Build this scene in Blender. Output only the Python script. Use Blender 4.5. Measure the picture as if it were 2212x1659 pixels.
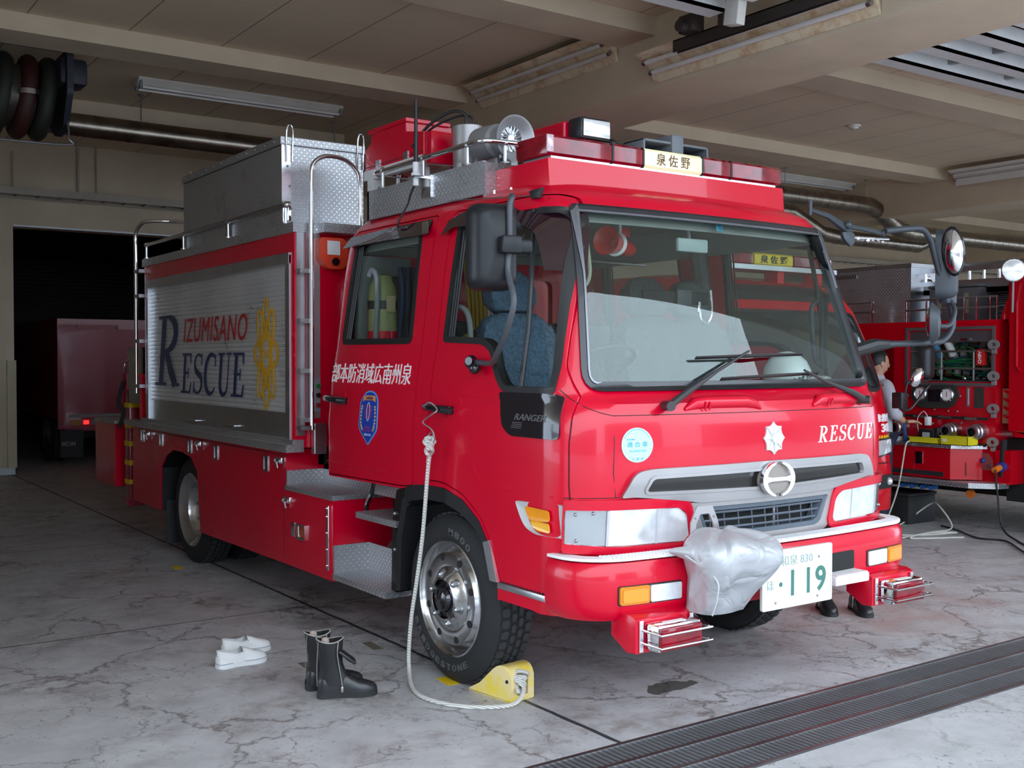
import bpy, bmesh, math, random
from mathutils import Vector, Matrix
from mathutils.geometry import tessellate_polygon
for o in list(bpy.data.objects): bpy.data.objects.remove(o)
random.seed(4)
S = bpy.context.scene
COL = S.collection
PI = math.pi
rad = math.radians

# ------------------------------------------------------------------ camera, sky, exposure
cam = bpy.data.objects.new('camera', bpy.data.cameras.new('camera'))
COL.objects.link(cam)
cam.data.sensor_width = 36
cam.data.lens = 2353.2 / 2212 * 36
_yaw, _pitch, _roll = rad(34.95), rad(-1.263), rad(-.05)
_F = Vector((math.sin(_yaw) * math.cos(_pitch), math.cos(_yaw) * math.cos(_pitch), math.sin(_pitch)))
_r = Vector((math.cos(_yaw), -math.sin(_yaw), 0)); _d = _F.cross(_r)
_R = math.cos(_roll) * _r + math.sin(_roll) * _d
_D = -math.sin(_roll) * _r + math.cos(_roll) * _d
_m = Matrix((_R, -_D, -_F)).transposed().to_4x4()
_m.translation = Vector((0, 0, 1.65))
cam.matrix_world = _m
cam.data.clip_end = 300
S.camera = cam
S.view_settings.view_transform = 'Standard'
S.view_settings.look = 'None'
S.view_settings.gamma = 1
S.view_settings.use_curve_mapping = False
S.view_settings.exposure = 0.54

w = bpy.data.worlds.new('overcast_sky'); S.world = w; w.use_nodes = True
nt = w.node_tree; nt.nodes.clear()
wo = nt.nodes.new('ShaderNodeOutputWorld'); bg = nt.nodes.new('ShaderNodeBackground')
tc = nt.nodes.new('ShaderNodeTexCoord'); sx = nt.nodes.new('ShaderNodeSeparateXYZ'); rp = nt.nodes.new('ShaderNodeValToRGB')
nt.links.new(tc.outputs['Generated'], sx.inputs[0]); nt.links.new(sx.outputs[2], rp.inputs[0])
rp.color_ramp.elements[0].position = 0.0; rp.color_ramp.elements[0].color = (.58, .72, .90, 1)
rp.color_ramp.elements[1].position = .9; rp.color_ramp.elements[1].color = (.74, .87, 1.0, 1)
e = rp.color_ramp.elements.new(.3); e.color = (.74, .87, 1.0, 1)
nt.links.new(rp.outputs[0], bg.inputs[0]); bg.inputs[1].default_value = SKY = 3.9
nt.links.new(bg.outputs[0], wo.inputs[0])

# ------------------------------------------------------------------ node helper
class X:
    """a socket with arithmetic, so that patterns read as formulas"""
    def __init__(s, nt, sock): s.nt = nt; s.s = sock
    def _m(s, op, *a):
        n = s.nt.nodes.new('ShaderNodeMath'); n.operation = op
        for i, v in enumerate((s,) + a):
            if isinstance(v, X): s.nt.links.new(v.s, n.inputs[i])
            else: n.inputs[i].default_value = v
        return X(s.nt, n.outputs[0])
    def __add__(s, o): return s._m('ADD', o)
    def __sub__(s, o): return s._m('SUBTRACT', o)
    def __mul__(s, o): return s._m('MULTIPLY', o)
    def __truediv__(s, o): return s._m('DIVIDE', o)
    def __gt__(s, o): return s._m('GREATER_THAN', o)
    def __lt__(s, o): return s._m('LESS_THAN', o)
    def abs(s): return s._m('ABSOLUTE')
    def fract(s): return s._m('FRACT')
    def floor(s): return s._m('FLOOR')
    def mod(s, o): return s._m('FLOORED_MODULO', o)
    def max(s, o): return s._m('MAXIMUM', o)
    def min(s, o): return s._m('MINIMUM', o)
    def ramp(s, a, b, c=0., d=1.):
        n = s.nt.nodes.new('ShaderNodeMapRange'); s.nt.links.new(s.s, n.inputs[0])
        for i, v in enumerate((a, b, c, d)): n.inputs[i + 1].default_value = v
        return X(s.nt, n.outputs[0])
def setin(n, nt, k, v):
    if isinstance(v, X): nt.links.new(v.s, n.inputs[k])
    elif isinstance(v, bpy.types.NodeSocket): nt.links.new(v, n.inputs[k])
    elif v is not None:
        if isinstance(v, (tuple, list)) and len(v) == 3 and n.inputs[k].type == 'RGBA': v = (*v, 1)
        n.inputs[k].default_value = v
def mixc(nt, f, a, b):
    n = nt.nodes.new('ShaderNodeMix'); n.data_type = 'RGBA'
    for k, v in ((0, f), (6, a), (7, b)): setin(n, nt, k, v)
    return n.outputs[2]
def noise(nt, vec, sc, det=4, rough=.55, dist=0):
    n = nt.nodes.new('ShaderNodeTexNoise'); nt.links.new(vec, n.inputs['Vector'])
    n.inputs['Scale'].default_value = sc; n.inputs['Detail'].default_value = det
    n.inputs['Roughness'].default_value = rough; n.inputs['Distortion'].default_value = dist
    return X(nt, n.outputs[0])
def newmat(name):
    m = bpy.data.materials.new(name); m.use_nodes = True
    nt = m.node_tree; nt.nodes.clear()
    o = nt.nodes.new('ShaderNodeOutputMaterial'); b = nt.nodes.new('ShaderNodeBsdfPrincipled')
    nt.links.new(b.outputs[0], o.inputs[0])
    return m, nt, b, o
def objvec(nt):
    t = nt.nodes.new('ShaderNodeTexCoord'); return t.outputs['Object']
def xyz(nt, v):
    s = nt.nodes.new('ShaderNodeSeparateXYZ'); nt.links.new(v, s.inputs[0]); return [X(nt, s.outputs[i]) for i in range(3)]
def bump(nt, b, h, strength=.3, dist=.01):
    n = nt.nodes.new('ShaderNodeBump'); n.inputs['Strength'].default_value = strength; n.inputs['Distance'].default_value = dist
    nt.links.new(h.s if isinstance(h, X) else h, n.inputs['Height']); nt.links.new(n.outputs[0], b.inputs['Normal'])
MATS = {}
def simple(name, col, rough=.5, metal=0, coat=0, var=.06, vs=3., spec=None, bmp=0, bs=40, emis=0):
    """plain surface with a slight procedural variation"""
    if name in MATS: return MATS[name]
    m, nt, b, o = newmat(name); v = objvec(nt)
    n = noise(nt, v, vs)
    c2 = tuple(max(0, c * (1 - var * 2)) for c in col)
    nt.links.new(mixc(nt, n.ramp(.35, .65), (*c2, 1), (*col, 1)), b.inputs['Base Color'])
    b.inputs['Metallic'].default_value = metal
    nt.links.new(n.ramp(.2, .8, max(0, rough - .05), rough + .05).s, b.inputs['Roughness'])
    b.inputs['Coat Weight'].default_value = coat; b.inputs['Coat Roughness'].default_value = .03
    if spec is not None: b.inputs['Specular IOR Level'].default_value = spec
    if bmp: bump(nt, b, noise(nt, v, bs), bmp, .004)
    if emis:
        b.inputs['Emission Color'].default_value = (*col, 1); b.inputs['Emission Strength'].default_value = emis
    MATS[name] = m; return m
def glassmat(name, tint, refl=1.5, rough=.0):
    m = bpy.data.materials.new(name); m.use_nodes = True; nt = m.node_tree; nt.nodes.clear()
    o = nt.nodes.new('ShaderNodeOutputMaterial'); mx = nt.nodes.new('ShaderNodeMixShader')
    tr = nt.nodes.new('ShaderNodeBsdfTransparent'); gl = nt.nodes.new('ShaderNodeBsdfGlossy'); fr = nt.nodes.new('ShaderNodeFresnel')
    fr.inputs[0].default_value = refl; tr.inputs[0].default_value = (*tint, 1); gl.inputs['Roughness'].default_value = rough
    ge = nt.nodes.new('ShaderNodeNewGeometry')
    nt.links.new((X(nt, fr.outputs[0]) * (X(nt, ge.outputs['Backfacing']) * -1. + 1.)).s, mx.inputs[0]); nt.links.new(tr.outputs[0], mx.inputs[1]); nt.links.new(gl.outputs[0], mx.inputs[2])
    nt.links.new(mx.outputs[0], o.inputs[0]); MATS[name] = m; return m

RED = simple('fire_red_paint', (.62, .0, .022), .25, 0, .30, .03, 1.2, spec=.3)
RED2 = simple('second_truck_red_paint', (.55, .001, .010), .25, 0, .3, .03, 1.2, spec=.3)
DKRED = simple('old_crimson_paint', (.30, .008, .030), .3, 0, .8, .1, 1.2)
BLACKP = simple('black_plastic', (.012, .012, .014), .42)
BLACKG = simple('gloss_black', (.008, .006, .010), .12, 0, .6)
SATB = simple('satin_black', (.014, .014, .016), .38, spec=.3)
SIREN = simple('cast_aluminium', (.42, .42, .43), .38, .6)
RUBBER = simple('tyre_rubber', (.016, .016, .017), .75, bmp=.2, bs=60)
SEAL = simple('rubber_seal', (.010, .010, .010), .45)
CHROME = simple('chrome', (.85, .85, .87), .08, 1)
ALU = simple('polished_aluminium', (.78, .79, .81), .2, 1, var=.05, vs=8)
ALUB = simple('brushed_aluminium', (.62, .63, .66), .33, 1, var=.05, vs=6)
STEEL = simple('dull_steel', (.42, .42, .43), .42, 1)
GREYP = simple('grey_plastic', (.22, .23, .25), .5)
DGREY = simple('dark_grey_plastic', (.055, .06, .068), .42)
SILVER = simple('silver_paint', (.42, .40, .40), .38, .5, .2)
WHITE = simple('white_paint', (.80, .80, .80), .45)
WHITEG = simple('white_vinyl', (.88, .87, .88), .4)
NAVY = simple('navy_vinyl', (.012, .022, .10), .4)
REDV = simple('red_vinyl', (.42, .012, .016), .4)
GOLD = simple('gold_vinyl', (.72, .38, .02), .4)
YELLOW = simple('yellow_paint', (.85, .56, .01), .5)
BLUEV = simple('blue_vinyl', (.01, .05, .42), .4)
LBLUE = simple('light_blue_vinyl', (.10, .35, .75), .4)
CYAN = simple('pale_cyan_sticker', (.48, .82, .88), .4)
AMBER = simple('amber_lens', (.85, .30, .005), .15, 0, .8)
LENSR = simple('red_lens', (.28, .001, .012), .12, 0, .4, .25, 14)
CREAM = simple('cream_lens', (.88, .80, .48), .25, 0, .5, emis=.25)
VOID = simple('dark_underbody', (.012, .012, .012), .8)
INTER = simple('cab_lining_brown_grey', (.060, .052, .045), .8)
INTER2 = simple('cab_trim_grey', (.16, .17, .16), .6)
SKIN = simple('skin', (.55, .30, .20), .5)
HAIR = simple('black_hair', (.012, .010, .010), .5)
SHIRT = simple('pale_grey_shirt', (.50, .50, .55), .8, bmp=.3, bs=30)
NAVYC = simple('navy_trousers', (.02, .025, .05), .8)
LEATHER = simple('black_leather', (.018, .018, .020), .33, bmp=.35, bs=30)
CANVAS = simple('white_canvas', (.82, .81, .80), .8, bmp=.2, bs=150)
CLEAR = glassmat('clear_glass', (.97, .98, .97))
TINT = glassmat('windscreen_glass', (.85, .89, .87), 2.15)
SIDEG = glassmat('side_window_glass', (.88, .91, .89), 1.5)

def lensmat():
    m, nt, b, o = newmat('ribbed_clear_lens'); v = objvec(nt); x, y, z = xyz(nt, v)
    r = (x * 70.).fract().ramp(0, 1); n = noise(nt, v, 14, 3)
    nt.links.new(mixc(nt, n.ramp(.35, .65), (.78, .81, .84, 1), (.97, .98, 1, 1)), b.inputs['Base Color'])
    b.inputs['Metallic'].default_value = .55; b.inputs['Roughness'].default_value = .16; b.inputs['Coat Weight'].default_value = 1
    bump(nt, b, r, .35, .004); return m
LENSC = lensmat()
def checker():
    m, nt, b, o = newmat('checker_plate_aluminium')
    v = objvec(nt); x, y, z = xyz(nt, v)
    g = nt.nodes.new('ShaderNodeNewGeometry'); t = nt.nodes.new('ShaderNodeVectorTransform')
    t.vector_type = 'NORMAL'; t.convert_from = 'WORLD'; t.convert_to = 'OBJECT'
    nt.links.new(g.outputs['True Normal'], t.inputs[0]); nx, ny, nz = xyz(nt, t.outputs[0])
    fz = nz.abs() > .7; fx = nx.abs() > .7
    one = X(nt, fx.s)
    a = x * (one * -1. + 1.) + y * one
    c = z * (fz * -1. + 1.) + y * fz
    s = 36.
    p = (a + c) * (s * .7071); q = (a - c) * (s * .7071)
    par = (p.floor() + q.floor()).mod(2.)
    fp = (p.fract() - .5).abs(); fq = (q.fract() - .5).abs()
    lo = fp * par + fq * (par * -1. + 1.); sh = fq * par + fp * (par * -1. + 1.)
    d = (lo * 2.1) * (lo * 2.1) + (sh * 6.5) * (sh * 6.5)
    mk = d.ramp(.5, 1., 1., 0.)
    n = noise(nt, v, 3)
    nt.links.new(mixc(nt, mk, (.50, .50, .52, 1), (.90, .90, .92, 1)), b.inputs['Base Color'])
    b.inputs['Metallic'].default_value = .9
    nt.links.new((n.ramp(.3, .7, .36, .48) - mk * .12).s, b.inputs['Roughness'])
    bump(nt, b, mk, .9, .004)
    return m
CHECK = checker()

# ------------------------------------------------------------------ mesh helper
def cart(p): return Vector(p)
class MB:
    def __init__(s): s.bm = bmesh.new(); s.mi = 0
    def quadsheet(s, rows, close=False, flip=False):
        V = [[s.bm.verts.new(p) for p in r] for r in rows]
        n = len(rows[0])
        for i in range(len(V) - 1):
            for j in range(n if close else n - 1):
                k = (j + 1) % n
                f = (V[i][j], V[i][k], V[i + 1][k], V[i + 1][j])
                if flip: f = f[::-1]
                try: s.bm.faces.new(f).material_index = s.mi
                except ValueError: pass
        return V
    def box(s, a, b, bev=0, M=None, seg=2):
        x0, x1 = sorted((a[0], b[0])); y0, y1 = sorted((a[1], b[1])); z0, z1 = sorted((a[2], b[2]))
        vs = [s.bm.verts.new(p) for p in ((x0, y0, z0), (x1, y0, z0), (x1, y1, z0), (x0, y1, z0), (x0, y0, z1), (x1, y0, z1), (x1, y1, z1), (x0, y1, z1))]
        fs = [s.bm.faces.new([vs[i] for i in f]) for f in ((0, 3, 2, 1), (4, 5, 6, 7), (0, 1, 5, 4), (1, 2, 6, 5), (2, 3, 7, 6), (3, 0, 4, 7))]
        for f in fs: f.material_index = s.mi
        if M is not None:
            for v in vs: v.co = M @ v.co
        if bev:
            bev = min(bev, .49 * min(x1 - x0, y1 - y0, z1 - z0))
            es = {e for f in fs for e in f.edges}
            bmesh.ops.bevel(s.bm, geom=list(es), offset=bev, segments=seg, affect='EDGES', profile=.5)
        return s
    def prism(s, poly, axis, a, b, bev=0, M=None):
        """poly in the two other axes (x:(y,z)  y:(x,z)  z:(x,y)) swept from a to b"""
        def P(p, w):
            return {'x': (w, p[0], p[1]), 'y': (p[0], w, p[1]), 'z': (p[0], p[1], w)}[axis]
        A = [s.bm.verts.new(P(p, a)) for p in poly]; B = [s.bm.verts.new(P(p, b)) for p in poly]
        fs = [s.bm.faces.new(A), s.bm.faces.new(B[::-1])]
        n = len(poly)
        for i in range(n): fs.append(s.bm.faces.new((A[i], B[i], B[(i + 1) % n], A[(i + 1) % n])))
        for f in fs: f.material_index = s.mi
        if M is not None:
            for v in A + B: v.co = M @ v.co
        if bev:
            es = [e for f in fs[:2] for e in f.edges]
            bmesh.ops.bevel(s.bm, geom=es, offset=bev, segments=2, affect='EDGES', profile=.5)
        return s
    def tube(s, pts, r, n=10, closed=False, cap=True):
        pts = [Vector(p) for p in pts]; m = len(pts)
        rr = r if isinstance(r, (list, tuple)) else [r] * m
        T = []
        for i in range(m):
            a = pts[(i - 1) % m] if (closed or i > 0) else pts[i]; b = pts[(i + 1) % m] if (closed or i < m - 1) else pts[i]
            t = (b - a); T.append(t.normalized() if t.length > 1e-9 else Vector((0, 0, 1)))
        up = Vector((0, 0, 1)) if abs(T[0].z) < .9 else Vector((1, 0, 0))
        u = T[0].cross(up).normalized(); rows = []
        for i in range(m):
            u = (u - T[i] * u.dot(T[i])).normalized(); v = T[i].cross(u)
            rows.append([pts[i] + (u * math.cos(2 * PI * k / n) + v * math.sin(2 * PI * k / n)) * rr[i] for k in range(n)])
        if closed: rows.append(rows[0])
        V = s.quadsheet(rows, close=True)
        if cap and not closed:
            for ring in (V[0][::-1], V[-1]):
                try: s.bm.faces.new(ring).material_index = s.mi
                except ValueError: pass
        return s
    def lathe(s, prof, M=None, n=24, cap=False):
        """prof = [(r, h)] turned about local z"""
        M = M or Matrix()
        rows = [[M @ Vector((r * math.cos(2 * PI * k / n), r * math.sin(2 * PI * k / n), h)) for k in range(n)] for r, h in prof]
        V = s.quadsheet(rows, close=True)
        if cap:
            for ring in (V[0][::-1], V[-1]):
                try: s.bm.faces.new(ring).material_index = s.mi
                except ValueError: pass
        return s
    def cyl(s, p, q, r, n=16, r2=None):
        return s.tube([p, q], [r, r if r2 is None else r2], n)
    def ball(s, c, r, sc=(1, 1, 1), n=12, M=None):
        M2 = Matrix.Translation(c) @ (M or Matrix()) @ Matrix.Diagonal((*sc, 1))
        g = bmesh.ops.create_uvsphere(s.bm, u_segments=n, v_segments=max(6, n // 2 + 2), radius=r, matrix=M2)
        for f in {f for v in g['verts'] for f in v.link_faces}: f.material_index = s.mi
        return s
    def poly2(s, outer, holes=(), fmap=None, w0=0., w1=.004, cuts=None):
        """flat shape with holes in (a,b), given a thickness w0..w1, then carried onto a curved surface by fmap(a,b,w)"""
        t = bmesh.new(); loops = [[Vector((p[0], p[1], 0)) for p in l] for l in [outer] + list(holes)]
        flat = [p for l in loops for p in l]; vs = [t.verts.new(p) for p in flat]
        for tri in tessellate_polygon(loops):
            try: t.faces.new([vs[i] for i in tri])
            except ValueError: pass
        bmesh.ops.dissolve_limit(t, angle_limit=.001, verts=t.verts, edges=t.edges)
        if cuts:
            for ax, vals in enumerate(cuts):
                for c in vals:
                    co = [0, 0, 0]; co[ax] = c; no = [0, 0, 0]; no[ax] = 1
                    bmesh.ops.bisect_plane(t, geom=t.verts[:] + t.edges[:] + t.faces[:], plane_co=co, plane_no=no)
        ar = sum(f.normal.z * f.calc_area() for f in t.faces) if t.faces else 0
        for f in t.faces: f.normal_update()
        fs = [f for f in t.faces]
        idx = {v: i for i, v in enumerate(t.verts)}
        A = [s.bm.verts.new(fmap(v.co.x, v.co.y, w0)) for v in t.verts]
        B = [s.bm.verts.new(fmap(v.co.x, v.co.y, w1)) for v in t.verts]
        for f in fs:
            ii = [idx[v] for v in f.verts]
            if f.normal.z < 0: ii = ii[::-1]
            for c in ([A[i] for i in ii][::-1], [B[i] for i in ii]):
                try: s.bm.faces.new(c).material_index = s.mi
                except ValueError: pass
        for e in t.edges:
            if len(e.link_faces) == 1:
                i, j = idx[e.verts[0]], idx[e.verts[1]]
                try: s.bm.faces.new((A[i], A[j], B[j], B[i])).material_index = s.mi
                except ValueError: pass
        t.free(); return s
    def build(s, name, mat, parent=None, smooth=35, recalc=True, loc=None):
        if recalc: bmesh.ops.recalc_face_normals(s.bm, faces=s.bm.faces)
        me = bpy.data.meshes.new(name)
        if smooth:
            for f in s.bm.faces: f.smooth = True
            ca = math.cos(rad(smooth))
            for e in s.bm.edges:
                if len(e.link_faces) == 2:
                    e.smooth = e.link_faces[0].normal.dot(e.link_faces[1].normal) > ca
        s.bm.to_mesh(me); s.bm.free()
        for m in (mat if isinstance(mat, (list, tuple)) else [mat]): me.materials.append(m)
        o = bpy.data.objects.new(name, me); COL.objects.link(o)
        if parent is not None: o.parent = parent
        if loc is not None: o.location = loc
        return o
def tag(o, label=None, cat=None, group=None, kind=None):
    if label: o['label'] = label
    if cat: o['category'] = cat
    if group: o['group'] = group
    if kind: o['kind'] = kind
    return o
def struct(o): o['kind'] = 'structure'; return o
def thing(name, label, cat, loc=(0, 0, 0), rz=0, group=None):
    o = bpy.data.objects.new(name, None); COL.objects.link(o); o.location = loc; o.rotation_euler = (0, 0, rz); o.empty_display_size = .1
    return tag(o, label, cat, group)
def baked(o):
    dg = bpy.context.evaluated_depsgraph_get(); dg.update()
    me = bpy.data.meshes.new_from_object(o.evaluated_get(dg)); me.name = o.name
    old = o.data; o.modifiers.clear(); o.data = me; return o
def boolean(o, cutters, op='DIFFERENCE', keep=False):
    for c in cutters:
        src = o.data; n = len(src.vertices)
        for solver in ('EXACT', 'FAST'):
            o.data = src; o.modifiers.clear()
            m = o.modifiers.new('b', 'BOOLEAN'); m.operation = op; m.object = c; m.solver = solver
            baked(o)
            if len(o.data.vertices) > (8 if op == 'INTERSECT' else n * .4): break
            print('boolean retry', o.name, solver, len(o.data.vertices))
    if not keep:
        for c in cutters: bpy.data.objects.remove(c)
    return o
def smooth_angle(o, ang=30):
    bm = bmesh.new(); bm.from_mesh(o.data); ca = math.cos(rad(ang))
    for f in bm.faces: f.smooth = True
    for e in bm.edges: e.smooth = len(e.link_faces) == 2 and e.link_faces[0].normal.dot(e.link_faces[1].normal) > ca
    bm.to_mesh(o.data); bm.free(); return o
def bez(pts, n=8, closed=False):
    """Catmull-Rom curve through points"""
    P = [Vector(p) for p in pts]; out = []; m = len(P)
    rng = range(m) if closed else range(m - 1)
    for i in rng:
        p0 = P[(i - 1) % m] if (closed or i > 0) else P[i]; p1 = P[i]; p2 = P[(i + 1) % m]; p3 = P[(i + 2) % m] if (closed or i + 2 < m) else P[(i + 1) % m]
        for k in range(n):
            t = k / n
            out.append(.5 * ((2 * p1) + (p2 - p0) * t + (2 * p0 - 5 * p1 + 4 * p2 - p3) * t * t + (3 * p1 - p0 - 3 * p2 + p3) * t ** 3))
    if not closed: out.append(P[-1])
    return out
def rnd(poly, r, n=5):
    """round the corners of a 2D polygon; r a number or a list"""
    out = []; m = len(poly)
    for i in range(m):
        p = Vector(poly[i]); a = Vector(poly[i - 1]) - p; b = Vector(poly[(i + 1) % m]) - p
        rr = r[i] if isinstance(r, (list, tuple)) else r
        d = min(rr, a.length * .48, b.length * .48)
        if d < 1e-5: out.append(tuple(p)); continue
        A = p + a.normalized() * d; B = p + b.normalized() * d
        for k in range(n + 1):
            t = k / n; q = A * (1 - t) ** 2 + p * 2 * t * (1 - t) + B * t * t
            out.append((q.x, q.y))
    return out
def rrect(x0, y0, x1, y1, r, n=5): return rnd([(x0, y0), (x1, y0), (x1, y1), (x0, y1)], r, n)
def inset(poly, d):
    m = len(poly); out = []
    ar = sum(poly[i][0] * poly[(i + 1) % m][1] - poly[(i + 1) % m][0] * poly[i][1] for i in range(m))
    sg = 1 if ar > 0 else -1
    for i in range(m):
        p = Vector(poly[i]); a = (p - Vector(poly[i - 1])).normalized(); b = (Vector(poly[(i + 1) % m]) - p).normalized()
        na = Vector((-a.y, a.x)) * sg; nb = Vector((-b.y, b.x)) * sg; n = (na + nb)
        n = n.normalized() if n.length > 1e-6 else na
        k = d / max(.35, n.dot(na)); q = p + n * k; out.append((q.x, q.y))
    return out
def frange(a, b, s):
    out = []; x = a
    while x <= b + 1e-9: out.append(x); x += s
    return out
def text_bm(mb, txt, fmap, x0, x1, y0, y1, w0=.0, w1=.003, shear=0., bold=0., spacing=1., cuts=None):
    """lettering fitted into x0..x1, y0..y1 of a surface"""
    cu = bpy.data.curves.new('t', 'FONT'); cu.body = txt; cu.size = 1; cu.shear = shear; cu.offset = bold; cu.space_character = spacing
    cu.extrude = .5; cu.resolution_u = 4
    o = bpy.data.objects.new('t', cu); COL.objects.link(o)
    dg = bpy.context.evaluated_depsgraph_get(); dg.update()
    me = bpy.data.meshes.new_from_object(o.evaluated_get(dg)); bpy.data.objects.remove(o)
    t = bmesh.new(); t.from_mesh(me); bpy.data.meshes.remove(me)
    xs = [v.co.x for v in t.verts]; ys = [v.co.y for v in t.verts]
    if not xs: return mb
    ax, bx, ay, by = min(xs), max(xs), min(ys), max(ys)
    for v in t.verts:
        v.co.x = x0 + (v.co.x - ax) / (bx - ax) * (x1 - x0); v.co.y = y0 + (v.co.y - ay) / (by - ay) * (y1 - y0)
    d = {v: mb.bm.verts.new(fmap(v.co.x, v.co.y, w0 if v.co.z < 0 else w1)) for v in t.verts}
    for f in t.faces:
        try: mb.bm.faces.new([d[v] for v in f.verts]).material_index = mb.mi
        except ValueError: pass
    t.free(); return mb
# serif capitals drawn as outlines in a unit box (width given), for the italic lettering on the truck
def stroke(pts, ws):
    """variable-width stroke outline"""
    L = []; Rr = []; P = [Vector(p) for p in pts]
    for i, p in enumerate(P):
        t = (P[min(i + 1, len(P) - 1)] - P[max(i - 1, 0)]).normalized(); n = Vector((-t.y, t.x)) * ws[i] / 2
        L.append(tuple(p + n)); Rr.append(tuple(p - n))
    return L + Rr[::-1]
def arcp(cx, cy, rx, ry, a0, a1, n=14): return [(cx + rx * math.cos(rad(a0 + (a1 - a0) * k / n)), cy + ry * math.sin(rad(a0 + (a1 - a0) * k / n))) for k in range(n + 1)]
def sw(n, thin, thick, f=1.): return [thin + (thick - thin) * math.sin(PI * k / (n)) ** f for k in range(n + 1)]
def glyph(c):
    st = .15; th = .045; G = []
    R4 = lambda x0, y0, x1, y1: [(x0, y0), (x1, y0), (x1, y1), (x0, y1)]
    if c == 'R':
        G += [R4(.14, 0, .14 + st, 1), R4(.0, 0, .42, th), R4(.0, 1 - th, .3, 1)]
        a = arcp(.32, .74, .34, .24, 88, -88); G.append(stroke([(.2, .98)] + a + [(.2, .5)], [th] + [th + (st - th) * math.sin(PI * k / 14) for k in range(15)] + [th]))
        G.append(stroke([(.36, .5), (.55, .22), (.74, .02)], [st * .9, st, st * .9])); G.append(R4(.62, 0, .88, th)); wd = .86
    elif c == 'E':
        G += [R4(.14, 0, .14 + st, 1), R4(0, 0, .72, th * 1.2), R4(0, 1 - th * 1.2, .68, 1), R4(.2, .49, .5, .49 + th * 1.2),
              R4(.48, .38, .48 + th, .64), [(.68, 1), (.63, 1), (.60, .96), (.64, .74), (.68, .74)], [(.72, 0), (.76, .28), (.71, .28), (.64, .04), (.66, 0)]]; wd = .76
    elif c == 'S':
        p = arcp(.36, .75, .27, .225, 40, 250, 12) + arcp(.36, .255, .29, .235, 80, -150, 14)
        n = len(p); G.append(stroke(p, [th + (st - th) * math.exp(-((k / (n - 1) - .5) / .22) ** 2) for k in range(n)]))
        G += [R4(.56, .72, .61, .99), R4(.06, .01, .11, .30)]; wd = .7
    elif c == 'C':
        p = arcp(.46, .5, .4, .475, 52, 318, 24); n = len(p)
        G.append(stroke(p, [th + (st - th) * math.sin(PI * k / (n - 1)) ** 1.3 for k in range(n)])); G += [R4(.70, .68, .75, .98)]; wd = .8
    elif c == 'U':
        G += [R4(.12, .3, .12 + st, 1), R4(0, 1 - th, .42, 1), R4(.66, .3, .66 + th, 1), R4(.54, 1 - th, .84, 1)]
        p = [(.195, .32)] + arcp(.44, .28, .24, .255, 180, 360, 14) + [(.685, .32)]; G.append(stroke(p, [st] + [st + (th - st) * k / 14 for k in range(15)] + [th])); wd = .84
    return G, wd
def serif(mb, txt, fmap, x0, x1, y0, y1, shear=.2, gap=.1, w0=0., w1=.003):
    tot = sum(glyph(c)[1] for c in txt) + gap * (len(txt) - 1); sc = (x1 - x0 - shear * (y1 - y0)) / tot; H = y1 - y0; x = x0; k = 0
    for c in txt:
        G, wd = glyph(c)
        for g in G:
            mb.poly2([(x + p[0] * sc + shear * p[1] * H, y0 + p[1] * H) for p in g], (), fmap, w0, w1 + k * .00007); k += 1
        x += (wd + gap) * sc
    return mb
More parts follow.
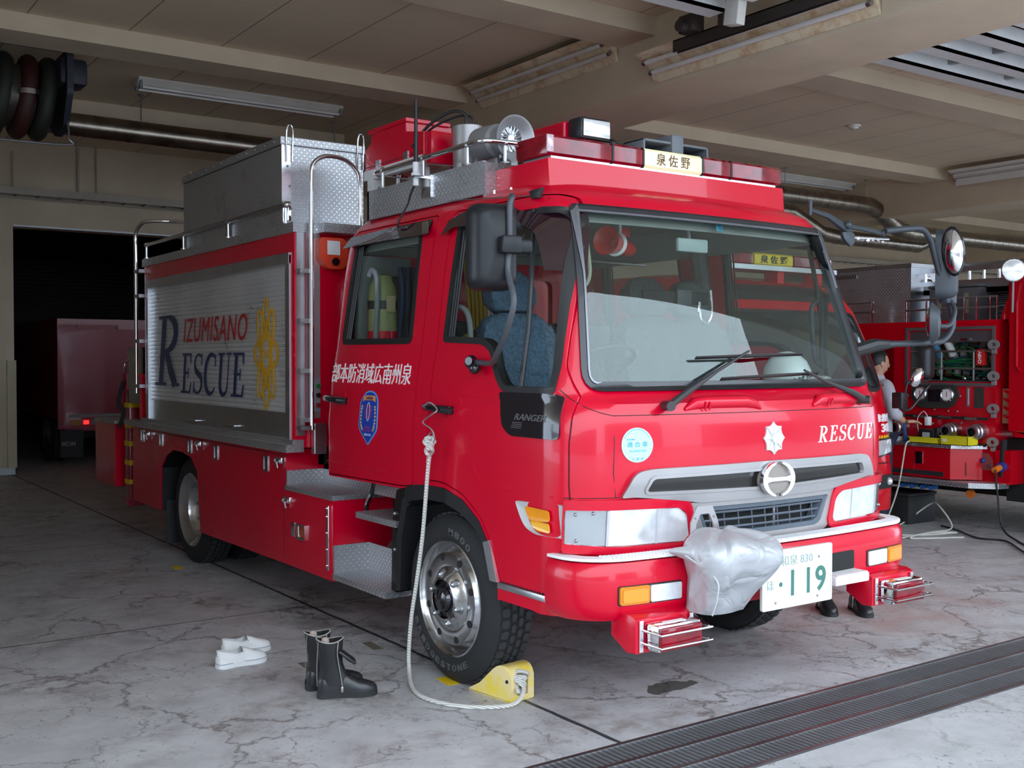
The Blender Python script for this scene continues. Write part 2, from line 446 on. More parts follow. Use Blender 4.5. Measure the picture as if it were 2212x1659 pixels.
# ------------------------------------------------------------------ the building
def floormat(inside):
    m, nt, b, o = newmat('worn_concrete' if inside else 'forecourt_concrete'); v = objvec(nt); x, y, z = xyz(nt, v)
    big = noise(nt, v, .7, 5, .6); mid = noise(nt, v, 4, 6, .65); fine = noise(nt, v, 30, 5, .7)
    c = mixc(nt, mid.ramp(.35, .68), (.40, .39, .395, 1) if inside else (.40, .40, .405, 1), (.53, .52, .525, 1) if inside else (.54, .54, .545, 1))
    # brown grime patches, mostly inside
    gr = (noise(nt, v, 1.5, 6, .68, .4).ramp(.50, .68) * noise(nt, v, 9, 5, .7).ramp(.38, .6))
    c = mixc(nt, gr * (.9 if inside else .22), c, (.20, .155, .135, 1))
    if inside:
        # faded red-brown patch in front of the left front wheel
        dx = (x - 6.1) / 1.05; dy = (y - 4.45) / .55; d = dx * dx + dy * dy
        c = mixc(nt, d.ramp(.1, 1.5, 1, 0) * noise(nt, v, 3, 5, .6).ramp(.36, .6) * .55, c, (.42, .22, .18, 1))
    # cracks
    wn = nt.nodes.new('ShaderNodeTexNoise'); nt.links.new(v, wn.inputs['Vector']); wn.inputs['Scale'].default_value = 3.5; wn.inputs['Detail'].default_value = 6; wn.inputs['Roughness'].default_value = .65
    ad = nt.nodes.new('ShaderNodeVectorMath'); ad.operation = 'MULTIPLY_ADD'; nt.links.new(wn.outputs['Color'], ad.inputs[0]); ad.inputs[1].default_value = (.42,) * 3; nt.links.new(v, ad.inputs[2])
    h = None
    for sc, wd, am, thr in ((1.15, .017, .75, .40), (2.6, .018, .65, .45), (5.5, .02, .4, .50)):
        vo = nt.nodes.new('ShaderNodeTexVoronoi'); vo.feature = 'DISTANCE_TO_EDGE'; nt.links.new(ad.outputs[0], vo.inputs['Vector']); vo.inputs['Scale'].default_value = sc
        k = X(nt, vo.outputs[0]).ramp(wd * .25, wd * 1.3, 1, 0) * noise(nt, v, 1.1 + sc * .3, 3).ramp(thr, thr + .12) * noise(nt, v, 22, 3).ramp(.3, .55, .35, 1)
        k = k * (am if inside else am * .55)
        c = mixc(nt, k, c, (.12, .098, .088, 1)); h = k if h is None else h.max(k)
    c = mixc(nt, noise(nt, v, 34, 3, .6).ramp(.60, .66) * noise(nt, v, 2.2, 4).ramp(.45, .6) * .6, c, (.07, .06, .055, 1))
    if inside:
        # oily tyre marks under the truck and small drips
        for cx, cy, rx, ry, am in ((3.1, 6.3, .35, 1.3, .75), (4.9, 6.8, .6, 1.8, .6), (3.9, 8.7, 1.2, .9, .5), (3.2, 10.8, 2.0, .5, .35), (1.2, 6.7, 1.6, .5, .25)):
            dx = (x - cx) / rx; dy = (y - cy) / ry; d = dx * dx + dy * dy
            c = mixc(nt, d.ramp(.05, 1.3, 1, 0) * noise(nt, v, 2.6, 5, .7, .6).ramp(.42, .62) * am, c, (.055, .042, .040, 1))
        dx = (x - 3.78) / .17 + noise(nt, v, 9, 3) * 1.2 - .6; dy = (y - 4.03) / .085 + noise(nt, v, 7, 3) * 1.2 - .6; d = dx * dx + dy * dy
        c = mixc(nt, (d < .85) * .85, c, (.06, .055, .045, 1))
        # straight joints
        jx = ((x - 3.055 + (noise(nt, v, 5, 2) * .02 - .01)).abs() < .013)
        j = jx.max(((x - 10.0).abs() < .012))
        for jy in (10.06, 13.4, 6.75): j = j.max(((y - jy + (noise(nt, v, 3, 2) * .03 - .015)).abs() < .007))
        c = mixc(nt, j * .92, c, (.02, .02, .022, 1)); h = h.max(j)
    nt.links.new(c, b.inputs['Base Color']); nt.links.new(big.ramp(.3, .7, .42, .62).s, b.inputs['Roughness'])
    b.inputs['Specular IOR Level'].default_value = .4
    bump(nt, b, (h * -1. + fine * .12), .25, .004); return m
def gridmat(name, col, line, sx_, sy_, wx=.006, wy=.003, ox=0., oy=0., rough=.8, faint=.25):
    m, nt, b, o = newmat(name); v = objvec(nt); x, y, z = xyz(nt, v)
    lx = (((x - ox) / sx_).fract() - .5).abs() > (.5 - wx / sx_); ly = (((y - oy) / sy_).fract() - .5).abs() > (.5 - wy / sy_)
    n = noise(nt, v, 1.2, 4); c = mixc(nt, n.ramp(.3, .7), tuple(k * .92 for k in col) + (1,), (*col, 1))
    c = mixc(nt, lx * .8, c, (*line, 1)); c = mixc(nt, ly * faint, c, (*line, 1))
    nt.links.new(c, b.inputs['Base Color']); b.inputs['Roughness'].default_value = rough
    bump(nt, b, (lx.max(ly)) * -1. + noise(nt, v, 220, 2) * .15, .3, .004); return m
CONC = simple('beige_painted_concrete', (.74, .61, .45), .85, var=.06, vs=1.5, bmp=.35, bs=90)
CONCG = simple('greyer_wall_paint', (.56, .50, .42), .85, var=.08, vs=1.2, bmp=.2, bs=60)
CEIL = gridmat('ceiling_boards', (.80, .66, .49), (.12, .09, .07), .91, .91, .006, .004, .28, .2)
RUST = (lambda: (lambda m, nt, b, o: (nt.links.new(mixc(nt, noise(nt, objvec(nt), 5, 6, .7).ramp(.44, .70), (.84, .70, .50, 1), (.50, .22, .05, 1)), b.inputs['Base Color']), m)[1])(*newmat('rust_stained_white_enamel')))()
ENAM = simple('white_enamel', (.80, .76, .70), .4)
TUBEM = simple('fluorescent_tube_glass', (.84, .80, .78), .25, 0, .3)
DUCT = simple('galvanised_duct', (.42, .37, .31), .30, 1, var=.15, vs=5)
def sbox(name, a, b, mat): return struct(MB().box(a, b).build(name, mat, smooth=0))
sbox('floor', (-12, 3.56, -.25), (36, 36, 0), floormat(True))
sbox('floor', (-40, -45, -.25), (60, 3.02, 0), floormat(False))
sbox('floor', (-12, 3.02, -.25), (36, 3.56, -.07), VOID)
# interior ceiling with its beams
sbox('ceiling', (-12, 3.6, 4.8), (36, 16.9, 5.0), CEIL)
n = 0
def beam(a, b):
    global n; n += 1
    sbox('trim_%d' % n, a, b, CONC)
for x0, x1 in ((-2.2, -1.3), (6.85, 7.75), (16.3, 17.2), (25.7, 26.6)): beam((x0, 3.6, 4.15), (x1, 16.9, 4.8))
for y0, y1 in ((7.5, 8.0), (10.72, 11.2), (13.9, 14.4)):
    for x0, x1 in ((-1.3, 6.85), (7.75, 16.3), (17.2, 25.7)): beam((x0, y0, 4.63), (x1, y1, 4.8))
beam((-12, 3.2, 4.6), (36, 3.6, 5.6))                       # lintel over the door openings
sbox('ceiling', (-12, -.55, 5.0), (36, 3.2, 5.25), CONCG)       # unseen eaves, added to darken the upper windscreen reflection
# unseen blocks added across the street to darken reflections in paintwork and glass
sbox('added_wall_opposite', (-60, -34, 0), (-6, -30, 7), simple('added_facade', (.22, .20, .19), .8))
sbox('added_wall_opposite', (2, -38, 0), (22, -34, 10), simple('added_facade_pale', (.34, .32, .30), .8))
sbox('added_wall_opposite', (26, -30, 0), (70, -26, 6), simple('added_facade'  , (.22, .20, .19)))
sbox('added_wall_opposite', (-46, -30, 0), (-42, 20, 7), simple('added_facade_pale', (.34, .32, .30)))
sbox('added_wall_opposite', (30.5, -16, 0), (50, -11, 22), simple('added_facade', (.22, .20, .19)))  # tall block, added for the diagonal cut in the windscreen reflection
# walls
sbox('unseen_wall_left', (.10, 6.5, 0), (.30, 16.9, 4.8), CONCG)  # out of view; set close in to darken the floor at left
sbox('unseen_wall_front', (-12, 3.2, 0), (.30, 3.6, 4.6), CONCG)  # out of view; added to block sky light from the left
sbox('wall_right', (35.8, 3.6, 0), (36, 36, 4.8), CONCG)
sbox('wall_back', (-2.0, 16.9, 0), (3.1, 17.3, 3.57), CONC)
sbox('wall_back', (-12, 16.9, 3.57), (35.8, 17.3, 5.0), CONC)
sbox('wall_back', (7.3, 16.9, 0), (35.8, 17.3, 3.57), CONC)
sbox('baseboard_back', (-2.0, 16.885, 0), (3.1, 16.9, .10), STEEL)
sbox('trim_20', (3.0, 16.86, .10), (3.12, 16.9, 1.64), simple('cream_guard', (.62, .55, .38), .6))
sbox('trim_21', (3.1, 16.88, 3.555), (7.3, 16.93, 3.58), STEEL)
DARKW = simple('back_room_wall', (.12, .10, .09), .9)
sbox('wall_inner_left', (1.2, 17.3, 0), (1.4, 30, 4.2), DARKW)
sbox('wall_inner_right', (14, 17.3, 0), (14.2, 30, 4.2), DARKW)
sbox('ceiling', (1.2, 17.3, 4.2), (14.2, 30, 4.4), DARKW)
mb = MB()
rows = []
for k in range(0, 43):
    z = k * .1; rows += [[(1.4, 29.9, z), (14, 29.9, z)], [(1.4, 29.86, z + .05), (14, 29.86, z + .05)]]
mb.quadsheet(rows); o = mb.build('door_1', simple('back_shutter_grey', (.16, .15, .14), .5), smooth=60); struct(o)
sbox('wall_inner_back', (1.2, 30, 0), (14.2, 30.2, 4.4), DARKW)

# drain grate across the doorway
g = thing('drain_grate', 'long dark steel drain grate set in the floor across the doorway', 'drain grate', (2, 3.29, 0))
mb = MB()
for y in (-.25, -.09, .08, .25): mb.box((-7, y - .012, -.035), (16, y + .012, .003))
mb.build('frame', STEEL, g, smooth=0)
for y0, y1 in ((-.238, -.102), (-.078, .068), (.092, .238)):
    mb = MB(); x = -2.0
    while x < 12:
        mb.box((x, y0, -.028), (x + .014, y1, -.001)); x += .031
    mb.build('grate_bars', simple('grate_steel', (.22, .22, .23), .5, .5), g, smooth=0)['kind'] = 'stuff'

# yellow parking marks and dull old ones
def mark(name, cx, cy, L, W, a, mat, label, grp=None):
    o = MB().box((-L / 2, -W / 2, 0), (L / 2, W / 2, .002)).build(name, mat, smooth=0); o.location = (cx, cy, .001); o.rotation_euler.z = a
    return tag(o, label, 'floor marking', grp)
mark('floor_mark', 2.915, 4.745, .065, .14, rad(-5), YELLOW, 'bright yellow tape mark on floor beside the front wheel')
mark('floor_mark', 2.755, 8.57, .065, .13, rad(-5), YELLOW, 'bright yellow tape mark on floor beside the rear wheel')
OLDT = simple('worn_tape', (.16, .14, .10), .6)
mark('floor_mark', 2.92, 5.58, .055, .18, rad(-5), OLDT, 'worn brown tape mark on floor between boots and wheel')
mark('floor_mark', 2.44, 5.43, .05, .12, rad(-5), OLDT, 'worn dark tape mark on floor behind the black boots')

# ------------------------------------------------------------------ lamps
def beam_lamp(x, y0, y1, z, rust, label):
    t = thing('fluorescent_lamp', label, 'ceiling light', (x, (y0 + y1) / 2, z), 0, 'fluorescent lamps on the beams')
    L = (y1 - y0) / 2; a = rad(42); M = Matrix.Rotation(a, 4, 'Y')
    prof = [(-.17, -.035), (-.165, -.04), (-.05, .0), (.05, .0), (.165, -.04), (.17, -.035), (.06, .06), (-.06, .06)]
    MB().prism([(p[0], p[1]) for p in prof], 'y', -L, L, M=M).build('reflector', RUST if rust else ENAM, t, smooth=0)
    for dx in (-.055, .055):
        mb = MB(); mb.tube([M @ Vector((dx, -L + .06, -.035)), M @ Vector((dx, L - .06, -.035))], .021, 10); mb.build('tube', TUBEM, t)
        for s in (-1, 1):
            MB().box((dx - .016, s * (L - .04) - .02, -.055), (dx + .016, s * (L - .04) + .02, 0), .004, M=M).build('lamp_holder', STEEL, t)
    return t
beam_lamp(6.74, 5.06, 7.5, 4.33, True, 'rust-stained twin-tube lamp on the long beam above the truck cab')
beam_lamp(6.74, 8.02, 10.4, 4.64, True, 'twin-tube lamp on the long beam between the two cross beams')
beam_lamp(16.1, 8.1, 10.5, 4.64, False, 'cream twin-tube lamp at right edge by the far long beam')
def ceiling_lamp(x, y, L, label):
    t = thing('fluorescent_fixture', label, 'ceiling light', (x, y, 4.799), 0, 'white twin-tube ceiling fixtures')
    MB().prism([(-.11, -.02), (-.03, -.09), (.03, -.09), (.11, -.02), (.11, 0), (-.11, 0)], 'x', -L / 2, L / 2).build('body', ENAM, t, smooth=0)
    for dy in (-.075, .075):
        MB().tube([(-L / 2 + .05, dy, -.105), (L / 2 - .05, dy, -.105)], .017, 10).build('tube', TUBEM, t)
        for s in (-1, 1): MB().box((s * (L / 2 - .03) - .015, dy - .02, -.125), (s * (L / 2 - .03) + .015, dy + .02, -.02), .004).build('lamp_holder', GREYP, t)
ceiling_lamp(4.82, 12.45, 2.5, 'white twin-tube fixture on the ceiling above the truck box at left')
ceiling_lamp(14.7, 12.55, 2.9, 'white twin-tube fixture on the ceiling beyond the light bar')

# ------------------------------------------------------------------ ducts, rods, tray
def duct(name, pts, r, label, step=.19):
    t = thing(name, label, 'duct', (0, 0, 0), 0, 'exhaust ducts under the ceiling')
    mb = MB(); mb.tube(pts, r, 20)
    for a, b in zip(pts[:-1], pts[1:]):
        a = Vector(a); b = Vector(b); L = (b - a).length; k = 0.; d = (b - a).normalized()
        while k < L:
            p = a + d * k; mb.tube([p - d * .006, p + d * .006], r * 1.02, 20); k += step
    mb.build('pipe', DUCT, t); return t
duct('round_duct', [(1.6, 13.2, 4.36), (7.2, 13.2, 4.33), (7.45, 13.2, 4.25), (8.1, 13.2, 3.95), (8.4, 13.2, 3.9), (11, 13.2, 3.9)], .13, 'long round silver duct under the ceiling left of the truck')
duct('round_duct', [(8.6, 12.1, 4.36), (16.1, 12.1, 4.36), (16.35, 12.1, 4.28), (16.9, 12.1, 4.0), (17.2, 12.1, 3.95), (27, 12.1, 3.95)], .14, 'bent round duct under the ceiling above the far mirror')
duct('round_duct', [(9, 12.6, 4.25), (14.6, 12.6, 4.2), (15.4, 12.6, 3.88), (15.8, 12.6, 3.84), (18.2, 12.6, 3.82), (18.8, 12.6, 4.05), (24, 12.6, 4.1)], .13, 'lower bent duct passing behind the mirror arm')
def rod(x, y, z0, z1, label):
    t = thing('hanger_rod', label, 'rod', (x, y, z0), 0, 'duct hanger rods')
    MB().tube([(0, 0, 0), (0, 0, z1 - z0)], .008, 6).build('shaft', STEEL, t)
    MB().lathe([(0, z1 - z0 - .02), (.035, z1 - z0 - .02), (.035, z1 - z0), (0, z1 - z0)], n=12).build('flange', STEEL, t)
for x, y, z, w_ in ((3.84, 13.2, 4.49, 'above the left duct beside the long fixture'), (6.36, 13.2, 4.47, 'above the left duct over the truck box'), (13.9, 12.1, 4.5, 'above the right duct beyond the light bar'), (16.0, 12.1, 4.5, 'above the bend of the right duct')):
    rod(x, y, z, 4.8, 'thin steel hanger rod ' + w_)
t = thing('cable_tray', 'long steel ladder cable tray along the back wall', 'cable tray', (0, 16.62, 4.0))
mb = MB()
for y in (-.22, .22): mb.box((-2, y - .01, -.05), (35, y + .01, .05))
mb.build('side_rails', CONCG, t, smooth=0)
mb = MB(); x = -2
while x < 35: mb.box((x, -.21, -.03), (x + .03, .21, -.01)); x += .3
mb.build('rungs', STEEL, t, smooth=0)['kind'] = 'stuff'
for x in (3.1, 3.99, 4.25):
    o = MB().tube([(0, 0, 0), (0, 0, .78 if x > 3.5 else .6)], .012 if x != 3.99 else .02, 8).build('conduit', CONCG); o.location = (x, 16.87, 4.02)
    tag(o, {3.1: 'thin conduit on the back wall nearest the pillar', 3.99: 'thick painted conduit on the back wall above the tray', 4.25: 'thin painted conduit on the back wall right of the thick one'}[x], 'conduit', 'conduits on the back wall')
t = thing('smoke_detector', 'small round smoke detector on the ceiling boards', 'smoke detector', (12.17, 9.41, 4.8))
MB().lathe([(0, -.05), (.05, -.05), (.06, -.025), (.085, -.02), (.09, 0), (0, 0)], n=20).build('body', ENAM, t)
MB().lathe([(.0, -.065), (.02, -.062), (.022, -.05), (0, -.05)], n=12).build('sensor', STEEL, t)

# stored sectional doors on both sides of the long beam
def door_stack(x0, x1, label, y1=6.25, nn=5):
    t = thing('overhead_door', label, 'overhead door', ((x0 + x1) / 2, 5.2, 4.3), 0, 'folded overhead doors'); L = (x1 - x0) / 2
    for k in range(nn):
        y = y1 - 5.2 - k * .45
        mb = MB(); mb.box((-L, y - .17, .06), (L, y, .085)); mb.box((-L, y - .17, .06), (L, y - .15, .20)); mb.box((-L, y - .02, .085), (L, y, .30)); mb.build('door_panel', WHITE, t, smooth=0)
        mb = MB(); x = -L + .3
        while x < L: mb.box((x, y - .42, .14), (x + .05, y - .02, .19)); x += .95
        mb.build('hinge_bracket', STEEL, t, smooth=0)
    MB().box((-L, -1.4, .24), (L, 1.05, .27)).build('top_sheet', simple('door_back_grey', (.26, .25, .25), .6), t, smooth=0)
    return t
t = door_stack(8.05, 16.0, 'white folded overhead door stored right of the long beam', 6.3)
t = door_stack(-1.0, 6.25, 'white folded overhead door stored left of the long beam', 6.22)
t = thing('door_track', 'dark steel door track with roller bracket under the ceiling by the rusty lamp', 'door track', (6.48, 5.4, 4.3))
mb = MB(); mb.box((-.03, -1.6, -.04), (-.02, 1.45, .06)); mb.box((.02, -1.6, -.04), (.03, 1.45, .06)); mb.box((-.03, -1.6, .05), (.03, 1.45, .06)); mb.build('rail', simple('dark_track', (.07, .055, .05), .5, .5), t, smooth=0)
mb = MB(); mb.box((-.16, .75, .0), (.02, .80, .3)); mb.box((-.14, 1.1, .05), (.0, 1.28, .2), .02); mb.cyl((-.2, 1.2, .1), (-.02, 1.2, .1), .05); mb.build('bracket', simple('dark_track', (.07, .055, .05)), t)
MB().box((-.33, .42, -.16), (-.24, .56, .10), .005, M=Matrix.Rotation(rad(8), 4, 'X')).build('bright_plate', ENAM, t)

# hose reel hanging at upper left
t = thing('hose_reel', 'large dark exhaust hose reel hanging at the upper left corner', 'hose reel', (2.0, 11.9, 4.3))
Mx = Matrix.Rotation(PI / 2, 4, 'Y')
DRUM = simple('dark_drum', (.07, .06, .05), .4, .5); HOSER = simple('dark_red_hose', (.045, .006, .005), .6); HOSEG = simple('dark_green_hose', (.018, .020, .014), .6)
MB().lathe([(0, -.9), (.31, -.9), (.33, -.1), (.31, .35), (.0, .35)], M=Mx, n=28).build('drum', DRUM, t)
def coil(x, r, R0, mat, name):
    pts = [(x + .05 * math.sin(a), -R0 * math.cos(a) * .8, R0 * math.sin(a)) for a in [k * 2 * PI / 40 for k in range(40)]]
    MB().tube(pts, [r * (1 + .06 * (k % 2)) for k in range(40)], 12, closed=True).build(name, mat, t)
coil(.28, .085, .34, HOSER, 'red_hose'); coil(.47, .085, .34, HOSEG, 'green_hose'); coil(.05, .085, .34, HOSEG, 'green_hose')
NAVB = simple('dark_navy_bracket', (.022, .024, .04), .5)
MB().prism(rnd([(-.5, .42), (.3, .42), (.34, .1), (.40, -.04), (.36, -.14), (.2, -.28), (.02, -.36), (-.3, -.3), (-.5, 0)], .04), 'x', .60, .66).build('side_plate', NAVB, t)
MB().box((.55, -.42, .1), (.82, -.1, .36), .04).build('motor_cover', NAVB, t)
MB().tube([(-.9, -.3, .46), (.6, -.3, .46)], .03, 8).build('hanger_bar', STEEL, t)
MB().tube(bez([(.64, -.3, -.2), (.64, -.35, -.42), (.55, -.35, -.5), (-.9, -.3, -.5)], 6), .012, 8).build('guard_rail', STEEL, t)
MB().lathe([(0, -.02), (.105, -.02), (.105, .03), (0, .03)], M=Matrix.Translation((.28, -.30, -.02)), n=16).build('hose_clamp', ALU, t)
# ------------------------------------------------------------------ surface of the rescue truck's cab: u across, v back from the nose, z up
SEC = [(.40, 1.12, .10, .11, .22), (.80, 1.12, .09, .11, .22), (.95, 1.12, .08, .11, .23), (1.10, 1.12, .06, .11, .24), (1.28, 1.12, .06, .11, .24), (1.40, 1.11, .07, .11, .24), (1.455, 1.10, .09, .11, .24), (1.49, 1.10, .15, .09, .2), (1.53, 1.095, .20, .06, .16), (1.74, 1.06, .26, .06, .16), (2.10, 1.015, .365, .06, .17), (2.37, .975, .45, .06, .18), (2.44, .945, .50, .07, .2), (2.49, .90, .60, .08, .22), (2.525, .82, .72, .08, .25), (2.55, .68, .90, .05, .3), (2.56, .50, 1.1, .05, .3)]
def interp(x, xs, ys):
    if x <= xs[0]: return ys[0]
    for i in range(len(xs) - 1):
        if x <= xs[i + 1]: return ys[i] + (ys[i + 1] - ys[i]) * (x - xs[i]) / (xs[i + 1] - xs[i])
    return ys[-1]
SZ = [s[0] for s in SEC]
def par(z): return [interp(z, SZ, [s[i] for s in SEC]) for i in range(1, 5)]
def front_v(u, z, P=None):
    hw, vc, cv, r = P or par(z); u = min(abs(u), hw); ue = hw - r; v = vc + cv * min(u, ue) ** 2
    if u > ue:
        t = min((u - ue) / r, 1); v += r * (1 - math.sqrt(max(0, 1 - t * t))) + 2 * cv * ue * (u - ue) * (1 - t)
    return v
def rear_v(z): return interp(z, [0, 2.2, 2.42, 2.50, 2.56], [2.64, 2.64, 2.62, 2.56, 2.40])
def ring(z, off=0.):
    hw, vc, cv, r = par(z); P = (hw - off, vc + off, cv, max(.05, r - off * .5)); hw = P[0]; r = P[3]; ue = hw - r; rv = rear_v(z) - off; rr = max(.03, .09 - off)
    h = [(ue * k / 8, front_v(ue * k / 8, z, P)) for k in range(9)]
    h += [(ue + r * math.sin(PI / 2 * k / 8), front_v(ue + r * math.sin(PI / 2 * k / 8), z, P)) for k in range(1, 9)]
    v1 = h[-1][1]; v2 = rv - rr
    h += [(hw, v1 + (v2 - v1) * k / 6) for k in range(1, 7)]
    h += [(hw - rr + rr * math.cos(PI / 2 * k / 4), v2 + rr * math.sin(PI / 2 * k / 4)) for k in range(1, 5)]
    h += [(0, rv)]
    return [Vector((p[0], p[1], z)) for p in h] + [Vector((-p[0], p[1], z)) for p in h[-2:0:-1]]
def mside(sgn=-1):
    def f(a, z, w):   # a = -v on the near side so that lettering reads forwards
        return Vector((sgn * (par(z)[0] + w), -a if sgn < 0 else a, z))
    return f
def side_pt(v, z, w, sg):
    P = par(z); hw, r = P[0], P[3]; a, b = hw - r, hw
    if v >= front_v(hw, z, P): return Vector((sg * (hw + w), v, z))
    for _ in range(22):
        m = (a + b) / 2
        if front_v(m, z, P) < v: a = m
        else: b = m
    t = min(1, max(0, (a - (hw - r)) / r)); return Vector((sg * (a + w * t), v - w * math.sqrt(1 - t * t), z))
NS = lambda v, z, w: side_pt(v, z, w, -1)       # near side
FS = lambda v, z, w: side_pt(v, z, w, 1)        # far side
FR = lambda u, z, w: Vector((u * (1 + w * .6), front_v(u, z) - w, z)) # front
NT = lambda a, z, w: NS(-a, z, w)
ZC = [1.3, 1.40, 1.455, 1.49, 1.53, 1.64, 1.74, 1.9, 2.0, 2.10, 2.25, 2.37, 2.44]
FC = ([k * .06 for k in range(-18, 19)], [.95, 1.02, 1.10, 1.2, 1.28, 1.34, 1.40, 1.455, 1.49, 1.53, 1.74, 1.92, 2.10, 2.24, 2.37, 2.44])
SC = ([.26, .29, .32, .35, .38, .41, .44, .48, .52, .56, .60], ZC)

T = thing('fire_truck', 'bright red rescue fire truck in the middle with silver shutter and light bar', 'fire truck', (4.0, 3.5, 0))

def shell(z0, z1, off, name):
    mb = MB(); zs = [z0] + [z for z in sorted(SZ + [1.18, 1.34, 1.43, 1.47, 1.51, 1.63, 1.85, 1.97, 2.2, 2.3, 2.41, 2.465, 2.51, 2.54]) if z0 < z < z1] + [z1]
    V = mb.quadsheet([ring(z, off) for z in zs], close=True)
    mb.bm.faces.new(V[0][::-1]); mb.bm.faces.new(V[-1])
    return mb.build(name, RED, None, smooth=0)
def cutter(poly, axis, a, b):
    q = []
    for p in poly:
        if not q or math.hypot(p[0] - q[-1][0], p[1] - q[-1][1]) > .0015: q.append(p)
    if math.hypot(q[0][0] - q[-1][0], q[0][1] - q[-1][1]) < .0015: q.pop()
    fm = {'x': lambda p, r, w: Vector((w, p, r)), 'y': lambda p, r, w: Vector((p, w, r))}[axis]
    return MB().poly2(q, (), fm, a, b).build('cut', RED, None, smooth=0)
cab = shell(.52, 2.56, 0, 'cab')
boolean(cab, [shell(1.02, 2.50, .05, 'inner')])
FW = [(1.325, 1.745), (.946, 1.73), (.868, 1.689), (.824, 1.60), (.732, 1.50), (.345, 1.50), (.345, 1.62), (.449, 2.297), (.50, 2.36), (1.30, 2.37)]
FWr = rnd(FW, [.03, .05, .03, .05, .06, .03, .03, .10, .10, .06])
RW = rnd([(2.50, 1.745), (1.655, 1.74), (1.672, 2.33), (1.70, 2.37), (2.40, 2.37), (2.47, 2.34)], [.05, .05, .03, .03, .04, .05])
WSP = rnd([(-.99, 1.515), (.99, 1.515), (.915, 2.0), (.872, 2.37), (.84, 2.375), (.5, 2.375), (-.5, 2.375), (-.84, 2.375), (-.872, 2.37), (-.915, 2.0)], [.10, .10, .05, .04, .03, 0, 0, .03, .04, .05])
REARW = rrect(-.6, 1.75, .6, 2.2, .06)
arch = [(.735, .3), (.738, .617), (.805, .762), (.897, .872), (1.043, .958), (1.219, 1.0), (1.40, 1.0), (1.55, .985), (1.66, .955), (2.7, .945), (2.7, .3)]
cuts = [cutter(WSP, 'y', -.3, .75), cutter(FWr, 'x', -1.4, 1.4), cutter(RW, 'x', -1.4, 1.4), cutter(arch, 'x', -1.4, 1.4), cutter(REARW, 'y', 2.4, 2.9),
        cutter([(-.3, .3), (-.3, .785), (.235, .785), (.325, .765), (.325, .3)], 'x', -1.4, 1.4),
        cutter(rrect(-.50, .83, .50, .99, .03), 'y', -.3, .5)]
boolean(cab, cuts)
FD = rnd([(1.385, 2.425), (1.385, 1.03), (1.23, 1.03), (1.05, .99), (.89, .90), (.79, .78), (.705, .60), (.335, .60), (.335, .775), (.255, .84), (.255, 1.47), (.33, 1.62), (.42, 2.2), (.47, 2.36), (.55, 2.425)], [.04, .03, .05, .05, .05, .05, .02, .02, .02, .03, .03, .03, .05, .06, .06])
RD = rnd([(1.545, 2.425), (1.545, .985), (1.66, .972), (2.575, .962), (2.60, 1.0), (2.60, 1.9), (2.565, 2.37), (2.50, 2.425)], [.03, .03, .02, .04, .03, .05, .05, .05])
doors = []
for nm, poly in (('front_door', FD), ('rear_door', RD)):
    d = cab.copy(); d.data = cab.data.copy(); d.name = nm; COL.objects.link(d)
    boolean(d, [cutter(poly, 'x', -1.3, -.82)], 'INTERSECT'); d.name = nm; doors.append(d)
boolean(cab, [cutter(inset(p, -.006), 'x', -1.3, -.80) for p in (FD, RD)])
for o in [cab] + doors:
    smooth_angle(o, 28); o.parent = T
cab.name = 'cab'; fdoor, rdoor = doors
INNER = MB()
# black backing behind the door gaps, thin and just under the paint
mb = MB()
for p in (FD, RD): mb.poly2(inset(p, -.02), [inset(p, .02)], NS, -.05, -.03, SC)
mb.build('door_seal', SEAL, T)

# wheel arch liner and black lip
pa = [(.745, .60), (.808, .755), (.90, .865), (1.045, .950), (1.219, .992), (1.40, .992), (1.55, .975), (1.68, .90), (1.74, .70), (1.76, .38)]
for sg in (-1, 1):
    mb = MB()
    rows = [[Vector((sg * 1.105, a, b)) for a, b in pa], [Vector((sg * 1.10, 1.235 + (a - 1.235) * .92, .43 + (b - .43) * .90)) for a, b in pa], [Vector((sg * .70, 1.235 + (a - 1.235) * .92, .43 + (b - .43) * .90)) for a, b in pa]]
    mb.quadsheet(rows)
    mb.build('wheel_arch_liner', BLACKP, T)
mb = MB(); outer = [(.738, .612), (.805, .762), (.897, .872), (1.043, .958), (1.219, .998), (1.40, 1.0), (1.55, .985), (1.62, .96), (1.63, .93)]
inn = [(.78, .60), (.84, .735), (.93, .83), (1.06, .89), (1.219, .925), (1.40, .925), (1.55, .90), (1.60, .88)]
mb.poly2(outer[1:] + inn[::-1][:-1], (), NS, -.05, .004, SC)
mb.build('wheel_arch_lip', BLACKP, T)
MB().poly2([(.735, .60), (.795, .60), (.855, .775), (.805, .79)], (), NS, -.02, .008).build('arch_corner_trim', ALUB, T, smooth=0)
for sg, nm in ((-1, 'near'), (1, 'far')):
    mb = MB(); mb.prism([(1.66, .90), (1.72, .96), (1.80, .93), (1.84, .75), (1.86, .36), (1.80, .36), (1.76, .62)], 'x', sg * 1.08, sg * .66, .008); mb.build('mudguard', BLACKG, T)
mb = MB()
for p in ((1.80, .6), (1.80, .8)): mb.ball((-1.085, p[0], p[1]), .012)
mb.build('mudguard_bolts', STEEL, T)

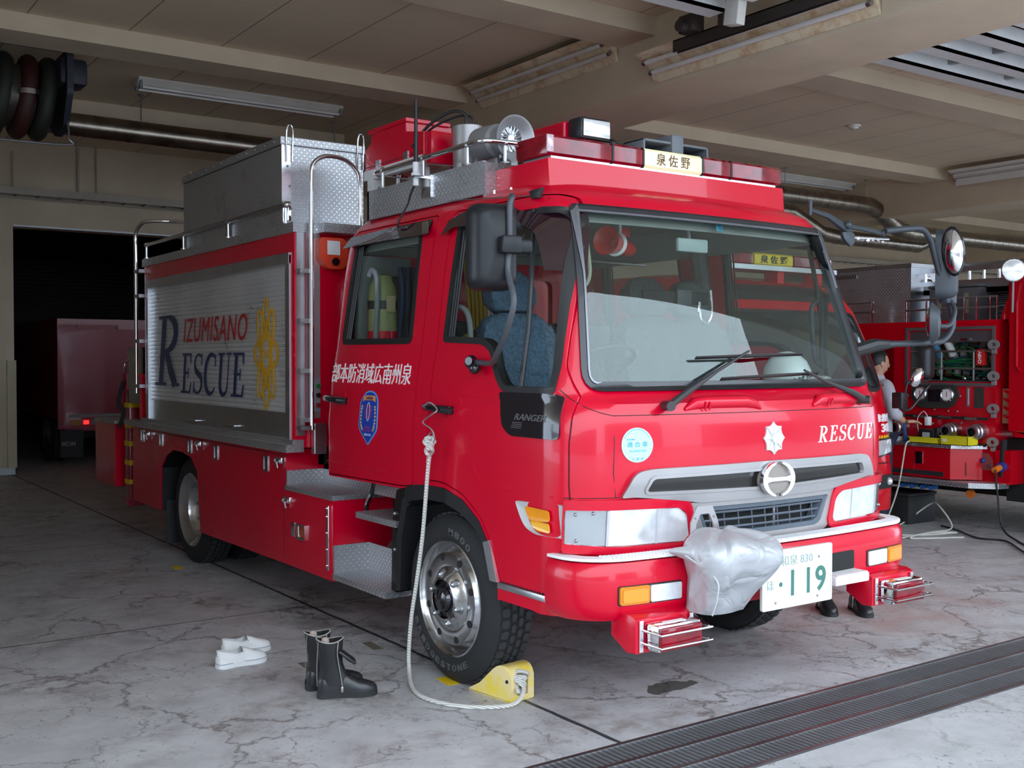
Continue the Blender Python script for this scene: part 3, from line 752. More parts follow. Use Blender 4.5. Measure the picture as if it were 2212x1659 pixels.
# windows
def frame(poly, din, fmap, mat, name, par_, cuts, w0=-.02, w1=.006, dout=.0):
    return MB().poly2(inset(poly, -dout) if dout else poly, [inset(poly, din)], fmap, w0, w1, cuts).build(name, mat, par_, smooth=40)
for fm, P1, P2 in ((NS, fdoor, rdoor), (FS, T, T)):
    frame(FWr, .028, fm, SEAL, 'window_seal', P1, SC, -.045, .005, .004)
    frame(RW, .030, fm, SEAL, 'window_seal', P2, SC, -.045, .005, .004)
    MB().poly2(inset(FWr, .015), (), fm, -.030, -.026, SC).build('window_glass', SIDEG, P1)
    MB().poly2(inset(RW, .015), (), fm, -.030, -.026, SC).build('window_glass', SIDEG, P2)
    mb = MB(); mb.tube([fm(.60, 1.52, -.012), fm(.60, 1.8, -.012), fm(.625, 2.1, -.012), fm(.66, 2.36, -.012)], .013, 8); mb.build('window_divider', BLACKP, P1)
    mb = MB()
    for k in range(3): mb.tube([fm(1.29 - .022 * k, 1.76, -.01), fm(1.285 - .022 * k, 2.35, -.01)], .006, 6)
    mb.build('window_channel', SEAL, P1)
    mb = MB()
    for k in range(3): mb.tube([fm(2.465 - .022 * k, 1.76, -.01), fm(2.435 - .022 * k, 2.33, -.01)], .006, 6)
    mb.build('window_channel', SEAL, P2)
frame(WSP, .038, FR, simple('windscreen_rubber', (.012, .012, .016), .3, 0, .2), 'windscreen_seal', T, FC, -.03, .012, .004)
frame(inset(WSP, .026), .010, FR, simple('grey_bead', (.20, .20, .22), .25, .6), 'windscreen_bead', T, FC, .010, .016)
ws = MB().poly2(inset(WSP, .02), (), FR, -.010, -.005, FC).build('windscreen', TINT, T)
MB().poly2(inset(REARW, -.01), (), lambda a, b, w: Vector((a, 2.62 + w, b)), 0, .005).build('rear_window', SIDEG, T)
# black lower corner panel of the front door window
mb = MB(); QP = rnd([(.745, 1.50), (.35, 1.50), (.30, 1.49), (.29, 1.30), (.63, 1.30), (.70, 1.34)], [.02, .02, .02, .02, .03, .03]); mb.poly2(QP, (), NS, -.01, .010, SC); mb.build('corner_panel', BLACKG, fdoor)
mb = MB()
for k in range(4): mb.poly2([(.62 - .003 * k, 1.338 + .008 * k), (.32, 1.338 + .008 * k), (.32, 1.341 + .008 * k), (.62 - .003 * k, 1.341 + .008 * k)], (), NS, .009, .013)
text_bm(mb, 'RANGER', NT, -.60, -.36, 1.375, 1.405, .009, .012, shear=.3, bold=.02)
mb.build('corner_panel_relief', simple('grey_relief', (.10, .095, .10), .3), fdoor)
# side visors
VIS = simple('smoked_visor', (.020, .004, .008), .08, 0, .9)
def visor(pts, wout, name, par_, fm=NS):
    mb = MB(); top = [fm(a, b, .002) for a, b, c, d in pts]; bot = [fm(c, d, wout) for a, b, c, d in pts]; bot2 = [fm(c, d, wout - .006) for a, b, c, d in pts]
    mb.quadsheet([top, bot, bot2, [fm(a, b, -.004) for a, b, c, d in pts]]); return mb.build(name, VIS, par_)
for fm, P1, P2 in ((NS, fdoor, rdoor), (FS, T, T)):
    visor([(2.575, 2.40, 2.585, 2.33), (2.1, 2.415, 2.1, 2.335), (1.6, 2.415, 1.57, 2.325)], .035, 'window_visor', P2, fm)
    visor([(1.42, 2.385, 1.42, 2.30), (1.30, 2.42, 1.31, 2.335), (.9, 2.42, .9, 2.32), (.60, 2.41, .66, 2.28), (.49, 2.36, .59, 2.24), (.43, 2.26, .55, 2.18), (.395, 2.05, .50, 2.06)], .035, 'window_visor', P1, fm)
MB().poly2([(1.60, 2.40), (1.565, 2.33), (1.63, 2.33), (1.66, 2.40)], (), NS, .028, .031).build('visor_end', ALU, rdoor)
# handles
for d, v0, v1, z in ((rdoor, 2.585, 2.335, 1.415), (fdoor, 1.395, 1.145, 1.405)):
    mb = MB(); mb.poly2(rrect(v1 + .04, z - .05, v0 - .06, z + .07, .05), (), NS, -.004, .002); mb.build('handle_recess', RED, d)
    mb = MB(); mb.tube([NS(v0, z + .005, .01), NS(v0 - .04, z + .003, .04), NS((v0 + v1) / 2, z, .05), NS(v1 + .04, z - .005, .04), NS(v1, z - .008, .006)], [.018, .022, .018, .022, .018], 12)
    mb.box(tuple(NS(v1, z - .03, -.01)), tuple(NS(v1 + .07, z + .012, .035)), .01); mb.box(tuple(NS(v0 - .05, z - .022, -.01)), tuple(NS(v0, z + .022, .03)), .01); mb.build('door_handle', BLACKG, d)
MB().lathe([(0, .0), (.016, .0), (.018, -.006), (0, -.006)], M=Matrix.Translation(NS(1.37, 1.25, 0)) @ Matrix.Rotation(PI / 2, 4, 'Y'), n=14).build('door_lock', CHROME, fdoor)
# pressed line on front door
mb = MB()
mb.tube([NS(1.10, 1.465, .001), NS(.9, 1.465, .001), NS(.78, 1.45, .001)], .003, 6); mb.tube([NS(1.10, 1.465, .001), NS(.93, 1.10, .001), NS(.86, 1.045, .001), NS(.7, 1.04, .001), NS(.32, 1.045, .001)], .003, 6)
mb.build('pressed_line', RED, fdoor)
mb = MB(); mb.tube([NS(2.59, 1.035, .0005), NS(1.56, 1.03, .0005)], .003, 6); mb.build('pressed_line', RED, rdoor)
# gaps between front panels
mb = MB(); g = .0019
pth = lambda pts: [FR(u, z, .0003) for u, z in pts]
mb.tube(pth([(-.90, 1.46), (-.90, 1.30), (-.905, 1.15), (-.89, 1.045)]), g, 6)
mb.tube(pth([(.90, 1.46), (.90, 1.30), (.905, 1.15), (.89, 1.045)]), g, 6)
mb.tube(pth([(k * .05, 1.405) for k in range(-18, 19)]), g, 6)
for s in (-1, 1):
    mb.tube(pth([(s * a, b) for a, b in ((.90, 1.405), (.95, 1.418), (1.0, 1.44), (1.04, 1.475), (1.07, 1.52))]), g, 6)
    mb.tube(pth([(s * a, 1.045) for a in (.87, .92, .97, 1.02, 1.07, 1.088)]), g, 6)
    mb.tube([side_pt(.250, z, .0, s) for z in (.80, .9, 1.0, 1.1, 1.2, 1.3, 1.39)], g, 6)
mb.build('panel_gap', SEAL, T)
# cowl mouldings under the windscreen
for u0, u1 in ((-.52, -.05), (.34, .78)):
    mb = MB(); pts = [(u0, 1.425), (u0 + .06, 1.45), (u0 + .12, 1.455), (u1 - .1, 1.455), (u1 - .04, 1.445), (u1, 1.42)]
    mb.tube([FR(a, b, .0) for a, b in pts], [.008, .028, .03, .03, .026, .008], 12)
    for q in (.11, .135): mb.tube([FR(u0 + q + .0, 1.42, .01), FR(u0 + q, 1.455, .034), FR(u0 + q, 1.48, .02)], .004, 6)
    mb.build('cowl_moulding', RED, T)

# radiator strip, logo
STR = rnd([(-.866, 1.043), (-.80, 1.152), (-.72, 1.166), (0, 1.172), (.72, 1.166), (.80, 1.152), (.866, 1.043), (.80, 1.045), (.57, 1.018), (.45, 1.0), (0, .997), (-.45, 1.0), (-.57, 1.018), (-.80, 1.045)], [.015, .04, .05, 0, .05, .04, .015, .02, .03, .03, 0, .03, .03, .02])
SLOT = rnd([(-.745, 1.066), (-.712, 1.122), (0, 1.128), (.712, 1.122), (.745, 1.066), (0, 1.052)], .02)
mb = MB(); mb.poly2(STR, [inset(SLOT, -.01)], FR, -.01, .024, FC); mb.build('grille_bar', SILVER, T)
mb = MB(); mb.poly2(inset(SLOT, -.014), [SLOT], FR, .0, .030, FC); mb.build('grille_bar_lip', SILVER, T)
mb = MB(); mb.poly2(inset(SLOT, -.012), (), FR, .004, .012, FC); mb.build('grille_bar_inset', simple('dark_chrome', (.045, .042, .04), .10, .6), T)
Lc = Vector((0, front_v(0, 1.085) - .03, 1.085)); ML = Matrix.Translation(Lc) @ Matrix.Rotation(PI / 2, 4, 'X')
mb = MB(); mb.lathe([(0, .008), (.085, .008), (.095, -.01), (.095, -.04), (0, -.04)], M=ML @ Matrix.Diagonal((1.08, .82, 1, 1)), n=32); mb.build('emblem_plate', simple('taupe_enamel', (.28, .24, .21), .35), T)
lg = lambda a, b, w: ML @ Vector((a, b, .006 + w)); mb = MB()
for sgn in (-1, 1):
    ao = [(.108 * math.cos(t), .112 * math.sin(t)) for t in [rad(90 - 82 + 164 * k / 20 + (180 if 0 else 0)) - PI / 2 for k in range(21)]]
    ai = [(.030 + .052 * math.cos(t) * .9, .10 * math.sin(t) * .93) for t in [rad(-68 + 136 * k / 20) for k in range(21)]]
    P_ = [(sgn * a, b) for a, b in [(.112 * math.cos(rad(-80 + 160 * k / 20)), .083 * math.sin(rad(-80 + 160 * k / 20))) for k in range(21)]]
    I_ = [(sgn * a, b) for a, b in [(.082 * math.cos(rad(72 - 144 * k / 20)), .074 * math.sin(rad(72 - 144 * k / 20))) for k in range(21)]]
    mb.poly2(P_ + I_, (), lg, 0, .022)
mb.poly2(rnd([(-.086, -.016), (-.05, -.009), (.05, -.009), (.086, -.016), (.086, .016), (.05, .009), (-.05, .009), (-.086, .016)], .004), (), lg, 0, .020)
mb.build('emblem', CHROME, T)
# fire service badge
mb = MB(); bc = (0.018, 1.277); fb = lambda a, b, w: FR(bc[0] + a, bc[1] + b, w)
pts = []
for k in range(32):
    a = 2 * PI * k / 32; r = 1.0 if k % 4 == 0 else (.80 if k % 2 == 0 else .84)
    pts.append((.074 * r * math.sin(a), .080 * r * math.cos(a)))
mb.poly2(pts, (), fb, 0, .008)
for k in range(8):
    a = PI / 4 * k; c, s_ = math.cos(a), math.sin(a)
    mb.poly2([(.008 * c, -.008 * s_), (.07 * s_, .075 * c), (-.008 * c, .008 * s_)], (), fb, .008, .014)
mb.poly2([(.025 * math.cos(2 * PI * k / 16), .025 * math.sin(2 * PI * k / 16)) for k in range(16)], (), fb, .008, .02)
mb.build('fire_badge', simple('white_silver', (.75, .75, .76), .3, .4), T)
mb = MB(); mb.poly2([(-.787 + .08 * math.cos(2 * PI * k / 36), 1.274 + .077 * math.sin(2 * PI * k / 36)) for k in range(36)], (), FR, 0, .003, FC); st_ = mb.build('round_sticker', CYAN, T)
mb = MB(); text_bm(mb, '適 合 車', FR, -.84, -.735, 1.265, 1.29, .003, .004, bold=.01); text_bm(mb, 'No.00267364', FR, -.825, -.745, 1.243, 1.253, .003, .004); text_bm(mb, '大  阪  府', FR, -.815, -.755, 1.207, 1.219, .003, .004); text_bm(mb, '排気規制', FR, -.84, -.80, 1.295, 1.303, .003, .004)
for k in range(14):
    a = rad(30 + 120 * k / 13); mb.poly2([(-.787 + r_ * math.cos(a + d_), 1.274 + r_ * math.sin(a + d_)) for r_, d_ in ((.066, 0), (.073, 0), (.073, .05), (.066, .05))], (), FR, .003, .004)
mb.build('sticker_lettering', simple('teal_ink', (.05, .35, .48), .5), st_)
mb = MB(); serif(mb, 'RESCUE', FR, .36, .885, 1.24, 1.32, .25, .22, .0, .003); mb.build('rescue_lettering', WHITEG, T)
mb = MB(); text_bm(mb, '部本防消域広南州泉', NT, -2.575, -1.61, 1.515, 1.63, .0, .003, bold=.0); mb.build('kanji_lettering', WHITEG, rdoor)
# shield on the rear door
sh = lambda a, b, w: NS(2.053 - a, 1.335 + b, w)
SHP = rnd([(-.105, .085), (-.06, .13), (0, .142), (.06, .13), (.105, .085), (.115, -.08), (0, -.172), (-.115, -.08)], [.03, .04, .03, .04, .03, .03, .01, .03])
s1 = MB().poly2(SHP, (), sh, 0, .003).build('shield_badge', LBLUE, rdoor)
MB().poly2(inset(SHP, .009), (), sh, .003, .004).build('shield_field', BLUEV, s1)
mb = MB()
for s_ in (-1, 1):
    for k in range(9):
        a = rad(-75 + 125 * k / 8); cx = s_ * (.055 + .03 * math.cos(a * .9)); cz = -.01 + .075 * math.sin(a)
        mb.poly2([(cx - .012, cz), (cx, cz + .009), (cx + .012, cz + .002), (cx, cz - .008)], (), sh, .004, .005)
mb.build('shield_wreath', simple('pale_gold_vinyl', (.62, .52, .22), .4), s1)
mb = MB(); mb.poly2([(-.075, .075), (-.05, .085), (.05, .085), (.075, .075), (.07, .105), (.05, .112), (-.05, .112), (-.07, .105)], (), sh, .004, .005); mb.build('shield_ribbon', simple('orange_vinyl', (.80, .30, .08), .4), s1)
mb = MB(); text_bm(mb, '泉州南消防', sh, -.042, .042, .088, .106, .005, .006, bold=.01); mb.build('shield_ribbon_lettering', NAVY, s1)
mb = MB()
for a0 in range(4):
    a = rad(45 + 90 * a0); cx, cz = .026 * math.cos(a), .02 + .026 * math.sin(a)
    ro = [(cx + .022 * math.cos(2 * PI * k / 14), cz + .022 * math.sin(2 * PI * k / 14)) for k in range(14)]; mb.poly2(ro, [inset(ro, .007)], sh, .004, .005)
text_bm(mb, 'SENSHU', sh, -.03, .03, -.075, -.063, .004, .005); text_bm(mb, 'FIRE DEPT HQ', sh, -.065, .065, -.095, -.083, .004, .005)
mb.build('shield_knot', simple('magenta_vinyl', (.40, .02, .12), .4), s1)
mb = MB()
ro = [(.020 * math.cos(2 * PI * k / 14), .02 + .055 * math.sin(2 * PI * k / 14)) for k in range(14)]; mb.poly2(ro, [inset(ro, .005)], sh, .005, .006)
text_bm(mb, 'RESCUE', sh, -.04, .04, -.118, -.105, .004, .005, bold=.01)
mb.build('shield_star', simple('pale_vinyl', (.55, .65, .75), .4), s1)

# ---------------- headlights and signals
def mirr(poly, s): return [(s * a, b) for a, b in poly][::1 if s > 0 else -1]
for s in (-1, 1):
    HL = [(1.083, .845), (1.083, .995), (.56, .985), (.51, .95), (.492, .85), (.52, .825), (.85, .825)]
    HLr = rnd(HL, [.01, .01, .03, .05, .03, .03, .02])
    BZ = rnd([(1.088, .805), (1.088, 1.04), (.55, 1.03), (.49, 1.0), (.452, .84), (.48, .80), (.75, .79)], [.01, .01, .04, .05, .04, .04, .03])
    b1 = MB().poly2(mirr(BZ, s), [mirr(HLr, s)], FR, -.005, .022, FC).build('headlight_surround', RED, T)
    b2 = MB().poly2(mirr(inset(HLr, -.004), s), (), FR, -.02, .004, FC).build('headlight', simple('reflector_bowl', (.75, .76, .78), .15, .9), T)
    mb = MB(); mb.poly2(mirr([(.92, .832), (.92, .99), (.56, .982), (.512, .948), (.495, .852), (.522, .828)], s), (), FR, .004, .014, FC); mb.build('headlight_lens', LENSC, b2)
    mb = MB(); mb.poly2(mirr([(1.080, .848), (1.080, .992), (.925, .990), (.925, .834)], s), (), FR, .004, .012, FC); mb.build('corner_lens', simple('grey_lens', (.42, .44, .46), .15, .5, 1), b2)
    mb = MB()
    for q in ((.914, .832, .926, .99), (.668, .828, .676, .984)): mb.poly2(mirr(rrect(*q, .001, 1), s), (), FR, .010, .017)
    mb.build('lens_rib', simple('pale_grey_plastic', (.5, .5, .52), .3), b2)
    mb = MB()
    for a, b in ((1.05, .975), (1.045, .86), (.985, .98)): mb.ball(FR(s * a, b, .014), .008, n=8)
    mb.build('lens_screw', STEEL, b2)
    # side turn lamp
    sm = NS if s < 0 else FS
    TL = rnd([(.585, 1.005), (.275, 1.015), (.272, .865), (.43, .87), (.50, .89), (.54, .93)], [.02, .01, .01, .03, .04, .04])
    t1 = MB().poly2(TL, (), sm, -.01, .010).build('side_turn_lamp', simple('pale_lamp_housing', (.48, .47, .46), .3), T)
    MB().poly2(rnd([(.50, .99), (.335, .985), (.33, .935), (.45, .925), (.48, .95)], .015), (), sm, .010, .016).build('turn_lens', AMBER, t1)
    MB().poly2(rnd([(.46, .93), (.335, .928), (.33, .885), (.40, .888), (.44, .90)], .012), (), sm, .010, .014).build('turn_lens_lower', simple('amber_lens_pale', (.9, .42, .02), .2, 0, .8), t1)
# lower grille
MB().poly2([(-.80, .784), (.80, .784), (.80, .804), (-.80, .804)], (), FR, 0, .003, FC).build('shadow_gap', VOID, T)  # dark strip laid on for the shade between headlights and bumper
GS = rnd([(-.525, 1.0), (.525, 1.0), (.47, .815), (.40, .79), (-.40, .79), (-.47, .815)], [.02, .02, .04, .04, .04, .04])
GH = rnd([(-.455, .975), (.455, .975), (.40, .845), (.36, .828), (-.36, .828), (-.40, .845)], [.02, .02, .03, .02, .02, .03])
GHi = rnd([(-.425, .953), (.425, .953), (.38, .862), (.345, .850), (-.345, .850), (-.38, .862)], [.015] * 6)
MB().poly2(GS, [GH], FR, -.01, .014, FC).build('grille_surround', SILVER, T)
MB().poly2(GH, [GHi], FR, -.05, .006, FC).build('grille_frame', simple('blue_grey_plastic', (.10, .12, .15), .35), T)
gm = simple('blue_grey_plastic', (.10, .12, .15), .35)
mb = MB()
for z in (.868, .905, .942): mb.tube([FR(u * .42 + 0, z, -.005) for u in (-1, -.5, 0, .5, 1)], .006, 6)
mb.build('grille_slats', gm, T)
mb = MB()
for k in range(-4, 5):
    u = k * .09; mb.tube([FR(u - .012, .97, -.012), FR(u + .012, .835, -.012)], .004, 6)
mb.build('grille_bars', gm, T)
mb = MB(); mb.box((-.52, .16, .78), (.52, .26, 1.0)); mb.build('radiator', VOID, T)
MB().tube([(.10, .13, .84), (.10, .13, .97)], .009, 8).build('grille_bolt', STEEL, T)

# ---------------- bumper
def bump_v(u):
    u = abs(u); hw = 1.15; r = .24; ue = hw - r; v = -.03 + .06 * min(u, ue) ** 2
    if u > ue:
        t = min((u - ue) / r, 1); v += r * (1 - math.sqrt(max(0, 1 - t * t))) + .12 * ue * (u - ue) * (1 - t)
    return v
us = [1.15 * math.sin(PI / 2 * k / 30) if False else k for k in [i / 30 for i in range(31)]]
prof = [(.10, .535), (.03, .53), (.012, .55), (0, .60), (0, .70), (.004, .75), (.02, .778), (.10, .785)]   # inset, height
def bring(ins, z):
    h = []
    for k in range(17):
        u = .91 * k / 16; h.append((u, bump_v(u) + ins))
    for k in range(1, 9):
        a = PI / 2 * k / 8; u = .91 + .24 * math.sin(a); h.append((u - ins * math.sin(a), bump_v(u) + ins * math.cos(a)))
    h.append((1.15 - ins, .325))
    return [Vector((-p[0], p[1], z)) for p in h[::-1]] + [Vector((p[0], p[1], z)) for p in h[1:]]
mb = MB(); rows = [bring(i, z) for i, z in prof]; mb.quadsheet(rows)
mb.quadsheet([[p + Vector((0, 0, 0)) for p in bring(.10, .785)], [p for p in bring(.10, .535)]])
bumper = mb.build('bumper', RED, None, smooth=50)
mb = MB(); mb.quadsheet([[p for p in bring(.03, .786)], [p for p in bring(.10, .786)]])
bumper.parent = T
mb.bm.free()
BM = lambda u, z, w: Vector((u, bump_v(u) - w, z))
MB().poly2(rrect(.29, .60, .535, .70, .02), (), BM, .0, .002, FC).build('bumper_recess', VOID, bumper)
# white ribbed tread along the bumper top
mb = MB(); ro = [p for p in bring(.012, .787)]; ri = [p for p in bring(.085, .787)]
mb.quadsheet([ri, ro, [p + Vector((0, 0, .012)) for p in ro], [p + Vector((0, 0, .012)) for p in ri], ri]); mb.build('bumper_tread', WHITEG, bumper)
mb = MB(); N = 110
for k in range(N + 1):
    u = -1.0 + 2.0 * k / N; v = bump_v(u)
    mb.box((u - .0055, v + .012, .797), (u + .0055, v + .085, .806))
mb.build('tread_ribs', WHITEG, bumper, smooth=0); bumper.children[-1]['kind'] = 'stuff'
for s in (-1, 1):
    f = MB().poly2(mirr(rrect(.645, .598, .978, .683, .012), s), (), BM, -.004, .004, FC).build('fog_lamp', SEAL, bumper)
    MB().poly2(mirr(rrect(.652, .604, .820, .677, .01), s), (), BM, .004, .012, FC).build('clear_lens', LENSC, f)
    a1 = MB().poly2(mirr(rrect(.826, .602, .974, .680, .012), s), (), BM, .004, .013, FC).build('amber_lens_frame', simple('amber_rim', (.70, .22, .01), .3), f)
    MB().poly2(mirr(rrect(.836, .612, .964, .668, .01), s), (), BM, .013, .017, FC).build('amber_lens', AMBER, f)
    # low red warning lights in guards
    b = MB().prism([(-.06, .555), (-.02, .57), (.10, .57), (.10, .46), (.0, .405), (-.06, .41)], 'x', s * .96, s * .62, .004).build('warning_light_bracket', RED, bumper)
    x0, x1 = sorted((s * .635, s * .945))
    MB().box((x0 + .03, -.15, .425), (x1 - .03, -.06, .54), .012).build('light_housing', CHROME, b)
    MB().box((x0 + .035, -.168, .432), (x1 - .04, -.15, .532), .012).build('red_lens', LENSR, b)
    mb = MB()
    for z in (.455, .51): mb.tube([(x0 + .012, -.065, z), (x0 + .012, -.19, z), (x1 - .005, -.19, z), (x1 - .005, -.065, z)], .005, 8)
    mb.build('guard_bar', CHROME, b)
    mb = MB()
    for x in (x0 + .0, x1 - .02): mb.box((x, -.07, .415), (x + .022, -.062, .55), .002)
    mb.build('guard_strip', ALU, b, smooth=0)
    mb = MB(); mb.box((x0 + .1, -.1, .54), (x0 + .21, -.13, .5425)); mb.build('light_label', WHITE, b, smooth=0)
# folding step at the bumper's middle right
mb = MB(); mb.box((.29, -.10, .555), (.545, .02, .60), .006); mb.build('bumper_step', WHITEG, bumper)
mb = MB()
for k in range(12): mb.box((.298 + .020 * k, -.10, .60), (.310 + .020 * k, .015, .607))
mb.build('step_ribs', WHITEG, bumper, smooth=0)
# number plate
pl = lambda a, b, w: Vector((-.02 + a, -.125 - w, .645 + b))
NP = MB().poly2(rrect(-.238, -.132, .238, .132, .01), (), pl, -.008, .0).build('number_plate', WHITEG, bumper)
MB().poly2(rrect(-.242, -.136, .242, .136, .012), [rrect(-.232, -.126, .232, .126, .01)], pl, -.01, .004).build('plate_frame', simple('cream_white', (.72, .70, .64), .4), NP)
mb = MB(); text_bm(mb, '和泉 830', pl, -.115, .105, .058, .106, .0, .002); text_bm(mb, 'ほ', pl, -.205, -.165, -.045, .0, .0, .002)
mb.build('plate_small_lettering', simple('faded_plate_green', (.30, .40, .36), .5), NP)
PG = simple('plate_green', (.05, .18, .14), .5)
mb = MB()
for a in (-.035, .075): mb.poly2(rrect(a - .010, -.085, a + .010, .035, .002), (), pl, 0, .002)
text_bm(mb, '9', pl, .125, .200, -.085, .035, 0, .002, bold=.02)
mb.poly2([(-.115 + .011 * math.cos(2 * PI * k / 16), -.025 + .011 * math.sin(2 * PI * k / 16)) for k in range(16)], (), pl, 0, .002)
mb.build('plate_number', PG, NP)
mb = MB()
for a, b in ((-.15, .08), (.15, .08), (-.15, -.105), (.14, -.105)): mb.ball(pl(a, b, .0), .007, n=8)
mb.build('plate_bolt', STEEL, NP)
MB().box((-.20, -.115, .62), (.17, .0, .66)).build('plate_bracket', VOID, bumper, smooth=0)
# alu bracket behind cover and winch cover
mb = MB(); mb.prism(rnd([(-.60, .80), (-.60, .93), (-.565, 1.0), (-.47, 1.0), (-.435, .93), (-.40, .80), (-.43, .80), (-.465, .92), (-.49, .965), (-.545, .965), (-.57, .92), (-.57, .80)], .008), 'y', -.02, -.012); mb.build('winch_bracket', SILVER, bumper)
mb = MB()
for a, b in ((-.575, .95), (-.46, .95), (-.44, .89)): mb.ball((a, -.022, b), .005, n=8)
mb.build('bracket_bolt', STEEL, bumper)
# sheet-like cover: lofted rings
COVM = simple('silver_tarpaulin', (.46, .46, .48), .42, .3, .1, .05, 4)
rings = [(.905, -.50, -.12, .06, .05), (.895, -.50, -.12, .14, .11), (.865, -.475, -.13, .20, .15), (.82, -.46, -.14, .225, .17), (.76, -.46, -.14, .215, .165), (.70, -.475, -.13, .19, .145), (.64, -.495, -.11, .165, .12), (.58, -.515, -.10, .145, .10), (.552, -.52, -.09, .135, .09)]
random.seed(11); rows = []
for z, cx, cy, rx, ry in rings:
    row = []
    for k in range(40):
        a = 2 * PI * k / 40; f = 1 + .04 * math.sin(3 * a + z * 14) + .05 * (abs(math.sin(3.5 * a - z * 9)) - .5) + .02 * math.sin(9 * a + z * 30) + random.uniform(-.016, .016)
        e = .72; c_, s_ = math.cos(a), math.sin(a)
        row.append(Vector((cx + rx * f * math.copysign(abs(c_) ** e, c_), cy + ry * f * math.copysign(abs(s_) ** e, s_), z + .012 * math.sin(5 * a + 3 * cx) * (z > .56))))
    rows.append(row)
mb = MB(); V = mb.quadsheet(rows, close=True); mb.bm.faces.new(V[0])
fl = [[(-.50, -.14, .895), (-.62, -.16, .88), (-.70, -.10, .845), (-.735, -.02, .835)], [(-.50, -.25, .84), (-.62, -.22, .83), (-.70, -.14, .815), (-.75, -.03, .812)], [(-.56, -.24, .76), (-.64, -.20, .765), (-.68, -.12, .775), (-.70, -.04, .795)]]
mb.quadsheet([[Vector(p) for p in r] for r in fl])
cv = mb.build('winch_cover', COVM, None, smooth=0); m = cv.modifiers.new('s', 'SUBSURF'); m.levels = 2; m.render_levels = 2
for p_ in cv.data.polygons: p_.use_smooth = True
bmat = COVM.node_tree; bs_ = next(n for n in bmat.nodes if n.type == 'BSDF_PRINCIPLED'); nn_ = noise(bmat, objvec(bmat), 7, 2, .4, 1.0); bump(bmat, bs_, (nn_ - .5).abs(), .8, .03)
tag(cv, 'crumpled silver-grey fabric cover draped over the front winch', 'cover'); cv.location = (4.0, 3.5, 0)
mb = MB(); mb.tube(bez([(-.72, -.05, .83), (-.66, -.22, .73), (-.655, -.235, .65), (-.65, -.20, .56)], 5), .004, 6); mb.build('cover_piping', simple('pale_grey_piping', (.5, .5, .52), .5), cv)
# side step at the corner
mb = MB(); mb.box((-1.13, .325, .575), (-1.0, .73, .605), .004); mb.build('corner_step', ALUB, T)
mb = MB()
for k in range(20): mb.box((-1.125, .34 + k * .019, .605), (-1.01, .347 + k * .019, .612))
mb.build('corner_step_tread', BLACKP, T, smooth=0)
mb = MB(); mb.prism([(.31, .595), (.31, .52), (.42, .51), (.68, .545), (.74, .595)], 'x', -1.115, -.95, .004); mb.build('corner_skirt', RED, T)
MB().prism([(.33, .60), (.33, .525), (.40, .51), (.66, .545), (.72, .60)], 'x', 1.12, .95, .01).build('corner_skirt', RED, T)

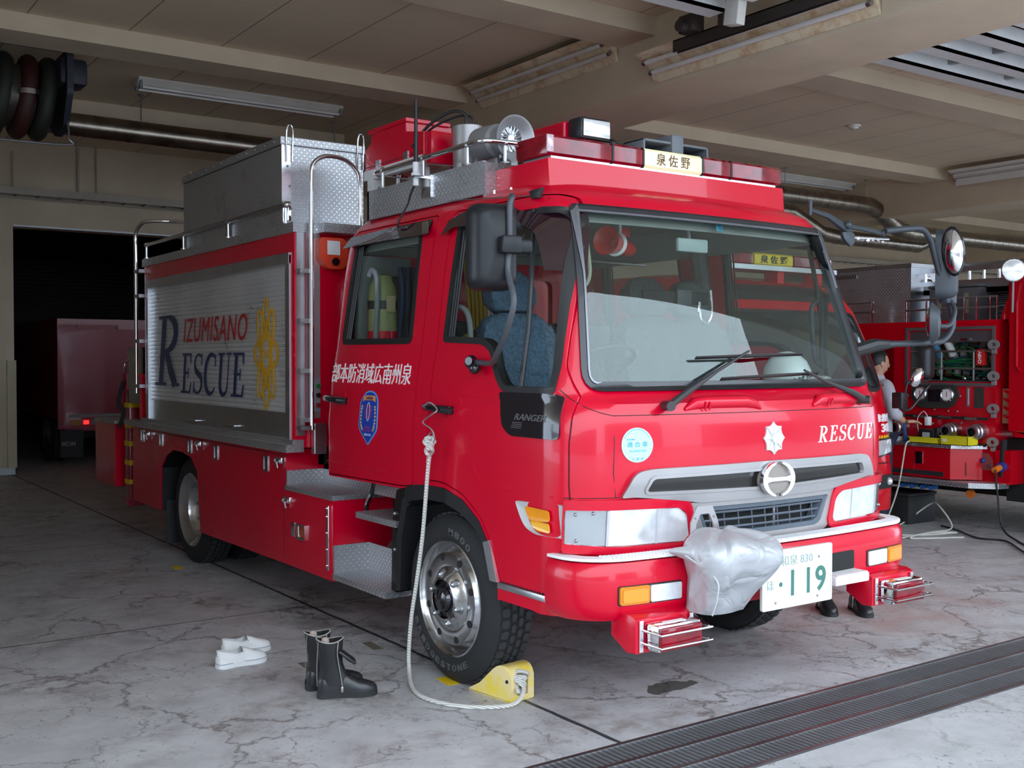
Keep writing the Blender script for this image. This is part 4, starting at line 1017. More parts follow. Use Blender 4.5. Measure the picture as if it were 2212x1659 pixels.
# ---------------- wheels
ALW = simple('polished_wheel', (.72, .73, .75), .16, 1, var=.1, vs=6)
def wheel(u, v, sgn, kind, parent=T, R=.43, wd=.25, name='wheel', text=True):
    """u = outer face"""
    t = bpy.data.objects.new(name, None); COL.objects.link(t); t.parent = parent; t.location = (u, v, R)
    M = Matrix.Rotation(sgn * PI / 2, 4, 'Y')     # +h points outwards
    mb = MB(); mb.lathe([(.285, -.02), (.30, -.006), (.33, .004), (.365, .002), (.395, -.012), (.415, -.022), (.428, -.035), (R, -.05), (R, -wd + .05), (.415, -wd + .02), (.36, -wd), (.285, -wd + .02)], M=M, n=64)
    mb.build('tyre', RUBBER, t, smooth=30)
    mb = MB()
    n = 48
    for ring_, (h0, h1) in enumerate(((-.045, -.085), (-.10, -.125), (-.14, -.165), (-.18, -.215))):
        for k in range(n):
            a = 2 * PI * (k + .5 * (ring_ % 2)) / n; da = 2 * PI / n * .40; q = []
            for h, f in ((h0, .7), ((h0 + h1) / 2, 1.0), (h1, .7)): q.append((h, a - da * f))
            for h, f in ((h1, .7), ((h0 + h1) / 2, 1.0), (h0, .7)): q.append((h, a + da * f))
            A = [mb.bm.verts.new(M @ Vector(((R - .002) * math.cos(b), (R - .002) * math.sin(b), h))) for h, b in q]; B = [mb.bm.verts.new(M @ Vector(((R + .008) * math.cos(b), (R + .008) * math.sin(b), h))) for h, b in q]
            mb.bm.faces.new(B)
            for i in range(6): mb.bm.faces.new((A[i], A[(i + 1) % 6], B[(i + 1) % 6], B[i]))
    tr_ = mb.build('tread', simple('tread_rubber', (.035, .036, .038), .7), t, smooth=0); tr_['kind'] = 'stuff'
    if kind == 'front':
        pr = [(.10, .03), (.12, .025), (.145, .0), (.165, -.012), (.19, -.006), (.235, -.012), (.262, -.045), (.268, -.05), (.275, -.02), (.292, -.002), (.298, -.006), (.296, -.02)]
    else:
        pr = [(.085, -.13), (.15, -.135), (.175, -.14), (.20, -.12), (.22, -.06), (.245, -.045), (.262, -.035), (.275, -.02), (.292, -.002), (.298, -.006), (.296, -.02)]
    MB().lathe(pr, M=M, n=56).build('rim', ALW, t, smooth=40)
    hz = .0 if kind == 'front' else -.13
    mb = MB(); mb.lathe([(0, hz + .055), (.05, hz + .05), (.062, hz + .04), (.068, hz + .02), (.10, hz + .015), (.105, hz - .02)], M=M, n=30); mb.build('hub', BLACKG, t)
    for k in range(6):
        a = 2 * PI * (k + .25) / 6; c = Vector((.125 * math.cos(a), .125 * math.sin(a), hz)); mb = MB()
        mb.tube([M @ (c + Vector((0, 0, -.01))), M @ (c + Vector((0, 0, .030)))], .017, 6); mb.tube([M @ (c + Vector((0, 0, .030))), M @ (c + Vector((0, 0, .038)))], [.014, .008], 8); mb.tube([M @ c, M @ (c + Vector((0, 0, .012)))], .026, 16)
        mb.build('wheel_nut', STEEL, t)
    if kind == 'front':
        for k in range(8):
            a = 2 * PI * (k + .4) / 8; c = Vector((.213 * math.cos(a), .213 * math.sin(a), -.008)); mb = MB()
            mb.tube([M @ (c + Vector((0, 0, -.003))), M @ (c + Vector((0, 0, .002)))], .019, 18); mb.build('rim_hole', VOID, t)
    if text:
        mb = MB()
        def ft(r0, base, w_, flip):
            def f(a, b, w):
                ang = base + a; r = r0 + b
                p = Vector((r * math.cos(ang), r * math.sin(ang), .0035 + w)); return M @ p
            return f
        # lettering runs round the sidewall: local x is angle, y is radius
        for i, ch in enumerate('M800'):
            a0 = (-1) * 0
            def f(a, b, w, i=i):
                ang = rad(121) + (i - 1.5) * rad(9.5) ; th_ = ang + a / .345
                r = .345 + b; q = Vector((r, 0, 0)); return None
            th0 = rad(70 - 9.5 * (i - 1.5)) if sgn < 0 else rad(110)
            # seen from outside the near side, forward (-v) is to the right
            def g2(a, b, w, th0=th0):
                th_ = th0 - a / .345; r = .330 + b
                return Vector((-(.0035 + w), -r * math.cos(th_), r * math.sin(th_)))
            text_bm(mb, ch, g2, -.020, .020, .0, .035, -.002, .002, bold=.02)
        for i, ch in enumerate('BRIDGESTONE'):
            th0 = rad(-118 + 9.0 * (i - 5) + 12)
            def g3(a, b, w, th0=th0):
                th_ = th0 + a / .345; r = .365 - b
                return Vector((-(.0035 + w), -r * math.cos(th_), r * math.sin(th_)))
            text_bm(mb, ch, g3, -.019, .019, .0, .032, -.002, .002, bold=.02)
        mb.build('tyre_lettering', simple('faded_tyre_print', (.10, .10, .10), .7), t)
    return t
wheel(-1.09, 1.235, -1, 'front')
wheel(1.09, 1.235, 1, 'front', text=False)
wheel(-1.085, 5.24, -1, 'rear', text=False); wheel(1.085, 5.24, 1, 'rear', text=False)
for s in (-1, 1): wheel(s * .79, 5.24, s, 'rear', name='inner_wheel', text=False)
mb = MB(); mb.cyl((-.9, 1.235, .43), (.9, 1.235, .43), .06); mb.cyl((-.9, 5.24, .43), (.9, 5.24, .43), .08); mb.ball((0, 5.24, .45), .2); mb.box((-.42, .3, .55), (-.34, 6.4, .75)); mb.box((.34, .3, .55), (.42, 6.4, .75)); mb.box((-.33, .4, .55), (.33, 2.0, .95), .05)
for k in range(8): mb.box((-.34, .6 + .75 * k, .58), (.34, .66 + .75 * k, .7))
mb.build('chassis', VOID, T)
# ---------------- equipment body
def P3(name, mat, parent, f, smooth=0):
    mb = MB(); f(mb); return mb.build(name, mat, parent, smooth=smooth)
U0 = 1.13
body = MB().box((-U0, 3.05, 1.08), (U0, 6.29, 2.47)).build('equipment_body', RED, None, smooth=0)
boolean(body, [cutter([(3.17, 1.13), (6.19, 1.13), (6.19, 2.31), (3.17, 2.31)], 'x', -1.2, -1.07)]); body.parent = T
lower = [(3.19, .31), (4.86, .30), (4.93, .77), (5.08, .87), (5.30, .90), (5.52, .90), (5.70, .84), (5.84, .73), (5.86, .36), (6.68, .36), (6.68, 1.06), (3.19, 1.06)]
for s in (-1, 1): MB().prism(lower, 'x', s * U0, s * .86).build('lower_lockers', RED, T, smooth=0)
MB().box((-.9, 3.19, .95), (.9, 6.6, 1.07)).build('subframe', VOID, T, smooth=0)
pa = [(4.87, .36), (4.94, .765), (5.09, .862), (5.30, .892), (5.52, .892), (5.695, .832), (5.83, .725), (5.85, .36)]
for s in (-1, 1):
    mb = MB(); mb.quadsheet([[Vector((s * 1.125, *p)) for p in pa], [Vector((s * .6, *p)) for p in pa]]); mb.build('rear_wheel_liner', BLACKP, T, smooth=0)
for s in (-1, 1): MB().box((s * 1.10, 5.80, .08), (s * .62, 5.815, .45)).build('mud_flap', simple('mudflap_rubber', (.03, .03, .035), .7), T, smooth=0)
P3('rear_body_panel', RED, T, lambda m: m.box((-1.05, 6.29, 1.08), (1.05, 6.40, 2.40)))
def gaps(m):
    for v in (4.80, 6.08): m.box((-U0 - .001, v - .003, .32 if v < 5 else .38), (-U0 + .002, v + .003, 1.04))
    m.box((-U0 - .001, 3.20, 1.02), (-U0 + .002, 6.66, 1.025)); m.box((-U0 - .001, 3.225, .34), (-U0 + .002, 3.229, 1.02)); m.box((-U0 - .001, 5.165, .92), (-U0 + .002, 5.168, 1.02))
P3('locker_gaps', SEAL, T, gaps)
for v, z in ((6.38, .97), (5.84, .965), (5.10, .955), (4.50, .95), (3.53, .945)):
    h = MB().poly2(rrect(v - .042, z - .055, v + .042, z + .055, .006), [rrect(v - .030, z - .045, v + .030, z + .045, .005)], lambda a, b, w: Vector((-U0 - w, a, b)), 0, .007).build('flush_handle', CHROME, T)
    MB().box((-U0 - .001, v - .03, z - .045), (-U0 - .003, v + .03, z + .045)).build('handle_cup', simple('shadow_steel', (.10, .10, .10), .3, .8), h, smooth=0)
for v, z in ((6.18, 1.0), (4.86, .995), (3.28, .985), (3.15, .735)):
    m = MB(); m.box((-U0 - .018, v - .05, z - .02), (-U0, v + .045, z + .022), .004); m.cyl((-U0 - .024, v - .045, z), (-U0 - .024, v + .04, z), .010); m.cyl((-U0 - .03, v, z - .01), (-U0 - .02, v, z - .05), .008); m.ball((-U0 - .024, v + .02, z), .018)
    m.build('toggle_latch', CHROME, T)
# sill, deck edge
P3('sill_plate', CHECK, T, lambda m: (m.box((-U0 - .075, 3.02, 1.055), (-U0 + .05, 6.68, 1.105)), m.box((-U0 - .03, 3.02, 1.105), (-U0 + .05, 6.3, 1.135))))
P3('deck_plate', CHECK, T, lambda m: (m.box((-U0 - .015, 3.03, 2.47), (U0 + .015, 6.31, 2.535)), m.box((-.98, 2.92, 2.47), (.98, 3.03, 2.53))))
# shutter
fr_ = P3('shutter_frame', ALUB, T, lambda m: (m.box((-U0 - .008, 3.115, 1.13), (-U0 + .062, 3.18, 2.33)), m.box((-U0 - .008, 6.175, 1.13), (-U0 + .062, 6.235, 2.33)), m.box((-U0 - .012, 3.115, 2.275), (-U0 + .06, 6.235, 2.345))))
SHM = simple('anodised_shutter', (.84, .84, .85), .30, .5, var=.08, vs=2.5)
mb = MB(); rows = []; n = 30; z0 = 1.30; pitch = (2.31 - z0) / n
for k in range(n):
    za = z0 + k * pitch
    for q, off in ((.0, .0), (.06, .006), (.5, .0095), (.94, .006), (1., .0)):
        rows.append([Vector((-U0 + .028 - off, v, za + q * pitch)) for v in [3.16 + 3.04 * j / 40 for j in range(41)]])
random.seed(3)
wob = [random.uniform(-.0012, .0012) for _ in range(41)]
for i, r in enumerate(rows):
    for j, p in enumerate(r): p.x += .0014 * math.sin(p.y * 2.1 + (i // 5) * .33) + .0005 * math.sin(p.y * 6.3 + (i // 5) * 1.7)
mb.quadsheet(rows); sh1 = mb.build('roller_shutter', SHM, T, smooth=20, recalc=False)
P3('shutter_base', ALUB, T, lambda m: m.box((-U0 + .015, 3.165, 1.135), (-U0 + .05, 6.195, 1.30)))
for v in (5.04, 4.20): P3('shutter_handle', CHROME, sh1, lambda m: m.box((-U0 - .012, v - .11, 1.165), (-U0 + .02, v + .11, 1.178), .004))
SH = lambda a, b, w: Vector((-U0 + .0150 - w, -a, b))
mb = MB(); serif(mb, 'R', SH, -6.05, -5.30, 1.43, 2.02, .22, .1, .0, .002); serif(mb, 'ESCUE', SH, -5.36, -3.93, 1.38, 1.70, .17, .12, .0, .002)
mb.build('rescue_lettering', NAVY, sh1)
mb = MB(); text_bm(mb, 'IZUMISANO', SH, -5.28, -3.90, 1.79, 1.98, 0, .002, shear=.25, bold=.0, spacing=1.1); mb.build('izumisano_lettering', REDV, sh1)
mb = MB(); cx, cz = -3.56, 1.69
def ell(rx, rz, tilt, dx=0, dz=0, wd=.022, k=0):
    c, s = math.cos(tilt), math.sin(tilt); o_, i_ = [], []
    for q in range(40):
        a = 2 * PI * q / 40; 
        for L_, e in ((o_, 0), (i_, wd)):
            x, z = (rx - e * 1.6) * math.cos(a), (rz - e) * math.sin(a); L_.append((cx + dx + x * c - z * s, cz + dz + x * s + z * c))
    mb.poly2(o_, [i_], SH, 0, .002 + k * .0002)
ell(.22, .125, 0, k=0); ell(.09, .385, 0, k=1); ell(.10, .33, rad(23), k=2); ell(.10, .33, rad(-23), k=3)
mb.poly2([(cx + .025 * math.cos(2 * PI * q / 16), cz + .035 * math.sin(2 * PI * q / 16)) for q in range(16)], (), SH, 0, .002)
mb.build('atom_emblem', GOLD, sh1)
# body front face: strips, ladder, controls
P3('corner_strip', ALUB, T, lambda m: m.box((-U0 + .01, 3.035, 1.16), (-U0 + .065, 3.05, 2.47)))
P3('front_panel', simple('satin_alu', (.66, .67, .69), .35, .85), T, lambda m: m.box((-U0 + .075, 3.04, 1.27), (-.955, 3.05, 2.47)))
LD = bpy.data.objects.new('ladder', None); COL.objects.link(LD); LD.parent = T
MB().tube(bez([(-1.045, 2.97, 1.20), (-1.045, 2.97, 2.6), (-1.045, 2.97, 2.80), (-1.035, 2.97, 2.90), (-.97, 2.97, 2.955), (-.88, 2.97, 2.965), (-.79, 2.97, 2.945), (-.72, 2.97, 2.88), (-.70, 2.97, 2.78), (-.70, 2.97, 2.55), (-.70, 2.97, 2.3)], 4), .014, 12).build('ladder_pole', CHROME, LD)
for z in (1.265, 1.58, 1.90, 2.22): P3('rung', CHECK, LD, lambda m: (m.box((-1.125, 2.97, z - .014), (-1.04, 3.04, z + .014))))
P3('ladder_foot', STEEL, LD, lambda m: m.box((-1.125, 2.96, 1.20), (-1.03, 3.04, 1.225)))
b = P3('horn_speaker_box', simple('orange_red_plastic', (.75, .06, .02), .4), T, lambda m: m.prism(rnd([(-.99, 2.44), (-.81, 2.44), (-.79, 2.40), (-.79, 2.28), (-.82, 2.24), (-.93, 2.24), (-.99, 2.30)], .02), 'y', 2.96, 3.05, .01), 30)
P3('box_label', WHITE, b, lambda m: m.box((-.94, 2.957, 2.33), (-.85, 2.96, 2.42)))
MB().cyl((-.885, 2.945, 2.285), (-.885, 2.97, 2.285), .026).build('box_knob', BLACKG, b)
cb = P3('control_strip', GREYP, T, lambda m: m.box((-.995, 3.035, 1.31), (-.955, 3.045, 1.53), .003))
for z, c in ((1.48, (.01, .15, .04)), (1.42, (.01, .01, .01)), (1.355, (.25, .01, .02))):
    MB().cyl((-.975, 3.015, z), (-.975, 3.04, z), .015).build('push_button', simple('button_%d' % int(z * 100), c, .3), cb)
P3('junction_box', ALUB, T, lambda m: m.box((-1.02, 2.99, 1.04), (-.935, 3.045, 1.24), .005))
# front locker and steps
P3('step_locker', RED, T, lambda m: m.box((-U0, 2.49, .31), (-.60, 3.19, .80)))
sl = MB().poly2([(2.52, .345), (3.17, .345), (3.17, .78), (2.52, .78)], (), lambda a, b, w: Vector((-U0 - w, a, b)), 0, .006).build('step_locker_door', RED, T, smooth=0)
P3('locker_hinge', CHROME, sl, lambda m: [m.box((-U0 - .016, 2.525, .37), (-U0 - .006, 2.555, .765), .003)] + [m.ball((-U0 - .018, 2.54, z), .008) for z in (.40, .50, .60, .70, .75)], 30)
P3('locker_handle', CHROME, sl, lambda m: (m.box((-U0 - .012, 3.03, .51), (-U0 - .006, 3.09, .60), .002)), 30)
rl = MB().poly2(rrect(2.86, .505, 2.99, .605, .008), [rrect(2.875, .517, 2.975, .593, .006)], lambda a, b, w: Vector((-U0 - .006 - w, a, b)), 0, .016).build('side_marker', CHROME, sl)
P3('marker_lens', simple('deep_orange_lens', (.40, .05, .01), .15, 0, 1), rl, lambda m: m.box((-U0 - .017, 2.876, .518), (-U0 - .006, 2.974, .592), .004), 30)
P3('upper_tread', CHECK, T, lambda m: (m.box((-U0 - .01, 2.48, .80), (-.62, 3.19, .83)), m.box((-U0, 3.175, .83), (-.86, 3.19, .925)), m.box((-.88, 2.1, .83), (-.865, 3.19, .925))))
P3('middle_step', CHECK, T, lambda m: (m.box((-1.10, 1.76, .725), (-.72, 2.25, .76))))
P3('step_support', BLACKP, T, lambda m: (m.box((-1.0, 1.78, .40), (-.96, 1.84, .73)), m.box((-.72, 1.70, .35), (-.70, 2.5, .95))))
P3('lower_step', CHECK, T, lambda m: (m.box((-U0 - .005, 1.82, .325), (-.76, 2.49, .36)), m.box((-U0, 2.475, .36), (-.90, 2.49, .53)), m.box((-.90, 1.80, .36), (-.885, 2.49, .53))))
m = MB(); m.tube(bez([(-.95, 2.30, .94), (-.95, 2.33, .86), (-.97, 2.36, .78), (-.97, 2.36, .74)], 5), .014, 8); m.build('black_pipe', BLACKG, T)
m = MB()
for k in range(5): m.tube(bez([(-.80, 1.9 + .1 * k, .9), (-.84, 1.95 + .08 * k, .83 + .02 * k), (-.78, 2.1 + .05 * k, .80), (-.74, 2.2, .70)], 5), .008, 6)
m.box((-.82, 1.95, .80), (-.6, 2.2, .93), .02); m.cyl((-.8, 2.0, .5), (-.8, 2.3, .5), .07)
m.build('engine_pipes', simple('oily_metal', (.10, .09, .08), .45, .6), T)

# rail, box and pole on deck
m = MB(); m.tube([(-1.14, 6.22, 2.655), (-1.14, 3.14, 2.655)], .016, 12); m.ball((-1.14, 3.14, 2.655), .022)
m.build('deck_rail', CHROME, T)
for v in (6.2, 5.2, 4.2, 3.16):
    m = MB(); m.cyl((-1.14, v, 2.54), (-1.14, v, 2.65), .010); m.ball((-1.14, v, 2.655), .021); m.cyl((-1.14, v, 2.535), (-1.14, v, 2.545), .022); m.build('rail_post', CHROME, T)
MB().tube(bez([(-1.17, 6.42, 1.35), (-1.17, 6.42, 2.0), (-1.17, 6.42, 2.6), (-1.17, 6.42, 2.76), (-1.15, 6.36, 2.84), (-1.1, 6.28, 2.875), (-.9, 6.2, 2.88), (-.6, 6.2, 2.88), (-.4, 6.2, 2.88)], 5), .016, 12).build('rear_grab_pole', CHROME, T)
for z in (1.4, 1.8, 2.2, 2.42): P3('pole_bracket', STEEL, T, lambda m: m.box((-1.18, 6.29, z), (-1.12, 6.44, z + .03)))
bx = thing('checker_plate_box', 'big aluminium checker plate locker box on the rescue truck roof', 'storage box', (4 - .82, 3.5 + 4.26, 2.537))
MB().box((-.30, -.99, 0), (.30, .99, .53), .004).build('box_body', CHECK, bx, smooth=0)
MB().box((-.31, -1.0, .53), (.31, 1.0, .585), .004).build('box_lid', CHECK, bx, smooth=0)
m = MB(); m.box((-.303, -.975, .525), (.303, .975, .531)); m.build('lid_gap', SEAL, bx, smooth=0)
P3('corner_sheet', ALU, bx, lambda m: m.box((-.300, -.9925, .0), (-.235, -.990, .53)))
for x in (-.25, .27):
    MB().tube(bez([(x - .02, -1.0, .42), (x - .022, -1.01, .62), (x, -1.01, .66), (x + .022, -1.01, .62), (x + .02, -1.0, .42)], 5), .0055, 8).build('hook_bracket', CHROME, bx)
MB().tube(bez([(-.25, .93, .56), (-.25, .95, .63), (-.25, .97, .56)], 5), .0055, 8).build('hook_bracket', CHROME, bx)
m = MB()
for x, z in ((-.26, .39), (-.245, .26), (-.265, .12), (-.25, .08)): m.ball((-.26 if z > .3 else x, -.995, z), .008, n=8)
for k in range(12): m.ball((-.313, -.9 + .165 * k, .56), .007, n=6)
m.build('rivets', STEEL, bx)
m = MB(); m.box((-.30, -1.005, 0), (-.24, -.99, .16), .003); m.cyl((-.27, -1.02, .03), (-.27, -1.02, .13), .008); m.cyl((-.285, -1.02, .09), (-.24, -1.02, .11), .006); m.build('lid_latch', CHROME, bx)

# rear crane post with stripes, seen past the body
m = MB(); m.box((-1.10, 6.9, .33), (-.98, 7.05, 1.22), .01); m.prism([(-1.09, 1.22), (-.99, 1.22), (-.96, 1.34), (-1.02, 1.40), (-1.08, 1.36)], 'y', 6.9, 7.05); cp = m.build('rear_outrigger', DKRED, T)
P3('outrigger_foot', DKRED, cp, lambda m: m.box((-1.12, 6.87, .28), (-.94, 7.08, .34)))
for z in (.48, .66, .84, 1.01, 1.20): P3('yellow_band', YELLOW, cp, lambda m: m.box((-1.104, 6.896, z), (-.976, 7.054, z + .045)))
P3('rear_black_unit', BLACKG, T, lambda m: m.box((-1.12, 6.42, 1.25), (-.95, 6.85, 1.76), .01))
P3('orange_plate', simple('orange_plate', (.75, .22, .02), .5), T, lambda m: m.box((-1.125, 6.52, 1.48), (-1.12, 6.57, 1.64)))
P3('rear_red_column', RED, T, lambda m: m.box((-1.13, 6.40, 1.10), (-1.0, 6.47, 1.52)))
m = MB(); m.cyl((-1.04, 7.15, 1.2), (-1.04, 7.15, 1.52), .05); m.build('rear_post', DKRED, T)
MB().tube(bez([(-1.07, 7.15, 1.50), (-1.08, 7.12, 1.6), (-1.02, 7.15, 1.66), (-1.0, 7.15, 1.56)], 5), .008, 8).build('post_loop', CHROME, T)
MB().tube(bez([(-1.09, 7.12, 1.45), (-1.14, 7.12, 1.25), (-1.10, 7.1, 1.15), (-1.14, 7.12, 1.0)], 5), .018, 8).build('hanging_strap', simple('black_webbing', (.02, .02, .02), .8), T)
rb = P3('rear_tool_box', RED, T, lambda m: m.box((-1.12, 7.33, .42), (-.80, 8.05, 1.03), .006))
P3('tool_box_top', CHECK, rb, lambda m: m.box((-1.125, 7.32, 1.03), (-.79, 8.06, 1.06)))

# ---------------- roof equipment of the cab
P3('light_bar_riser', RED, T, lambda m: m.prism([(.705, 2.42), (.725, 2.628), (1.22, 2.628), (1.22, 2.42)], 'x', -.837, .837, .006), 30)
def tray(m):
    m.box((-.905, 1.19, 2.50), (-.885, 2.47, 2.675)); m.box((-.905, 1.17, 2.48), (.905, 1.19, 2.665)); m.box((.885, 1.19, 2.50), (.905, 2.47, 2.675)); m.box((-.905, 2.45, 2.50), (.905, 2.47, 2.675)); m.box((-.89, 1.19, 2.56), (.89, 2.45, 2.575))
P3('roof_tray', CHECK, T, tray)
m = MB(); m.tube(bez([(-.60, 2.42, 2.775), (-.85, 2.42, 2.775), (-.89, 2.38, 2.777), (-.89, 2.3, 2.778), (-.89, 1.4, 2.785), (-.89, 1.27, 2.785), (-.87, 1.22, 2.785), (-.80, 1.20, 2.785), (-.66, 1.19, 2.785)], 4), .014, 12); m.build('roof_rail', CHROME, T)
for u, v in ((-.89, 2.3), (-.89, 1.82), (-.89, 1.36), (-.76, 1.20), (-.72, 2.42)):
    m = MB(); m.cyl((u, v, 2.67), (u, v, 2.78), .011); m.lathe([(.0, .012), (.030, .010), (.032, 0), (0, 0)], M=Matrix.Translation((u, v, 2.672)), n=12); m.ball((u, v, 2.782), .019); m.build('roof_rail_post', ALUB, T)
# light bar
def lbs(u0, u1, mat, name, par_, z0=2.645, z1=2.745, v0=.735, v1=1.0):
    return MB().prism([(v0 + .012, z0), (v0, z0 + .012), (v0, z1 - .014), (v0 + .014, z1), (v1 - .014, z1), (v1, z1 - .014), (v1, z0 + .012), (v1 - .012, z0)], 'x', u0, u1, .004).build(name, mat, par_, smooth=30)
LB = bpy.data.objects.new('light_bar', None); COL.objects.link(LB); LB.parent = T
for a, b in ((-.832, -.425), (-.412, -.218), (.218, .425), (.437, .832)): lbs(a, b, LENSR, 'red_lens', LB)
lbs(-.206, .206, CREAM, 'name_sign', LB)
sg = LB.children[-1]
m = MB(); text_bm(m, '泉 佐 野', lambda a, b, w: Vector((a, .735 - w, b)), -.125, .115, 2.665, 2.728, .0, .002, bold=.01); m.build('sign_lettering', simple('brown_ink', (.16, .08, .02), .5), sg)
for u in (-.425, -.218, .206, .425): lbs(u, u + .012, BLACKP, 'divider', LB, 2.642, 2.748, .732, 1.003)
P3('base_rail', ALUB, LB, lambda m: m.box((-.80, .75, 2.628), (.80, .98, 2.645)))
P3('end_window', simple('pink_clear_lens', (.62, .45, .50), .15, 0, 1), LB, lambda m: m.box((-.834, .733, 2.66), (-.795, .745, 2.743), .003), 30)
for u in (-.6, .6): P3('inner_lamp', simple('lamp_core', (.75, .10, .08), .3), LB, lambda m: m.cyl((u - .08, .868, 2.70), (u + .08, .868, 2.70), .03))
hs = P3('loudspeaker_horn', simple('slate_grey', (.14, .15, .17), .45), T, lambda m: (m.box((-.02, .93, 2.755), (.47, 1.10, 2.77), .005), m.box((-.02, .93, 2.835), (.47, 1.10, 2.85), .005), m.box((-.02, .93, 2.755), (-.005, 1.1, 2.85), .005), m.box((.455, .93, 2.755), (.47, 1.1, 2.85), .005), m.box((.18, .92, 2.76), (.27, 1.2, 2.89), .01), m.box((-.02, 1.09, 2.755), (.47, 1.12, 2.85))), 30)
for u in (0, .44): P3('horn_foot', BLACKP, T, lambda m: m.box((u - .02, .95, 2.745), (u + .03, 1.05, 2.76)))
hs.location.x = -.02
m = MB(); m.box((-.40, 1.02, 2.82), (-.19, 1.14, 2.94), .02); wl = m.build('work_light', BLACKP, T)
P3('work_light_glass', LENSC, wl, lambda m: m.box((-.385, 1.012, 2.835), (-.205, 1.02, 2.925), .004), 30)
P3('work_light_arm', RED, T, lambda m: (m.box((-.42, 1.14, 2.83), (-.22, 1.9, 2.93), .01), m.box((-.33, 1.1, 2.6), (-.27, 1.2, 2.83))))
m = MB(); m.ball((-.12, 1.1, 2.83), .03); m.cyl((-.12, 1.1, 2.7), (-.12, 1.1, 2.83), .01); m.cyl((-.19, 1.1, 2.85), (-.06, 1.1, 2.83), .008); m.build('small_lamp', BLACKP, T)
# motor siren
MS = Matrix.Translation((-.69, 1.28, 2.82)) @ Matrix.Rotation(PI / 2 + rad(4), 4, 'X')
sr = MB().lathe([(.0, -.26), (.085, -.26), (.09, -.20), (.092, -.08), (.078, -.06), (.080, -.02), (.092, .03), (.118, .075), (.122, .078), (.112, .075), (.082, .045), (.066, .035), (.066, .0), (0, 0)], M=MS, n=36).build('motor_siren', SIREN, T)
m = MB()
for k in range(18):
    a = 2 * PI * k / 18; m.tube([MS @ Vector((.020 * math.cos(a), .020 * math.sin(a), .03)), MS @ Vector((.066 * math.cos(a + .25), .066 * math.sin(a + .25), .038))], .004, 6)
m.lathe([(0, .036), (.02, .034), (.022, .02)], M=MS, n=14); m.lathe([(0, .012), (.066, .012)], M=MS, n=20)
m.build('siren_vanes', ALU, sr)
P3('siren_foot', STEEL, sr, lambda m: (m.box((-.76, 1.28, 2.66), (-.62, 1.50, 2.72), .004), m.cyl((-.69, 1.34, 2.70), (-.69, 1.34, 2.76), .012)), 30)
# mast tube, cables, cabinets
MB().lathe([(0, 0), (.087, 0), (.087, .30), (.08, .305), (0, .305)], M=Matrix.Translation((-.655, 1.72, 2.665)), n=32).build('mast_cylinder', SILVER, T)
MB().tube(bez([(-.67, 1.72, 2.97), (-.67, 1.73, 3.04), (-.72, 1.80, 3.06), (-.78, 1.95, 3.0), (-.80, 2.1, 2.9)], 5), .009, 8).build('mast_cable', BLACKP, T)
MB().tube(bez([(-.62, 1.72, 2.96), (-.63, 1.73, 3.03), (-.70, 1.80, 3.03), (-.78, 1.95, 2.97), (-.78, 2.1, 2.88)], 5), .007, 8).build('mast_cable', BLACKP, T)
rc = MB()
rc.prism([(1.97, 2.84), (2.70, 2.84), (2.70, 2.97), (2.62, 3.0), (2.62, 3.06), (2.18, 3.06), (2.18, 3.0), (1.97, 2.97)], 'x', -.80, -.48, .004)
rc.box((-.81, 2.16, 3.06), (-.50, 2.65, 3.085), .004)
rcb = rc.build('roof_cabinet', RED, T, smooth=0)
P3('cabinet_gap', SEAL, rcb, lambda m: m.box((-.802, 1.98, 2.856), (-.47, 2.69, 2.860)))
P3('cabinet_flap', RED, rcb, lambda m: (m.box((-.79, 1.90, 2.78), (-.56, 1.97, 2.965), .004), m.box((-.56, 1.93, 2.76), (-.42, 2.1, 2.94), .006)), 30)
for v in (2.15, 2.5): P3('cabinet_hinge', ALU, rcb, lambda m: m.box((-.806, v, 2.84), (-.80, v + .05, 2.885)))
for k in range(3): P3('cabinet_hinge', ALU, rcb, lambda m: m.box((-.565, 1.90, 2.79 + .06 * k), (-.535, 1.925, 2.83 + .06 * k)))
P3('white_frame', WHITE, T, lambda m: (m.box((-.80, 1.99, 2.78), (-.76, 2.72, 2.84)), m.box((-.80, 2.02, 2.57), (-.73, 2.09, 2.78)), m.box((-.80, 2.60, 2.57), (-.73, 2.67, 2.78)), m.box((-.5, 2.02, 2.57), (-.43, 2.09, 2.78))))
P3('mast_bracket', RED, T, lambda m: (m.box((-.60, 1.60, 2.67), (-.40, 1.9, 2.80), .01), m.box((-.55, 1.6, 2.8), (-.49, 1.7, 2.98), .01)), 30)
# aerials
an = bpy.data.objects.new('whip_aerial', None); COL.objects.link(an); an.parent = T
MB().tube([(-.95, 1.80, 2.74), (-.95, 1.80, 3.10)], [.014, .008], 10).build('whip', BLACKP, an)
MB().lathe([(0, 0), (.016, 0), (.016, .05), (.026, .055), (.026, .07), (.018, .075), (.018, .13), (0, .13)], M=Matrix.Translation((-.95, 1.80, 2.62)), n=14).build('aerial_base', WHITE, an)
P3('aerial_bracket', ALU, an, lambda m: (m.box((-.98, 1.76, 2.66), (-.90, 1.84, 2.672)), m.box((-.915, 1.70, 2.55), (-.905, 1.80, 2.67))))
MB().tube(bez([(-.95, 1.82, 2.62), (-.95, 1.86, 2.58), (-.95, 1.90, 2.52), (-.985, 1.93, 2.44), (-.98, 1.95, 2.40)], 5), .006, 8).build('aerial_cable', BLACKP, an)
m = MB(); m.tube([(-.955, .70, 2.43), (-.93, 1.48, 2.50)], .003, 6); m.ball((-.955, .68, 2.432), .015); m.build('roof_aerial', STEEL, T)
m = MB(); m.prism([(.62, 2.41), (.68, 2.41), (.70, 2.45), (.60, 2.455)], 'x', -.97, -.95, .004); m.build('aerial_foot', BLACKP, T)
m = MB()
